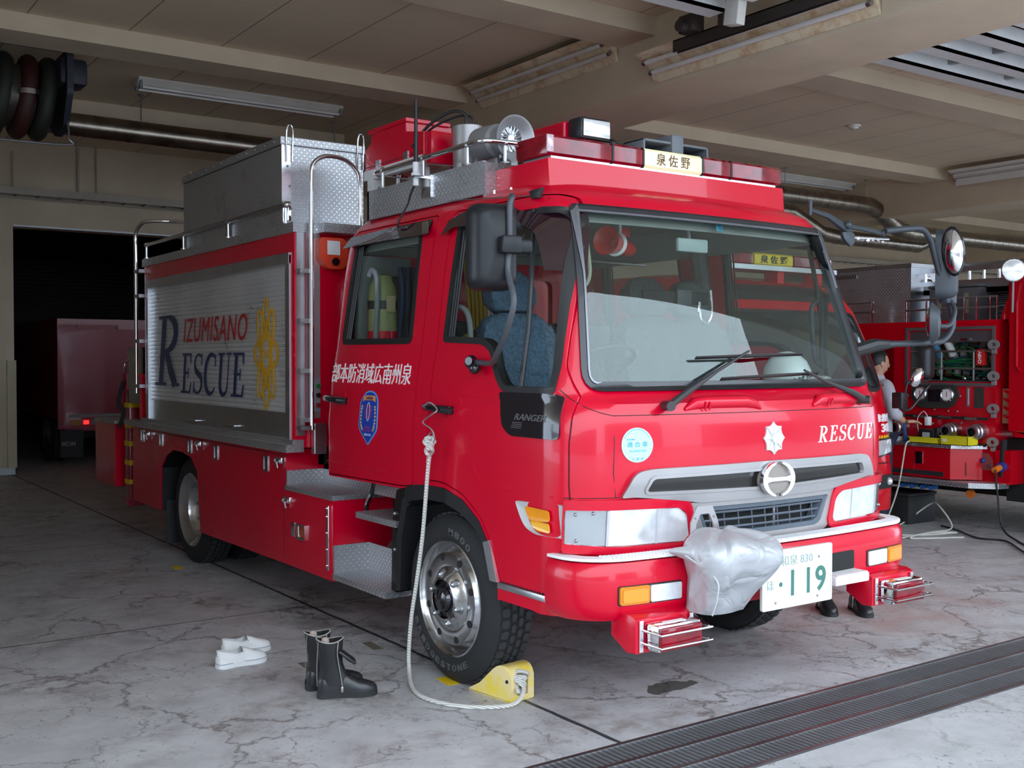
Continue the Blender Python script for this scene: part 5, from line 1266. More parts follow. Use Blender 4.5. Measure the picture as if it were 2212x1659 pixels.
for u, v in ((-.80, .80), (-.84, 1.0), (-.86, 1.12)): m.cyl((u - .02, v, 2.49), (u - .02, v, 2.515), .008)
m.build('riser_bolt', ALU, T)

# ---------------- mirrors
def mir(sg):
    r = bpy.data.objects.new('wing_mirror', None); COL.objects.link(r); r.parent = T; return r
M1 = mir(-1)
arm = bez([(-1.10, .97, 1.64), (-1.24, .62, 1.635), (-1.33, .44, 1.67), (-1.37, .30, 1.78), (-1.37, .25, 1.90), (-1.36, .31, 2.03), (-1.35, .31, 2.15), (-1.35, .31, 2.30), (-1.33, .32, 2.345), (-1.28, .40, 2.35), (-1.12, .62, 2.30), (-1.0, .72, 2.28)], 6)
MB().tube(arm, .0135, 12).build('mirror_arm', DGREY, M1)
m = MB(); m.ball((-1.125, .96, 1.64), .035, (1, 1, 1)); m.ball((-1.13, .92, 1.61), .03); m.cyl((-1.10, .96, 1.64), (-1.16, .93, 1.645), .02); m.build('arm_joint', BLACKG, M1)
def mirror_case(c, w_, h_, d_, name, mat, par_, Mr):
    m = MB(); Mx_ = Matrix.Translation(c) @ Mr; rows = []
    for f, s_ in ((0, 1.0), (.25, 1.0), (.6, .95), (.85, .80), (.97, .55), (1.0, .15)):
        rr_ = rrect(-w_ / 2 * s_, -h_ / 2 * (s_ * .5 + .5 if s_ > .5 else s_), w_ / 2 * s_, h_ / 2 * (s_ * .5 + .5 if s_ > .5 else s_), .06 * s_, 6); rows.append([Mx_ @ Vector((p[0], -f * d_, p[1])) for p in rr_])
    V = m.quadsheet(rows, close=True); m.bm.faces.new(V[0]); m.bm.faces.new(V[-1][::-1]); return m.build(name, mat, par_, smooth=50)
R1 = Matrix.Rotation(rad(-12), 4, 'Z')
mc = mirror_case((-1.37, .44, 2.135), .215, .375, .12, 'mirror_case', SATB, M1, R1)
Mg = Matrix.Translation((-1.37, .44, 2.135)) @ R1
MB().poly2(rrect(-.095, -.17, .095, .17, .05), (), lambda a, b, w: Mg @ Vector((a, .001 + w, b)), 0, .003).build('mirror_glass', CHROME, M1)
m = MB(); m.box((-.005, -.175, -.035), (.085, -.10, .04), .01, M=Mg); m.box((.03, -.14, -.028), (.15, -.10, .028), .012, M=Mg); m.build('mirror_clamp', SATB, M1)
M2 = mir(1)
GB = simple('blue_grey_metal', (.040, .048, .058), .45, .1)
MB().tube(bez([(1.10, .40, 1.715), (1.25, .38, 1.735), (1.42, .36, 1.745), (1.70, .36, 1.755), (1.84, .36, 1.77), (1.93, .36, 1.85), (1.92, .36, 1.95), (1.85, .36, 2.05), (1.80, .36, 2.15), (1.74, .36, 2.28), (1.70, .36, 2.36), (1.62, .36, 2.415), (1.50, .36, 2.41), (1.30, .38, 2.385)], 6), .018, 12).build('mirror_arm', GB, M2)
MB().tube(bez([(1.88, .36, 2.03), (1.86, .30, 1.95), (1.78, .28, 1.86), (1.66, .27, 1.85)], 5), .014, 10).build('mirror_arm', GB, M2)
MB().tube([(1.08, .42, 1.70), (1.22, .39, 1.735), (1.40, .37, 1.745)], [.035, .04, .018], 10).build('arm_base', BLACKP, M2)
m = MB(); m.tube([(.86, .55, 2.49), (.98, .52, 2.46), (1.06, .48, 2.40), (1.10, .46, 2.37)], [.012, .018, .025, .02], 8); m.tube([(1.07, .46, 2.405), (1.25, .42, 2.385), (1.32, .40, 2.37)], .014, 8); m.ball((1.07, .46, 2.41), .025); m.cyl((.86, .55, 2.46), (.86, .55, 2.54), .012); m.ball((1.31, .40, 2.375), .02); m.build('upper_arm_bracket', GB, M2)
m = MB()
for k in range(7): m.ball((1.06 + .045 * k, .42, 2.33 + .005 * (k % 3)), .016 if k % 2 else .011, n=8)
m.tube([(1.0, .42, 2.335), (1.36, .40, 2.345)], .008, 8); m.build('stay_link', CHROME, M2)
m = MB(); m.prism(rnd([(.95, 2.36), (1.06, 2.36), (1.06, 2.31), (1.03, 2.28), (.97, 2.32)], .015), 'y', .40, .42, .004); m.build('stay_bracket', GB, M2)
R2 = Matrix.Rotation(rad(28), 4, 'Z')
mirror_case((1.86, .42, 2.22), .20, .42, .12, 'mirror_case', GB, M2, R2)
for c, sx_, sz_, ay in (((1.80, .27, 2.29), .068, .145, -6),):
    Mq = Matrix.Translation(c) @ Matrix.Rotation(rad(-80), 4, 'Z') @ Matrix.Rotation(rad(ay), 4, 'Y') @ Matrix.Rotation(PI / 2, 4, 'X') @ Matrix.Diagonal((sx_, sz_, .06, 1))
    MB().lathe([(0, -.9), (.7, -.7), (1.0, 0), (1.02, .15), (.93, .2), (.90, .12)], M=Mq, n=32).build('round_mirror_case', BLACKG, M2)
    MB().lathe([(.91, .13), (.8, .40), (.55, .62), (.3, .74), (0, .80)], M=Mq, n=32).build('round_mirror_glass', CHROME, M2)
Mq = Matrix.Translation((1.60, .27, 1.865)) @ Matrix.Rotation(rad(-152), 4, 'Z') @ Matrix.Rotation(rad(10), 4, 'Y') @ Matrix.Rotation(PI / 2, 4, 'X') @ Matrix.Diagonal((.095, .12, .05, 1))
MB().lathe([(0, -.9), (.7, -.7), (1.0, 0), (1.02, .15), (.93, .2), (.90, .12)], M=Mq, n=32).build('round_mirror_case', GB, M2)
MB().lathe([(.91, .13), (.8, .40), (.55, .62), (.3, .74), (0, .80)], M=Mq, n=32).build('round_mirror_glass', CHROME, M2)
m = MB(); m.box((1.83, .33, 1.99), (1.93, .39, 2.07), .006); m.ball((1.88, .325, 2.04), .01); m.build('mirror_clamp', GB, M2)

# ---------------- wipers
WB = simple('wiper_black', (.035, .033, .035), .4)
def wiper(p0, p1, b0, b1):
    r = bpy.data.objects.new('wiper', None); COL.objects.link(r); r.parent = T
    q = lambda u, z, w: FR(u, z, w)
    m = MB(); m.tube([q(*p0, .05), q(p0[0] * .75 + p1[0] * .25, p0[1] * .75 + p1[1] * .25, .075), q(p0[0] * .4 + p1[0] * .6, p0[1] * .4 + p1[1] * .6, .06), q(*p1, .055)], [.018, .017, .009, .006], 8); m.cyl(q(p0[0], p0[1], .0), q(p0[0], p0[1], .075), .022); m.build('wiper_arm', WB, r)
    m = MB(); m.tube([q(*b0, .025), q(b0[0] * .7 + b1[0] * .3, b0[1] * .7 + b1[1] * .3, .035), q(*[(b0[i] + b1[i]) / 2 for i in (0, 1)], .048), q(b0[0] * .3 + b1[0] * .7, b0[1] * .3 + b1[1] * .7, .035), q(*b1, .025)], [.004, .006, .008, .006, .004], 6)
    m.build('blade_frame', WB, r)
    m = MB(); m.tube([q(b0[0] + (b1[0] - b0[0]) * k / 10, b0[1] + (b1[1] - b0[1]) * k / 10 - .008, .016) for k in range(11)], .005, 6); m.build('blade_rubber', SEAL, r)
wiper((-.625, 1.445), (-.01, 1.695), (-.335, 1.665), (.425, 1.685))
wiper((.735, 1.445), (.36, 1.60), (-.20, 1.565), (.52, 1.588))

# ---------------- inside the cab
m = MB()
hl = []
for z in (2.30, 2.38, 2.44, 2.475): hl.append([Vector((p.x, p.y, z)) for p in ring(z, .055)])
V = m.quadsheet(hl, close=True); m.bm.faces.new(V[-1]); m.build('headliner', simple('pale_headliner', (.30, .31, .29), .8), T)
P3('cab_floor', INTER, T, lambda m: (m.box((-1.05, .32, 1.02), (1.05, 2.58, 1.05)), m.box((-.35, .8, 1.05), (.35, 1.9, 1.30), .03)))
m = MB(); m.prism([(.28, 1.05), (.28, 1.49), (.34, 1.52), (.50, 1.52), (.66, 1.47), (.74, 1.38), (.72, 1.05)], 'x', -1.02, 1.02, .01); m.build('dashboard', simple('dash_grey', (.16, .17, .18), .7), T)
MB().box((-1.05, 2.52, 1.05), (1.05, 2.56, 1.74)).build('rear_lining', INTER, T, smooth=0)
m = MB()
for s in (-1, 1):
    for zz in (1.55, 1.85, 2.15): pass
    m.tube([Vector((s * (par(z)[0] - .075), 1.46, z)) for z in (1.05, 1.5, 1.75, 2.1, 2.4)], .055, 8)
m.build('door_pillar_lining', INTER2, T)
SEATF = simple('blue_seat_fabric', (.10, .17, .26), .9, var=.25, vs=60, bmp=.2, bs=90); SEATF2 = simple('grey_seat_fabric', (.09, .10, .11), .9, var=.2, vs=60)
def seat(u, v, mat, name='seat'):
    r = bpy.data.objects.new(name, None); COL.objects.link(r); r.parent = T
    MB().box((u - .26, v - .45, 1.22), (u + .26, v + .02, 1.36), .05, seg=4).build('seat_cushion', mat, r, smooth=60)
    Ms = Matrix.Translation((u, v, 1.34)) @ Matrix.Rotation(rad(-12), 4, 'X')
    MB().prism(rnd([(-.25, 0), (.25, 0), (.25, .40), (.19, .56), (-.19, .56), (-.25, .40)], .07), 'y', -.06, .06, .04, M=Ms).build('seat_back', mat, r, smooth=60)
    MB().prism(rnd([(-.14, .58), (.14, .58), (.15, .70), (.11, .80), (-.11, .80), (-.15, .70)], .05), 'y', -.045, .045, .03, M=Ms).build('head_restraint', mat, r, smooth=60)
    MB().box((u - .2, v - .40, 1.05), (u + .2, v - .02, 1.22)).build('seat_base', BLACKP, r, smooth=0)
seat(-.62, 1.22, SEATF); seat(.30, 1.16, SEATF2); seat(.70, 1.2, SEATF2)
m = MB(); m.box((-1.0, 2.05, 1.25), (1.0, 2.5, 1.42), .04); m.box((-.3, 2.42, 1.42), (1.0, 2.52, 1.9), .03); m.build('rear_bench', SEATF2, T)
SWM = Matrix.Translation((-.55, .72, 1.62)) @ Matrix.Rotation(rad(-28), 4, 'X')
m = MB(); m.tube([SWM @ Vector((.21 * math.cos(2 * PI * k / 32), .21 * math.sin(2 * PI * k / 32), 0)) for k in range(32)], .013, 8, closed=True)
for a in (90, 210, 330): m.tube([SWM @ Vector((0, 0, -.02)), SWM @ Vector((.2 * math.cos(rad(a)), .2 * math.sin(rad(a)), 0))], .013, 6)
m.cyl(SWM @ Vector((0, 0, -.3)), SWM @ Vector((0, 0, .01)), .04); m.build('steering_wheel', BLACKP, T)
rm = MB().box((-.19, .50, 2.195), (.02, .525, 2.265), .01).build('rear_view_mirror', simple('pale_mirror_back', (.42, .48, .48), .3), T)
m = MB(); m.tube([(-.085, .53, 2.26), (-.085, .54, 2.31), (-.085, .52, 2.36)], .009, 8); m.box((-.12, .50, 2.345), (-.05, .54, 2.365), .004); m.build('mirror_stalk', GREYP, rm)
for u in (-.5, .55):
    m = MB(); m.box((u - .26, .58, 2.33), (u + .26, .60, 2.40), .008, M=Matrix()); m.build('sun_visor', simple('visor_grey', (.22, .23, .22), .7), T)
MB().tube([(-.85, .62, 2.36), (-.35, .60, 2.375)], .02, 10).build('roof_pipe', GREYP, T)
m = MB(); m.tube(bez([(.885, .50, 1.98), (.85, .50, 1.97), (.82, .50, 1.92), (.84, .50, 1.72), (.87, .50, 1.64), (.92, .48, 1.63)], 5), .014, 10); m.build('grab_handle', GB, T)
m = MB(); m.box((.88, .47, 1.60), (.93, .50, 2.02), .01, M=Matrix.Translation((0, 0, 0))); m.build('handle_plate', GB, T)
m = MB(); m.tube(bez([(-.98, 2.30, 2.15), (-.98, 2.26, 2.18), (-.98, 2.2, 2.1), (-.98, 2.22, 1.8), (-.98, 2.26, 1.5)], 5), .016, 10); m.build('rear_grab_bar', GREYP, T)
m = MB(); m.tube(bez([(-1.0, 1.38, 1.90), (-.98, 1.32, 1.93), (-.95, 1.26, 1.88), (-.95, 1.24, 1.7), (-.97, 1.27, 1.5)], 5), .015, 10); m.build('grab_bar', GREYP, T)
MB().poly2([(-.16, 2.315), (-.115, 2.315), (-.11, 2.36), (-.155, 2.36)], (), lambda a, b, w: FR(a + .18, b - .01, -.012 - w), 0, .001).build('inspection_sticker', simple('cyan_label', (.05, .45, .6), .5), T)
m = MB(); text_bm(m, '12', lambda a, b, w: FR(a + .18, b - .01, -.008 - w), -.148, -.122, 2.322, 2.345, -.003, -.002, bold=.02); m.build('sticker_number', NAVY, T)
m = MB(); m.tube([(1.02, 2.1, 2.30), (-.9, 2.1, 2.32)], .012, 8)
for u in (-.9, -.75, -.6, -.4, 0, .4): m.tube([(u, 2.1, 2.32), (u, 2.1, 2.44)], .006, 6)
m.build('overhead_rack', STEEL, T)
P3('white_inner_panel', simple('interior_white', (.22, .23, .23), .6), T, lambda m: m.box((-.98, 2.44, 1.5), (-.62, 2.50, 2.28)))

# loose things in the cab
def W(u, v, z): return (4 + u, 3.5 + v, z)
t = thing('air_cylinder', 'pale yellow-green air cylinder in a black strap behind the rear door window', 'air cylinder', W(-.90, 2.28, 1.62))
MB().lathe([(0, -.04), (.05, -.03), (.085, .03), (.088, .10), (.088, .40), (.08, .47), (.05, .53), (.0, .545)], n=28).build('cylinder_body', simple('olive_yellow', (.30, .31, .12), .4), t)
for z in (.33, .15):
    MB().lathe([(.089, z), (.093, z), (.093, z + .05), (.089, z + .05)], n=28).build('strap', SEAL if z > .3 else RED, t)
m = MB(); m.box((-.03, -.105, .31), (.03, -.09, .41), .008); m.build('buckle', simple('tan_plastic', (.45, .36, .2), .5), t)
t = thing('breathing_harness', 'dark blue and black harness straps hanging beside the air cylinder', 'harness', W(-.78, 2.18, 1.6))
random.seed(5)
for k in range(9):
    x = -.06 + .028 * k; m = MB(); m.tube(bez([(x, .02 * (k % 2), .60), (x + random.uniform(-.02, .02), -.02, .42), (x + random.uniform(-.02, .02), .02, .2), (x + random.uniform(-.02, .02), 0, .0)], 5), .014, 6)
    m.build('strap', (simple('navy_webbing', (.015, .03, .08), .8), simple('black_webbing', (.02, .02, .02)))[k % 2], t)
m = MB(); m.box((-.10, .03, .1), (.20, .12, .55), .04); m.build('back_pad', simple('black_webbing', (.02, .02, .02)), t)
t = thing('folded_vests', 'orange and white folded vests on the rack above the rear door window', 'clothing', W(-.70, 2.0, 2.345))
for k, c in enumerate(((.75, .12, .02), (.6, .6, .55), (.7, .10, .02), (.03, .10, .05))):
    m = MB(); m.box((-.24 + .12 * k, -.14, 0), (-.10 + .12 * k, .12, .06), .02, M=Matrix.Rotation(rad(6 * (k - 1)), 4, 'Z')); m.build('fold', simple('vest_%d' % k, c, .8), t)
t = thing('megaphone', 'red megaphone with white strap hanging inside the windscreen', 'megaphone', W(-.42, .70, 2.23))
Mm = Matrix.Rotation(rad(-84), 4, 'Y') @ Matrix.Rotation(rad(22), 4, 'X') @ Matrix.Scale(.82, 4)
MB().lathe([(.045, -.16), (.05, -.12), (.05, -.05), (.055, .02), (.085, .14), (.088, .145), (.08, .14), (.03, .03), (0, .02)], M=Mm, n=28).build('horn', simple('megaphone_red', (.55, .01, .01), .3), t)
MB().lathe([(0, -.17), (.045, -.17), (.047, -.155), (0, -.155)], M=Mm, n=20).build('back_cap', simple('megaphone_red', (.55, .01, .01), .3), t)
MB().tube([Mm @ Vector((.064 * math.cos(2 * PI * k / 20), .064 * math.sin(2 * PI * k / 20), .02)) for k in range(20)], .011, 6, closed=True).build('white_band', CANVAS, t)
m = MB(); m.tube([(0.02, 0, .06), (.02, 0, .17)], .007, 6); m.build('hanging_strap', CANVAS, t)
m = MB(); m.box((.03, .0, .04), (.09, .03, .09), .008); m.build('grip', simple('megaphone_red', (.55, .01, .01)), t)
t = thing('strap_loop', 'cream webbing loop hanging at the near top corner of the windscreen', 'strap', W(-.70, .62, 2.02))
MB().tube(bez([(0, 0, .28), (-.03, 0, .2), (-.04, 0, .08), (-.015, 0, 0), (.02, 0, .0), (.04, 0, .06), (.025, 0, .18), (0.01, 0, .28)], 5), .009, 6).build('webbing', simple('cream_webbing', (.55, .52, .40), .8), t)
t = thing('safety_belt', 'black safety belt with silver hook strapped round the passenger head restraint', 'safety belt', W(.30, 1.02, 2.0))
m = MB(); m.box((-.30, -.05, -.035), (.20, -.03, .035), .01); m.build('belt', simple('black_webbing', (.02, .02, .02)), t)
m = MB(); m.box((-.06, -.065, -.045), (.05, -.05, .045), .01); m.build('belt_buckle', DGREY, t)
m = MB(); m.tube(bez([(.20, -.06, .05), (.21, -.06, -.08), (.17, -.06, -.14), (.12, -.06, -.11), (.11, -.06, -.02)], 5), .009, 8); m.build('hook', CHROME, t)
t = thing('safety_helmet', 'white safety helmet lying on the dashboard behind the windscreen', 'helmet', W(.63, .50, 1.53))
Mh = Matrix.Rotation(rad(-14), 4, 'Y')
MB().lathe([(.128, 0), (.135, .0), (.13, .05), (.115, .10), (.08, .145), (.04, .165), (0, .17)], M=Mh, n=32).build('shell', simple('helmet_white', (.85, .87, .88), .25, 0, .5), t)
m = MB(); m.prism(rnd([(-.10, -.19), (.10, -.19), (.13, -.06), (-.13, -.06)], .04), 'z', -.005, .008, M=Mh); m.build('peak', simple('helmet_white', (.85, .87, .88)), t)
m = MB(); text_bm(m, '広域消防', lambda a, b, w: Mh @ Vector(((.132 + w) * math.sin(a), -(.132 + w) * math.cos(a), b)), -.75, .55, .012, .045, .0, .002, bold=.01); m.build('helmet_lettering', SEAL, t)
t = thing('work_gloves', 'pair of white leather gloves lying beside the helmet on the dashboard', 'gloves', W(.80, .50, 1.525))
for dx, dy, az in ((0, 0, 20), (-.03, .06, 50)):
    m = MB(); Mz = Matrix.Translation((dx, dy, .02)) @ Matrix.Rotation(rad(az), 4, 'Z'); m.box((-.04, -.05, -.015), (.04, .05, .02), .015, M=Mz, seg=3)
    for k in range(4): m.tube([Mz @ Vector((-.03 + .02 * k, -.05, 0)), Mz @ Vector((-.035 + .022 * k, -.09, .01)), Mz @ Vector((-.035 + .022 * k, -.115 - .008 * (k in (1, 2)), 0))], [.011, .010, .007], 8)
    m.tube([Mz @ Vector((.04, .0, 0)), Mz @ Vector((.065, -.04, .005)), Mz @ Vector((.068, -.065, 0))], [.013, .011, .008], 8)
    m.build('glove', simple('glove_white', (.62, .62, .52), .8), t, smooth=60)
t = thing('rope_hank', 'yellow and white ropes hanging behind the front quarter window', 'rope', W(.0, 2.38, 1.62))
for k in range(8):
    m = MB(); x = -.26 + .03 * k; m.tube(bez([(x, 0, .66), (x + .01, -.03, .4), (x + .03, -.01, .2), (x + .05, 0, .0)], 5), .011, 6); m.build('rope', (simple('yellow_rope', (.60, .42, .03), .8), CANVAS)[k > 4], t)
t = thing('yellow_bag', 'yellow and black rolled jacket inside the front door window', 'clothing', W(-.82, 1.42, 1.62))
m = MB(); m.ball((0, 0, .06), .10, (1, 1, 1.2)); m.build('roll', simple('jacket_yellow', (.50, .42, .04), .8, var=.3, vs=12), t)
m = MB(); m.ball((.02, -.04, .13), .075, (1, 1, .9)); m.build('dark_roll', simple('black_webbing', (.02, .02, .02)), t)
# ------------------------------------------------------------------ things on the floor
def outline(L, W, n=28):
    """sole outline, heel at x=0, toe at x=L"""
    prof = [(0, .0), (.01, .55), (.05, .78), (.15, .82), (.35, .70), (.5, .78), (.66, 1.0), (.8, .98), (.92, .72), (.98, .38), (1, 0)]
    up = [(L * a, W / 2 * b) for a, b in prof]; return [(p.x, p.y) for p in bez([(a, b, 0) for a, b in up] + [(a, -b, 0) for a, b in up[-2:0:-1]], 3, closed=True)]
def foot(mb, L, W, hs, z0=.02, open_to=None, top=None):
    """upper of a shoe as rings along its length; hs = [(x fraction, half width, height, flat)]"""
    rows = []
    for x, hw_, h, in hs:
        row = []
        for k in range(17):
            a = PI * k / 16; c, s = math.cos(a), math.sin(a)
            row.append(Vector((x * L, hw_ * math.copysign(abs(c) ** .75, c), z0 + h * abs(s) ** .8)))
        rows.append(row)
    mb.quadsheet(rows); return mb
def boot(parent, loc, rz, flap=1, mat=LEATHER):
    r = thing('work_boot', None, None, loc, rz) if parent is None else parent
    L = .295; W = .105
    mb = MB(); mb.prism(outline(L, W), 'z', 0, .012, .003); mb.prism([p for p in outline(L, W * .96)], 'z', .012, .022); mb.build('sole', simple('boot_sole', (.02, .02, .02), .6), r)
    MB().prism([p for p in outline(L, W * .9) if p[0] < .09] , 'z', .0, .03).build('heel', simple('boot_sole', (.02, .02, .02)), r, smooth=0)
    mb = MB(); foot(mb, L, W, [(.005, .012, .05), (.03, .034, .085), (.12, .040, .10), (.3, .038, .11), (.42, .038, .105), (.55, .043, .082), (.68, .048, .062), (.82, .046, .052), (.93, .034, .040), (.98, .018, .026), (.995, .004, .01)])
    mb.build('foot_upper', mat, r, smooth=60)
    rows = []
    for z, cx, rx, ry in ((.06, .085, .078, .041), (.10, .082, .076, .041), (.13, .075, .062, .041), (.17, .068, .056, .043), (.22, .064, .060, .048), (.26, .062, .064, .051), (.282, .061, .066, .052), (.283, .061, .062, .048), (.25, .062, .058, .046), (.15, .07, .05, .036)):
        rows.append([Vector((cx + rx * math.cos(2 * PI * k / 24), ry * math.sin(2 * PI * k / 24), z + (.008 * math.cos(4 * PI * k / 24) if z > .2 else 0))) for k in range(24)])
    mb = MB(); mb.quadsheet(rows, close=True); mb.build('shaft', mat, r, smooth=60)
    mb = MB()
    for s in (-1,): mb.tube(bez([(.10, s * .046, .28), (.095, s * .050, .22), (.105, s * .044, .15), (.115, s * .042, .09), (.12, s * .045, .05)], 4), .0028, 6); mb.tube(bez([(.005, s * .03, .28), (.0, s * .025, .2), (-.002, s * .02, .12), (.0, s * .02, .06)], 4), .0022, 6)
    mb.box((.113, -.049, .03), (.124, -.043, .058), .002); mb.build('zip', simple('zip_metal', (.45, .45, .42), .35, .8), r)
    mb = MB()
    for k in range(6):
        x = .125 + .016 * k; z = .135 - .013 * k; mb.tube([(x, -.02, z - .008), (x, 0, z), (x, .02, z - .008)], .003, 6)
    mb.build('laces', BLACKP, r)
    MB().tube([Vector((.061 + .066 * math.cos(2 * PI * k / 24), .052 * math.sin(2 * PI * k / 24), .283 + .008 * math.cos(4 * PI * k / 24))) for k in range(24)], .003, 6, closed=True).build('top_edge', simple('cream_edge', (.40, .38, .33), .6), r)
    MB().box((.02, -.02, .20), (.06, .02, .295), .018, seg=3).build('tan_lining', simple('tan_lining', (.42, .33, .28), .8), r, smooth=60)
    if flap:
        Mf = Matrix.Translation((.125, -.02, .215)) @ Matrix.Rotation(rad(38), 4, 'Y'); MB().box((-.03, -.04, -.008), (.075, .045, .008), .006, M=Mf).build('flap', mat, r, smooth=60)
        MB().box((.02, -.025, -.0085), (.052, .03, -.012), .002, M=Mf).build('flap_patch', simple('velcro', (.05, .045, .045), .95), r)
    return r
b = boot(None, (2.25, 4.88, 0), rad(-22)); tag(b, 'black leather zip boot with open flap standing nearest the camera of the pair', 'boot', 'pair of zip boots beside the front wheel')
b = boot(None, (2.255, 5.03, 0), rad(-14), 0); tag(b, 'black leather zip boot behind the other, left of the front wheel', 'boot', 'pair of zip boots beside the front wheel')
b = boot(None, (5.85, 4.76, 0), rad(-126), 0); tag(b, 'black laced boot under the bumper, nearer the number plate', 'boot', 'pair of boots in front of the far wheel')
b = boot(None, (6.0, 4.62, 0), rad(-122), 0); tag(b, 'black laced boot under the bumper, beside the right warning light', 'boot', 'pair of boots in front of the far wheel')
def slipon(loc, rz, label):
    r = thing('slip_on_shoe', label, 'shoe', loc, rz, 'pair of white slip-on shoes'); L = .29; W = .10
    mb = MB(); mb.prism(outline(L, W), 'z', 0, .028, .005); mb.build('sole', WHITE, r)
    mb = MB(); ol = outline(L * 1.004, W * 1.01); mb.tube([(p[0] - .0005, p[1], .026) for p in ol], .0018, 6, closed=True); mb.build('sole_line', simple('blue_grey_piping', (.25, .30, .42), .6), r)
    rows = []
    for x, hw_, h in ((.01, .020, .055), (.05, .034, .062), (.18, .038, .050), (.34, .038, .046), (.46, .040, .052)):   # side walls, open on top
        pass
    mb = MB()
    N = 28; lo = outline(L * .985, W * .95)
    def hgt(x): return interp(x / L, [0, .06, .3, .5, .56], [.072, .066, .050, .062, .07])
    side = [p for p in lo]
    rows = [[Vector((p[0] + .002, p[1], .024)) for p in side], [Vector((p[0] * .985 + .003, p[1] * .93, .024 + hgt(p[0]) * .5)) for p in side], [Vector((.004 + p[0] * .97, p[1] * .80, .024 + hgt(min(p[0], .14)) * (1 if p[0] < .16 else 0.8 * max(0, 1 - (p[0] - .16) / .2)))) for p in side]]
    rows[1] = [Vector((v.x, v.y, min(v.z, .07 if lo[i][0] < .16 else .024 + .5 * max(.012, .075 * (1 - (lo[i][0] - .16) / .16))))) for i, v in enumerate(rows[1])]
    mb.quadsheet([[v for v in r_] for r_ in rows[:2]], close=True)
    # heel collar ring
    hl = [p for p in lo if p[0] < .17]
    mb.build('quarter', CANVAS, r, smooth=60)
    mb = MB(); foot(mb, L, W, [(.48, .036, .078), (.58, .041, .070), (.68, .046, .056), (.80, .045, .045), (.9, .036, .036), (.965, .018, .022), (.985, .004, .008)]); mb.build('vamp', CANVAS, r, smooth=60)
    mb = MB(); pts = [(.145, .040, .080), (.10, .040, .072), (.04, .034, .085), (.008, .015, .092), (.008, -.015, .092), (.04, -.034, .085), (.10, -.040, .072), (.145, -.040, .080)]
    q = bez(pts, 4); mb.quadsheet([[Vector((p.x, p.y, .024)) for p in q], [Vector((p.x * .98, p.y * 1.03, .05)) for p in q], q]); mb.tube(q, .003, 6)
    mb.build('collar', CANVAS, r, smooth=60)
    MB().prism([(p[0] * .94 + .006, p[1] * .86) for p in lo], 'z', .026, .030).build('insole', simple('insole_grey', (.5, .49, .47), .8), r, smooth=0)
    return r
slipon((2.02, 5.64, 0), rad(4), 'white slip-on shoe nearer the camera, on the floor left of the boots')
slipon((2.13, 5.86, 0), rad(2), 'white slip-on shoe behind its pair, on the floor left of the boots')

# wheel chock and its rope
ck = thing('wheel_chock', 'worn yellow wooden wheel chock in front of the front wheel', 'wheel chock', (3.03, 4.385, 0), rad(98))
CY = (lambda m, nt, b, o: (nt.links.new(mixc(nt, noise(nt, objvec(nt), 9, 5, .7).ramp(.42, .62), (.78, .62, .30, 1), (.80, .60, .05, 1)), b.inputs['Base Color']), m)[1])(*newmat('worn_yellow_paint'))
ckb = MB().prism(rnd([(.20, 0), (.19, .012), (.11, .055), (.01, .145), (-.03, .17), (-.10, .172), (-.12, .12), (-.12, 0)], [.003, .003, .02, .02, .03, .03, .01, .005]), 'y', -.075, .075, .006).build('chock_body', CY, ck)
hole = MB().box((-.13, -.035, .03), (-.035, .035, .14)).build('cut', CY, None, smooth=0); ckb.parent = None; boolean(ckb, [hole]); ckb.parent = ck
MB().tube([(-.09, -.08, .10), (-.09, .08, .10)], .009, 8).build('chock_bar', BLACKP, ck)
rope = thing('chock_rope', 'pale twisted rope from front door handle down to the yellow chock', 'rope', (2.8, 4.8, 0))
ROPE = (lambda m, nt, b, o: m)(*newmat('twisted_rope'))
nt_ = ROPE.node_tree; b_ = next(n for n in nt_.nodes if n.type == 'BSDF_PRINCIPLED'); x_, y_, z_ = xyz(nt_, objvec(nt_))
s_ = ((x_ * 55. + y_ * 40. + z_ * 70.).fract() - .5).abs(); nt_.links.new(mixc(nt_, s_.ramp(.1, .4), (.42, .40, .36, 1), (.74, .72, .68, 1)), b_.inputs['Base Color']); b_.inputs['Roughness'].default_value = .9; bump(nt_, b_, s_, .8, .006)
def wl(p): return (p[0] - 2.8, p[1] - 4.8, p[2])
rp = [(2.80, 4.73, 1.17), (2.80, 4.75, 1.08), (2.795, 4.79, .77), (2.79, 4.84, .53), (2.78, 4.88, .33), (2.775, 4.90, .15), (2.76, 4.87, .05), (2.70, 4.74, .016), (2.66, 4.60, .013), (2.67, 4.47, .013), (2.73, 4.34, .013), (2.84, 4.24, .013), (2.95, 4.20, .02), (3.01, 4.21, .06), (3.03, 4.25, .10), (3.02, 4.30, .12)]
MB().tube(bez([wl(p) for p in rp], 8), .0105, 10).build('rope_length', ROPE, rope)
def knot(c, R_, name, r=.010, turns=3):
    pts = [(c[0] - 2.8 + R_ * math.sin(2 * a) * .8, c[1] - 4.8 + R_ * .55 * math.cos(3 * a), c[2] + R_ * 1.3 * math.sin(a * 1.0)) for a in [2 * PI * k / 48 for k in range(48)]]
    MB().tube(pts, r, 8, closed=True).build(name, ROPE, rope)
knot((2.795, 4.725, 1.21), .028, 'upper_knot'); knot((2.795, 4.72, 1.23), .022, 'upper_knot')
knot((3.03, 4.26, .10), .036, 'lower_knot'); knot((3.02, 4.25, .09), .028, 'lower_knot')
MB().tube([wl((2.80, 4.735, 1.175)), wl((2.80, 4.745, 1.13))], .0125, 10).build('red_whipping', simple('pink_tape', (.55, .20, .20), .7), rope)
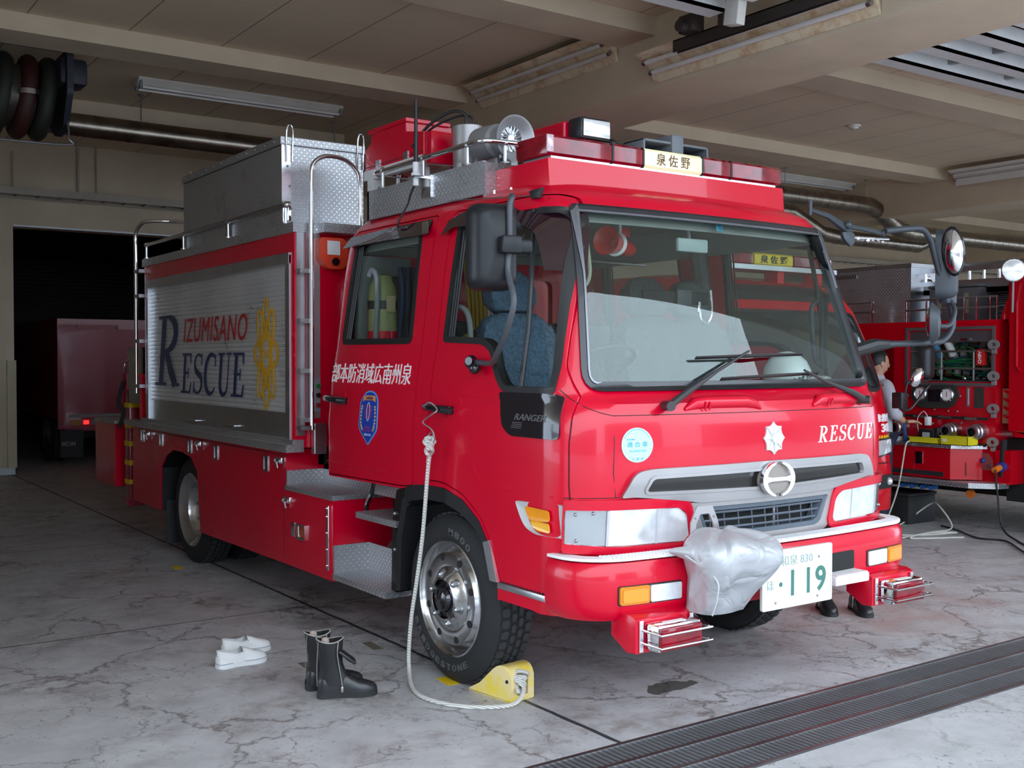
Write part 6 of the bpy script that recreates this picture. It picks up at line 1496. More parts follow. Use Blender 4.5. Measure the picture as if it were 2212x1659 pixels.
MB().tube([wl(p) for p in bez([(2.80, 4.73, 1.215), (2.81, 4.70, 1.25), (2.80, 4.71, 1.30), (2.79, 4.78, 1.335), (2.80, 4.71, 1.375), (2.82, 4.69, 1.40), (2.79, 4.70, 1.435), (2.79, 4.75, 1.43)], 6)], .004, 8).build('wire_hook', STEEL, rope)
MB().tube([wl((2.797 + .012 * math.cos(a), 4.722 + .022 * math.sin(a), 1.262 + .022 * math.sin(a * 1) * 0 + .024 * math.cos(a))) for a in [2 * PI * k / 20 for k in range(20)]], .003, 6, closed=True).build('thimble_ring', STEEL, rope)

# ------------------------------------------------------------------ second red truck, nose just beyond
T2 = thing('fire_truck', 'red fire truck numbered 301 parked between the rescue truck and the pump truck', 'fire truck', (7.17, 5.80, 0))
_save = SEC, SZ, rear_v
SEC2 = [(a_, b_ + .09, c_, d_, e_) for a_, b_, c_, d_, e_ in [(.35, 1.05, .02, .08, .22), (.60, 1.06, .0, .08, .25), (.80, 1.06, .02, .08, .26), (1.2, 1.05, .05, .08, .26), (1.40, 1.03, .09, .08, .26), (1.8, .98, .24, .07, .24), (2.08, .94, .36, .07, .24), (2.22, .92, .46, .08, .26), (2.32, .88, .62, .08, .30), (2.37, .78, .85, .08, .35), (2.385, .60, 1.0, .05, .35)]]
def use(sec, rv):
    global SEC, SZ, rear_v
    SEC = sec; SZ = [s[0] for s in sec]; rear_v = rv
use(SEC2, lambda z: 1.9)
mb = MB(); zs = sorted(SZ + [.45, 1.0, 1.6, 1.95, 2.15, 2.27, 2.345]); V = mb.quadsheet([ring(z) for z in zs], close=True); mb.bm.faces.new(V[0][::-1]); mb.bm.faces.new(V[-1]); mb.build('cab', RED2, T2, smooth=40)
DG = simple('dark_cab_glass', (.015, .02, .02), .04, 0, 1)
F2c = ([k * .08 for k in range(-13, 14)], SZ)
W2 = rnd([(-.90, 1.38), (.90, 1.38), (.93, 1.5), (.83, 2.07), (-.83, 2.07), (-.93, 1.5)], [.1, .1, .05, .08, .08, .05])
MB().poly2(W2, (), FR, .0, .004, F2c).build('windscreen', DG, T2, smooth=40)
MB().poly2(W2, [inset(W2, .03)], FR, .0, .010, F2c).build('windscreen_seal', SEAL, T2, smooth=40)
MB().poly2(rnd([(-.72, 2.15), (.72, 2.15), (.62, 2.29), (-.62, 2.29)], .03), (), FR, .0, .006, F2c).build('roof_vent_panel', simple('dark_mesh', (.02, .02, .02), .5), T2, smooth=40)
for fm, nm in ((NS, 0), (FS, 1)):
    MB().poly2(rnd([(.45, 1.36), (1.3, 1.30), (1.3, 2.0), (.72, 2.0)], .05), (), fm, 0, .004, ([], SZ)).build('side_window', DG if nm == 0 else simple('greenish_side_window', (.30, .40, .36), .08, 0, 1), T2, smooth=40)
    MB().poly2(rnd([(.45, 1.36), (1.3, 1.30), (1.3, 2.0), (.72, 2.0)], .05), [rnd([(.52, 1.395), (1.27, 1.34), (1.27, 1.97), (.75, 1.97)], .04)], fm, 0, .010, ([], SZ)).build('window_frame', SEAL, T2, smooth=40)
for s in (-1, 1):
    h = MB().poly2(mirr(rnd([(.62, .80), (1.02, .84), (1.03, .98), (.70, .97)], .04), s), (), FR, .0, .012, F2c).build('headlight', simple('dark_bezel', (.06, .06, .06), .2, .5), T2)
    MB().poly2(mirr(rnd([(.66, .82), (1.0, .855), (1.01, .965), (.72, .955)], .03), s), (), FR, .012, .02, F2c).build('headlight_lens', LENSC, h)
    f = MB().poly2(mirr(rrect(.74, .54, 1.03, .66, .04), s), (), FR, .0, .006, F2c).build('fog_recess', VOID, T2)
    mb = MB(); mb.ball(FR(s * .93, .60, .0), .035); mb.build('fog_lamp', LENSC, f)
mb = MB(); mb.tube([FR(u, .76, .0) for u in [k * .1 - 1.05 for k in range(22)]], .005, 6); mb.build('bumper_gap', SEAL, T2)
mb = MB(); text_bm(mb, '水難救助', FR, .66, 1.06, 1.115, 1.185, .0, .004, bold=.02, cuts=None); text_bm(mb, '301', FR, .86, 1.05, 1.025, 1.10, .0, .004, bold=.03); mb.build('white_lettering', WHITEG, T2)
mb = MB(); text_bm(mb, 'MINAMI', FR, .66, .98, .945, 1.0, .0, .004, shear=.25, bold=.02); mb.poly2([(1.0, .945), (1.08, .955), (1.09, 1.0), (1.02, .99)], (), FR, 0, .004, F2c); mb.build('yellow_lettering', simple('yellow_vinyl', (.80, .50, .01), .4), T2)
mb = MB(); mb.box((-1.0, 1.9, .4), (1.0, 6.2, 2.3)); mb.build('body', RED2, T2, smooth=0)
LB2 = bpy.data.objects.new('light_bar', None); COL.objects.link(LB2); LB2.parent = T2; LB2.location = (0, -.18, -.19)
for a, b_ in ((-.75, -.26), (.26, .75)): lbs(a, b_, LENSR, 'red_lens', LB2)
lbs(-.24, .24, simple('yellow_sign', (.85, .62, .03), .4), 'name_sign', LB2)
mb = MB(); text_bm(mb, '泉 佐 野', lambda a, b, w: Vector((a, .735 - w, b)), -.17, .17, 2.662, 2.73, .0, .003, bold=.02); mb.build('sign_lettering', SEAL, LB2.children[-1])
P3('base_rail', ALUB, LB2, lambda m: m.box((-.78, .70, 2.60), (.78, .98, 2.64)))
for u in (-.5, .1, .6): P3('bar_foot', RED2, LB2, lambda m: m.box((u - .04, .75, 2.5), (u + .04, .9, 2.6)))
mr = bpy.data.objects.new('wing_mirror', None); COL.objects.link(mr); mr.parent = T2
MB().tube(bez([(1.06, .06, 1.25), (1.10, .05, 1.22), (1.18, .04, 1.22), (1.28, .02, 1.31), (1.36, .0, 1.40), (1.42, 0, 1.44)], 5), .012, 8).build('mirror_arm', BLACKP, mr)
MB().tube(bez([(1.12, .05, 1.35), (1.14, .04, 1.45), (1.22, .02, 1.48), (1.36, .0, 1.47), (1.42, .0, 1.50), (1.43, .0, 1.58)], 5), .010, 8).build('mirror_arm', BLACKP, mr)
MB().box((1.0, .0, 1.23), (1.10, .10, 1.37), .01).build('arm_base', BLACKP, mr)
mirror_case((1.38, .06, 1.63), .17, .30, .10, 'mirror_case', BLACKP, mr, Matrix.Rotation(rad(10), 4, 'Z'))
Mq = Matrix.Translation((1.22, .0, 1.50)) @ Matrix.Rotation(rad(-30), 4, 'Z') @ Matrix.Rotation(rad(25), 4, 'Y') @ Matrix.Rotation(PI / 2, 4, 'X') @ Matrix.Diagonal((.055, .09, .05, 1))
MB().lathe([(0, -.9), (.7, -.7), (1.0, 0), (1.0, .2)], M=Mq, n=24).build('round_mirror_case', BLACKG, mr); MB().lathe([(.98, .2), (.7, .5), (.3, .7), (0, .75)], M=Mq, n=24).build('round_mirror_glass', CHROME, mr)
for s in (-1, 1):
    for v in (1.3, 4.6):
        t_ = wheel(s * 1.02, v, s, 'front', parent=T2, R=.39, text=False)
use(*(_save[0], _save[2]))

# ------------------------------------------------------------------ pump truck at right (its side plate lies in x = 9.7)
T3 = thing('fire_truck', 'red pump truck at right with open hose locker, gauges and ladders on top', 'fire truck', (9.7, 0, 0))
XR = lambda a, b, w: Vector((-w, a, b))
mb = MB()
pbody = MB().box((0, 5.85, .47), (2.1, 12.5, 2.04)).build('pump_body', RED2, None, smooth=0)
boolean(pbody, [MB().box((-.1, 5.90, 1.44), (.55, 6.80, 1.94)).build('cut', RED2, None, smooth=0), MB().box((-.1, 6.98, .9), (.3, 7.30, 1.85)).build('cut', RED2, None, smooth=0)]); pbody.parent = T3
P3('hose_locker_lining', simple('locker_dark', (.05, .05, .05), .6), T3, lambda m: (m.box((.50, 5.9, 1.44), (.54, 6.8, 1.94)), m.box((.02, 6.785, 1.445), (.50, 6.798, 1.938)), m.box((.02, 5.902, 1.445), (.50, 5.915, 1.938)), m.box((.02, 5.9, 1.442), (.50, 6.8, 1.455))))
MB().poly2([(5.86, 1.40), (6.84, 1.40), (6.84, 1.98), (5.86, 1.98)], [[(5.89, 1.43), (6.81, 1.43), (6.81, 1.95), (5.89, 1.95)]], XR, -.02, .012).build('locker_frame', simple('grey_frame', (.20, .20, .21), .4, .6), T3, smooth=0)
P3('raised_shutter', simple('grey_shutter', (.13, .12, .13), .5, .5), T3, lambda m: m.box((.01, 5.89, 1.83), (.03, 6.81, 1.95)))
P3('shutter_handle', CHROME, T3, lambda m: m.box((-.01, 6.12, 1.845), (.01, 6.22, 1.865)))
# hoses and reels inside
for k in range(7):
    mb = MB(); c = Vector((.22, 6.42 - .07 * (k % 4), 1.52 + .035 * k)); R_ = .20 - .012 * k
    mb.tube([c + Vector((.03 * math.sin(3 * a + k), R_ * 1.5 * math.cos(a), .09 * math.sin(a) + .02 * math.sin(2 * a + k))) for a in [2 * PI * q / 30 for q in range(30)]], .009, 6, closed=True)
    mb.build('green_cord', simple('green_cord', (.01, .22, .06), .5) if k % 3 else simple('teal_cord', (.01, .10, .12), .5), T3)
for k in range(8):
    mb = MB(); y = 5.95 + .10 * k; mb.tube(bez([(.35, y, 1.90), (.30, y + .04, 1.75), (.34, y + .02, 1.62), (.30, y, 1.5)], 4), .035, 8); mb.build('canvas_hose', simple('dirty_canvas', (.42, .40, .36), .9) if k % 3 else simple('brown_canvas', (.20, .12, .07), .9), T3)
for y, z, c in ((6.52, 1.76, (.05, .15, .25)), (6.38, 1.78, (.6, .62, .6))):
    mb = MB(); mb.cyl((.12, y, z - .08), (.05, y + .02, z + .06), .04); mb.build('hose_nozzle', simple('nozzle_%d' % int(y * 100), c, .5), T3)
P3('red_tool_can', simple('red_can', (.6, .02, .02), .3), T3, lambda m: m.box((.02, 5.98, 1.60), (.08, 6.08, 1.76), .015), 30)
mb = MB(); text_bm(mb, 'CHIBA', lambda a, b, w: Vector((.02 - w, 6.05 - b, a)), 1.62, 1.74, .0, .035, .0, .002, bold=.02); mb.build('can_lettering', WHITEG, T3)
mb = MB()
for y in (6.12, 6.05): mb.ball((.15, y, 1.47), .035, (1, 1, .6))
mb.ball((.12, 6.25, 1.47), .03); mb.build('couplings', CHROME, T3)
mb = MB()
for z in (1.57, 1.74): mb.tube([(.03, 5.9, z), (.03, 6.8, z)], .011, 8)
for y in (6.1, 6.45): mb.tube([(.03, y, 1.45), (.03, y, 1.74)], .011, 8)
mb.build('locker_rail', STEEL, T3)
# hook plates beside the locker
for z in (1.80, 1.50, 1.19, .87):
    ro = [(5.865 + .058 * math.cos(2 * PI * k / 24), z + .048 * math.sin(2 * PI * k / 24)) for k in range(24)]; ri = [(5.865 + .022 * math.cos(2 * PI * k / 16), z + .020 * math.sin(2 * PI * k / 16)) for k in range(16)]
    h = MB().poly2(ro, [ri], XR, .01, .03).build('rope_hook', simple('zinc_grey', (.40, .40, .40), .5, .6), T3); P3('hook_stem', simple('zinc_grey', (.40, .40, .40)), h, lambda m: m.box((-.03, 5.84, z - .085), (0, 5.88, z - .04)))
# gauge cluster
g = MB().poly2(rnd([(6.75, 1.40), (6.25, 1.41), (6.22, 1.30), (6.30, 1.18), (6.66, 1.17), (6.76, 1.28)], .05), (), XR, 0, .03).build('gauge_panel', simple('gauge_housing', (.04, .04, .035), .35), T3)
for y, z in ((6.64, 1.315), (6.34, 1.31)):
    mb = MB(); mb.lathe([(.0, .0), (.066, .0), (.070, .01), (.062, .02), (.058, .014), (0, .014)], M=Matrix.Translation((-.03, y, z)) @ Matrix.Rotation(-PI / 2, 4, 'Y'), n=24); mb.build('gauge_rim', CHROME, g)
    d = MB().lathe([(0, .0), (.055, .0)], M=Matrix.Translation((-.0455, y, z)) @ Matrix.Rotation(-PI / 2, 4, 'Y'), n=24).build('gauge_dial', WHITEG, g)
    P3('gauge_needle', RED2, d, lambda m: m.box((-.048, y - .003, z - .02), (-.046, y + .003, z + .035)))
P3('gauge_screen', BLACKG, g, lambda m: m.box((-.038, 6.42, 1.24), (-.03, 6.55, 1.36)))
for i, (a, b_) in enumerate(((6.98, 6.76), (6.71, 6.47), (6.42, 6.19), (6.14, 5.92))):
    P3('lever_slot', VOID, T3, lambda m: m.box((-.004, b_, 1.075), (0, a, 1.10))); lv = MB().tube([(-.05, a, 1.088), (-.05, b_ + .1, 1.085)], .014, 8).build('lever', STEEL, T3)
    MB().ball((-.05, a, 1.088), .022).build('lever_knob', BLACKP, lv)
    P3('label_plate', simple('label_grey', (.45, .44, .42), .5), T3, lambda m: m.box((-.003, (a + b_) / 2 - .08, 1.01), (0, (a + b_) / 2 + .02, 1.03)))
for y in (6.87, 6.28, 6.0):
    MB().lathe([(.04, .16), (.055, .16), (.055, .13), (.065, .12), (.065, .09), (.075, .08), (.08, .02), (.085, 0)], M=Matrix.Translation((0, y, .965)) @ Matrix.Rotation(-PI / 2, 4, 'Y'), n=24).build('hose_outlet', ALUB, T3)
    MB().lathe([(0, .10), (.045, .10)], M=Matrix.Translation((0, y, .965)) @ Matrix.Rotation(-PI / 2, 4, 'Y'), n=20).build('outlet_bore', VOID, T3)
P3('switch_panel', simple('switch_plate', (.08, .075, .07), .4, .5), T3, lambda m: m.box((-.006, 5.97, 1.19), (0, 6.07, 1.39)))
P3('slim_gauge', ALUB, T3, lambda m: (m.box((-.006, 6.12, 1.2), (0, 6.15, 1.39)), m.box((-.010, 6.13, 1.22), (-.006, 6.14, 1.37))))
mb = MB()
for y, z in ((6.22, 1.30), (6.8, 1.29), (6.85, 1.31), (6.25, 1.15), (6.5, 1.16), (6.9, 1.16), (6.2, 1.04), (6.35, 1.15)): mb.ball((-.004, y, z), .012, n=8)
mb.build('panel_rivets', STEEL, T3)
# shelf with lower locker
sb = MB().prism([(6.13, 0), (7.6, 0), (7.6, -.22), (6.25, -.22)], 'z', .50, .80).bm
sb.free()
mb = MB(); mb.prism([(0, 5.98), (-.22, 6.18), (-.22, 7.6), (0, 7.6)], 'z', .50, .80); mb.build('lower_locker', RED2, T3, smooth=0)
mb = MB(); mb.prism([(.0, 5.93), (-.24, 6.16), (-.24, 7.6), (.0, 7.6)], 'z', .80, .83); mb.build('locker_shelf', CHECK, T3, smooth=0)
mb = MB(); mb.prism([(.02, 5.72), (-.12, 5.74), (-.28, 5.95), (-.28, 7.6), (.02, 7.6)], 'z', .44, .49); mb.build('running_board', CHECK, T3, smooth=0)
P3('locker_latch', CHROME, T3, lambda m: m.box((-.23, 6.48, .63), (-.22, 6.56, .75)))
P3('dark_hinge_strip', simple('dark_strip', (.03, .03, .03), .4), T3, lambda m: (m.box((-.225, 6.25, .52), (-.22, 7.5, .565))))
P3('valve_plate', simple('dull_pink_plate', (.40, .10, .10), .4, .3), T3, lambda m: (m.prism([(5.87, .60), (6.05, .60), (6.05, .70), (6.0, .76), (5.92, .76), (5.87, .70)], 'x', -.005, .0), m.prism([(6.07, .53), (6.15, .62), (6.15, .72), (6.07, .66)], 'x', -.12, -.118)))
mb = MB(); mb.ball((-.02, 5.96, .69), .022); mb.build('blue_valve', simple('blue_valve', (.01, .05, .3), .4), T3)
mb = MB()
for y in (6.02, 5.90): mb.cyl((-.03, y, .645), (0, y, .645), .018)
mb.build('brass_valve', STEEL, T3)
mb = MB(); mb.cyl((-.05, 6.0, .83), (0, 6.0, .83), .025); mb.box((-.03, 5.94, .82), (-.0, 6.05, .85)); mb.build('twin_connector', BLACKP, T3)
op = MB().cyl((-.16, 5.76, .62), (-.07, 5.76, .64), .03).build('power_plug', simple('orange_plug', (.75, .18, .02), .4), T3); MB().cyl((-.07, 5.76, .64), (0, 5.76, .65), .045).build('power_socket', simple('blue_valve', (.01, .05, .3)), op)
P3('socket_box', RED2, T3, lambda m: m.box((-.02, 5.68, .48), (.3, 5.84, .80)))
for y in (6.42, 6.52, 6.64, 6.74):
    MB().cyl((-.18, y, .39), (-.08, y, .40), .022).build('blue_drain_cap', simple('blue_cap', (.03, .15, .45), .4), T3)
mb = MB(); mb.cyl((-.1, 6.05, .36), (-.06, 6.05, .37), .04); mb.build('orange_side_lamp', simple('orange_plug', (.75, .18, .02)), T3)
# cab of the pump truck at the frame's edge
mb = MB(); mb.prism(rnd([(5.72, .93), (5.72, 2.35), (5.60, 2.55), (4.0, 2.6), (3.7, 2.1), (3.62, 1.4), (3.62, .6), (4.3, .6), (4.5, .93)], .06), 'x', .0, 2.1, .05); mb.build('cab', RED2, T3)
mb = MB(); mb.tube([(-.012, 5.64, 2.2), (-.012, 5.64, 1.6), (-.012, 5.60, 1.55)], .012, 8); mb.build('cab_trim', RED2, T3)
P3('cab_side_window', DG, T3, lambda m: m.box((-.005, 4.0, 1.5), (0, 5.4, 2.3)))
P3('striped_column', simple('warm_wood', (.40, .22, .12), .5), T3, lambda m: (m.box((.10, 5.74, 1.05), (.3, 5.84, 1.38))))
mb = MB()
for k in range(4): mb.prism([(5.75, 1.08 + .08 * k), (5.83, 1.11 + .08 * k), (5.83, 1.14 + .08 * k), (5.75, 1.11 + .08 * k)], 'x', .095, .10)
mb.build('column_stripes', RED2, T3, smooth=0)
for v in (5.0, 9.2):
    wheel(.03, v, -1, 'front', parent=T3, R=.40, text=False)
mb = MB(); mb.cyl((.0, 5.76, .9), (.0, 5.78, .55), .03); mb.box((.2, 5.4, .3), (.6, 5.85, .9)); mb.box((.5, 5.5, .3), (1.9, 12, .5)); mb.build('underbody', VOID, T3)
# rails on the deck
for z in (2.26, 2.16):
    MB().tube([(.02, 5.85, z), (.02, 6.86, z)], .011, 8).build('deck_rail', STEEL, T3); MB().tube([(.02, 7.25, z), (.02, 9.0, z)], .011, 8).build('deck_rail', STEEL, T3)
for y in (5.86, 5.93, 6.07, 6.2, 6.62, 6.86, 7.27, 7.9): MB().tube([(.02, y, 2.04), (.02, y, 2.27)], .010, 8).build('rail_post', CHROME, T3)
mb = MB(); mb.box((.1, 5.83, 2.04), (2.0, 5.86, 2.07)); mb.build('deck_edge', STEEL, T3)
P3('spot_mast', RED2, T3, lambda m: (m.box((.05, 5.66, 2.0), (.15, 5.76, 2.38)), m.prism([(5.74, 2.04), (5.86, 2.04), (5.80, 2.22), (5.74, 2.25)], 'x', .08, .12)))
spm = Matrix.Translation((-.05, 5.66, 2.49)) @ Matrix.Rotation(rad(-50), 4, 'Z') @ Matrix.Rotation(PI / 2, 4, 'X')
sp = MB().lathe([(.0, -.14), (.05, -.13), (.09, -.08), (.105, -.02), (.108, .02), (.10, .025), (.098, .015)], M=spm, n=28).build('spotlight', CHROME, T3)
MB().lathe([(.099, .012), (.06, .022), (0, .026)], M=spm, n=28).build('spotlight_glass', LENSC, sp)
MB().tube([(-.05, 5.66, 2.38), (-.02, 5.68, 2.1)], .012, 8).build('spotlight_stem', STEEL, sp)
# things on the pump truck's roof
bx = thing('storage_box', 'tall aluminium locker with ring latch on the pump truck roof behind the mirror', 'storage box', (10.2, 7.5, 2.04))
P3('locker_body', CHECK, bx, lambda m: m.box((-.30, -.57, 0), (.30, 1.2, .58))); P3('locker_lid', ALUB, bx, lambda m: m.box((-.31, -.585, .58), (.31, 1.21, .62)))
P3('front_sheet', ALUB, bx, lambda m: m.box((-.3, -.575, 0), (.3, -.572, .58)))
mb = MB(); mb.tube([(-.02 + .05 * math.cos(a), -.60, .42 + .04 * math.sin(a)) for a in [2 * PI * k / 16 for k in range(16)]], .008, 6, closed=True); mb.box((-.05, -.59, .44), (.02, -.575, .50), .005); mb.build('ring_latch', CHROME, bx)
mb = MB(); mb.box((-.31, .1, .50), (-.302, .5, .54)); mb.build('side_latch', STEEL, bx)
for i, (y, z) in enumerate(((6.62, 2.04), (6.32, 2.04))):
    t = thing('equipment_case', ('dark grey equipment case beside the aluminium locker', 'dark grey equipment case nearer the spotlight')[i], 'case', (10.15, y, z + .002), 0, 'grey cases on the pump truck roof')
    P3('case_body', simple('case_grey', (.12, .12, .13), .5), t, lambda m: m.box((-.2, -.13, 0), (.3, .13, .34), .02), 30); P3('case_lid', simple('case_grey', (.12, .12, .13)), t, lambda m: m.box((-.21, -.135, .34), (.31, .135, .37), .01), 30)
    P3('case_label', simple('tan_label', (.32, .28, .2), .6), t, lambda m: m.box((-.205, -.02, .08), (-.2, .03, .28)))
def lad(loc, L, h, label, ang=0):
    t = thing('ladder', label, 'ladder', loc, ang, 'ladders on the pump truck roof')
    for z in (0, h): P3('side_rail', ALUB, t, lambda m: m.box((-.015, -L / 2, z - .025), (.015, L / 2, z + .025)))
    y = -L / 2 + .1
    while y < L / 2: P3('rung', ALU, t, lambda m: m.cyl((0, y, 0), (0, y, h), .014)); y += .33
lad((10.1, 6.9, 2.44), 2.2, .14, 'aluminium ladder lying on edge behind the far mirror')
lad((10.45, 7.0, 2.46), 2.3, .18, 'aluminium ladder behind the nearer one on the pump truck roof')
t = thing('stokes_tray', 'long grey metal tray under the ladders on the pump truck roof', 'tray', (10.2, 6.15, 2.33)); P3('tray_body', simple('tray_grey', (.30, .30, .30), .4, .5), t, lambda m: (m.box((-.12, -.75, 0), (.4, .75, .05)), m.box((-.12, -.75, 0), (-.10, .75, .09)), m.box((.0, -.7, -.29), (.05, -.65, 0)), m.box((.0, .65, -.29), (.05, .7, 0))))
t = thing('pipe_bundle', 'stack of thin metal pipes on the pump truck roof by the rails', 'pipes', (10.25, 6.2, 2.06))
for k in range(7):
    MB().cyl((.05 * (k % 3), -.35, .03 + .045 * k), (.05 * (k % 3), .45, .03 + .045 * k), .02).build('pipe', STEEL, t)
# yellow crates and kit on the shelf
for i, (y0, y1, z, lab) in enumerate(((6.31, 6.64, .06, 'low yellow plastic crate holding a radio charger on the shelf'), (6.0, 6.29, .09, 'taller yellow plastic crate on the shelf, nearer the hooks'))):
    t = thing('plastic_crate', lab, 'crate', (9.57, (y0 + y1) / 2, .832), 0, 'yellow crates on the pump truck shelf'); h = (y1 - y0) / 2
    mb = MB(); mb.box((-.09, -h, 0), (.09, h, .006)); mb.box((-.09, -h, 0), (-.085, h, z)); mb.box((.085, -h, 0), (.09, h, z)); mb.box((-.09, -h, 0), (.09, -h + .005, z)); mb.box((-.09, h - .005, 0), (.09, h, z)); mb.build('crate_body', simple('crate_yellow', (.80, .70, .02), .4), t, smooth=0)
    mb = MB(); mb.poly2([(-.096, -h - .006), (.096, -h - .006), (.096, h + .006), (-.096, h + .006)], [[(-.085, -h + .005), (.085, -h + .005), (.085, h - .005), (-.085, h - .005)]], lambda a, b, w: Vector((a, b, z + w)), -.008, .0); mb.build('crate_rim', simple('crate_yellow', (.80, .70, .02)), t, smooth=0)
    if i: P3('crate_label', WHITE, t, lambda m: m.box((-.0925, .08, .03), (-.09, .12, .06)))
t = thing('radio_charger', 'black radio charger with display standing in the low yellow crate', 'radio', (9.56, 6.50, .84))
P3('charger_body', BLACKP, t, lambda m: (m.box((-.06, -.12, 0), (.06, .05, .13), .01), m.box((-.05, -.16, .0), (.05, -.12, .15), .006)), 30); P3('display', simple('pale_display', (.45, .47, .45), .3), t, lambda m: m.box((-.063, -.08, .04), (-.06, .0, .10)))
t = thing('handheld_radio', 'blue and black handheld radio beside the yellow crate', 'radio', (9.58, 6.74, .832)); MB().tube([(0, 0, 0), (0, .02, .10), (0, .03, .24)], [.025, .02, .008], 8).build('radio_body', simple('radio_blue', (.02, .08, .25), .5), t); MB().tube([(0, .03, .22), (0, .035, .30)], .006, 6).build('aerial', BLACKP, t)
t = thing('white_charger', 'small white charger plug hanging above the low crate', 'charger', (9.62, 6.52, 1.0)); P3('plug_body', WHITEG, t, lambda m: m.box((-.03, -.025, 0), (.03, .025, .09), .01), 30); MB().tube(bez([(0, 0, .08), (0, .05, .14), (.0, .12, .06), (0, .1, -.1), (-.02, .06, -.16)], 4), .004, 6).build('plug_wire', CANVAS, t)
t = thing('grey_tray', 'pale grey flat case lying on the shelf beside the truck nose', 'case', (9.57, 6.95, .832)); P3('case_body', simple('pale_case', (.55, .55, .56), .4), t, lambda m: m.box((-.09, -.15, 0), (.09, .2, .045), .012), 30)

# cables on the floor
def cable(pts, r, mat, label, grp='cables on the floor'):
    o = MB().tube(bez(pts, 8), r, 8).build('cable', mat, None); return tag(o, label, 'cable', grp)
cable([(9.46, 6.62, .845), (9.40, 6.62, .80), (9.38, 6.66, .5), (9.36, 6.7, .3), (9.1, 6.6, .12), (8.75, 6.42, .03), (8.9, 6.2, .01), (9.4, 6.05, .01), (9.1, 6.15, .02), (8.75, 6.1, .01), (9.2, 5.85, .01)], .008, simple('white_cable', (.62, .60, .54), .6), 'cream cable hanging from the shelf and looping on the floor')
cable([(8.9, 6.5, .01), (9.5, 6.7, .02), (9.7, 6.55, .2), (9.62, 6.4, .22), (9.55, 6.2, .03), (9.2, 6.2, .01), (8.6, 6.15, .01)], .008, simple('white_cable', (.62, .60, .54)), 'second cream cable coiled on the floor by the black box')
cable([(9.54, 5.75, .62), (9.53, 5.72, .4), (9.5, 5.65, .1), (9.4, 5.45, .014), (9.1, 5.1, .014), (8.9, 4.75, .014), (8.7, 4.4, .014), (9.2, 3.9, .014)], .009, BLACKP, 'black cable from the orange plug running across the floor at right')
cable([(9.6, 6.35, .02), (9.5, 6.1, .014), (9.25, 5.75, .014), (9.3, 5.5, .014), (8.9, 5.1, .014), (8.6, 4.7, .014), (8.5, 4.2, .014), (8.9, 3.9, .014)], .009, BLACKP, 'black cable winding over the floor from the black box')
t = thing('battery_box', 'black box on the floor under the pump truck shelf', 'box', (9.75, 6.9, 0)); P3('box_body', simple('box_black', (.02, .02, .02), .5), t, lambda m: m.box((-.25, -.25, 0), (.2, .25, .28), .01), 30); P3('box_lid', simple('box_black', (.02, .02, .02)), t, lambda m: m.box((-.26, -.26, .28), (.21, .26, .31), .006), 30)
t = thing('flat_adapter', 'black flat charger lying on the floor beside the coiled cream cable', 'charger', (8.75, 6.38, 0)); P3('adapter_body', BLACKP, t, lambda m: m.box((-.12, -.06, 0), (.12, .06, .05), .01), 30)

# ------------------------------------------------------------------ person at the pump panel
pn = thing('person', 'person in pale grey shirt seen from behind at the pump panel', 'person', (8.99, 6.66, 0), rad(-20))
def skin(name, V, E, Rr, mat, root=0, sub=2):
    me = bpy.data.meshes.new(name); me.from_pydata(V, E, []); o = bpy.data.objects.new(name, me); COL.objects.link(o)
    m = o.modifiers.new('s', 'SKIN'); m.use_smooth_shade = True
    if not me.skin_vertices: me.skin_vertices.new() if hasattr(me.skin_vertices, 'new') else None
    for i, r_ in enumerate(Rr):
        me.skin_vertices[0].data[i].radius = (r_ if isinstance(r_, tuple) else (r_, r_)); me.skin_vertices[0].data[i].use_root = (i == root)
    m2 = o.modifiers.new('u', 'SUBSURF'); m2.levels = sub; m2.render_levels = sub
    baked(o); o.data.materials.clear(); o.data.materials.append(mat)
    for p in o.data.polygons: p.use_smooth = True
    return o
# faces +x; left is +y
V = [(0, 0, .93), (0, 0, 1.08), (.01, 0, 1.25), (.0, 0, 1.38), (.0, 0, 1.46), (.015, 0, 1.53), (.02, 0, 1.60), (.02, 0, 1.68),
     (-.01, .17, 1.39), (.03, .22, 1.14), (.22, .17, 1.10), (-.01, -.17, 1.39), (.02, -.23, 1.14), (.20, -.16, 1.06),
     (.0, .09, .90), (.02, .10, .50), (-.01, .10, .10), (.12, .11, .04), (0, -.09, .90), (.02, -.10, .50), (-.01, -.10, .10), (.12, -.11, .04)]
E_ = [(0, 1), (1, 2), (2, 3), (3, 4), (4, 5), (5, 6), (6, 7), (3, 8), (8, 9), (9, 10), (3, 11), (11, 12), (12, 13), (0, 14), (14, 15), (15, 16), (16, 17), (0, 18), (18, 19), (19, 20), (20, 21)]
Rr = [(.13, .10), (.125, .095), (.15, .10), (.14, .09), .055, .055, .085, .075, .062, .042, .033, .062, .042, .033, .09, .06, .045, .042, .09, .06, .045, .042]
o = skin('body', V, E_, Rr, SKIN); o.parent = pn
m = MB(); m.ball((.025, 0, 1.625), .098, (1.0, .80, 1.18), 20); m.ball((.125, 0, 1.60), .016, (1, .8, 1.4)); m.tube([(.095, -.025, 1.555), (.105, 0, 1.553), (.095, .025, 1.555)], .006, 6); m.build('head', SKIN, pn, smooth=60)
m = MB()
for s in (-1, 1): m.ball((.105, s * .032, 1.635), .010, n=8)
m.build('eyes', BLACKG, pn)
m = MB()
for s in (-1, 1): m.ball((.01, s * .082, 1.615), .028, (.7, .35, 1.1), 10)
m.build('ears', SKIN, pn)
m = MB(); rows = []
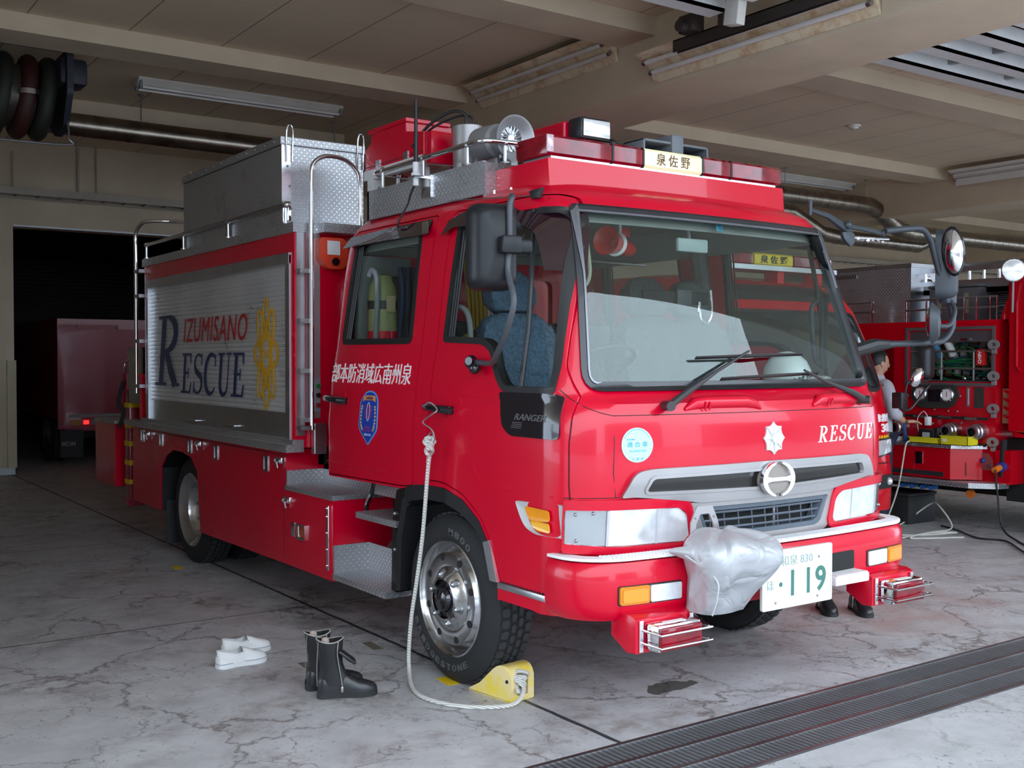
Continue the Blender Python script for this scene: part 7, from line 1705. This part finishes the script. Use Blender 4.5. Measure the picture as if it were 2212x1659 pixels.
for k in range(15):
    th = rad(4 + 86 * k / 14); rows.append([])
    for j in range(40):
        a = 2 * PI * j / 40; back = -math.cos(a); lim = 1.0 if back > -.2 else .62
        t_ = th * lim if back < .2 else th * (1 + .25 * back); rows[-1].append(Vector((.02 + .108 * math.sin(t_) * math.cos(a), .088 * math.sin(t_) * math.sin(a), 1.63 + .122 * math.cos(t_))))
m.quadsheet(rows, close=True); m.build('hair', HAIR, pn, smooth=120)
m = MB()
m.quadsheet([[Vector((cx_ + rx_ * math.cos(2 * PI * k / 32), ry_ * math.sin(2 * PI * k / 32), z_)) for k in range(32)] for z_, cx_, rx_, ry_ in ((.84, 0, .135, .185), (.95, 0, .135, .18), (1.08, .0, .13, .175), (1.20, .005, .138, .185), (1.32, .0, .135, .20), (1.39, -.005, .12, .195), (1.43, -.005, .10, .15), (1.465, -.003, .085, .095), (1.49, .0, .072, .072), (1.505, .0, .068, .066))], close=True)
for s in (-1, 1):
    m.tube(bez([(-.005, s * .13, 1.405), (-.01, s * .185, 1.375), (.01, s * .222, 1.26), (.03, s * .235, 1.15), (.09, s * .215, 1.125)], 4), [.07, .072, .072, .071, .070, .068, .066, .064, .062, .060, .058, .057, .056, .055, .054, .054, .053], 16)
m.build('shirt', SHIRT, pn, smooth=70)
V = [(0, 0, .95), (0, .09, .88), (.02, .10, .50), (-.01, .10, .12), (0, -.09, .88), (.02, -.10, .50), (-.01, -.10, .12)]
o = skin('trousers', V, [(0, 1), (1, 2), (2, 3), (0, 4), (4, 5), (5, 6)], [(.15, .12), .11, .085, .07, .11, .085, .07], NAVYC); o.parent = pn
for s in (-1, 1):
    m = MB(); foot(m, .28, .1, [(.0, .02, .07), (.1, .04, .09), (.35, .04, .09), (.6, .045, .06), (.85, .042, .045), (.97, .02, .03), (1, .004, .01)], 0); sh_ = m.build('shoe', LEATHER, pn, smooth=60); sh_.location = (-.08, s * .105, 0)
    # hands: palm, four fingers, thumb
    hx, hy, hz = (.24, .165, 1.10) if s > 0 else (.22, -.155, 1.06)
    m = MB(); m.box((hx, hy - .04, hz - .015), (hx + .09, hy + .04, hz + .015), .012, seg=3)
    for k, L in enumerate((.07, .08, .075, .06)): y = hy - .03 + .02 * k; m.tube([(hx + .085, y, hz), (hx + .085 + L * .5, y, hz - .008), (hx + .085 + L, y, hz - .03)], [.009, .0085, .007], 8)
    m.tube([(hx + .02, hy - s * .038, hz), (hx + .055, hy - s * .065, hz - .01), (hx + .085, hy - s * .072, hz - .02)], [.011, .010, .008], 8)
    m.build('hand', SKIN, pn, smooth=60)

# ------------------------------------------------------------------ dim truck in the rear bay
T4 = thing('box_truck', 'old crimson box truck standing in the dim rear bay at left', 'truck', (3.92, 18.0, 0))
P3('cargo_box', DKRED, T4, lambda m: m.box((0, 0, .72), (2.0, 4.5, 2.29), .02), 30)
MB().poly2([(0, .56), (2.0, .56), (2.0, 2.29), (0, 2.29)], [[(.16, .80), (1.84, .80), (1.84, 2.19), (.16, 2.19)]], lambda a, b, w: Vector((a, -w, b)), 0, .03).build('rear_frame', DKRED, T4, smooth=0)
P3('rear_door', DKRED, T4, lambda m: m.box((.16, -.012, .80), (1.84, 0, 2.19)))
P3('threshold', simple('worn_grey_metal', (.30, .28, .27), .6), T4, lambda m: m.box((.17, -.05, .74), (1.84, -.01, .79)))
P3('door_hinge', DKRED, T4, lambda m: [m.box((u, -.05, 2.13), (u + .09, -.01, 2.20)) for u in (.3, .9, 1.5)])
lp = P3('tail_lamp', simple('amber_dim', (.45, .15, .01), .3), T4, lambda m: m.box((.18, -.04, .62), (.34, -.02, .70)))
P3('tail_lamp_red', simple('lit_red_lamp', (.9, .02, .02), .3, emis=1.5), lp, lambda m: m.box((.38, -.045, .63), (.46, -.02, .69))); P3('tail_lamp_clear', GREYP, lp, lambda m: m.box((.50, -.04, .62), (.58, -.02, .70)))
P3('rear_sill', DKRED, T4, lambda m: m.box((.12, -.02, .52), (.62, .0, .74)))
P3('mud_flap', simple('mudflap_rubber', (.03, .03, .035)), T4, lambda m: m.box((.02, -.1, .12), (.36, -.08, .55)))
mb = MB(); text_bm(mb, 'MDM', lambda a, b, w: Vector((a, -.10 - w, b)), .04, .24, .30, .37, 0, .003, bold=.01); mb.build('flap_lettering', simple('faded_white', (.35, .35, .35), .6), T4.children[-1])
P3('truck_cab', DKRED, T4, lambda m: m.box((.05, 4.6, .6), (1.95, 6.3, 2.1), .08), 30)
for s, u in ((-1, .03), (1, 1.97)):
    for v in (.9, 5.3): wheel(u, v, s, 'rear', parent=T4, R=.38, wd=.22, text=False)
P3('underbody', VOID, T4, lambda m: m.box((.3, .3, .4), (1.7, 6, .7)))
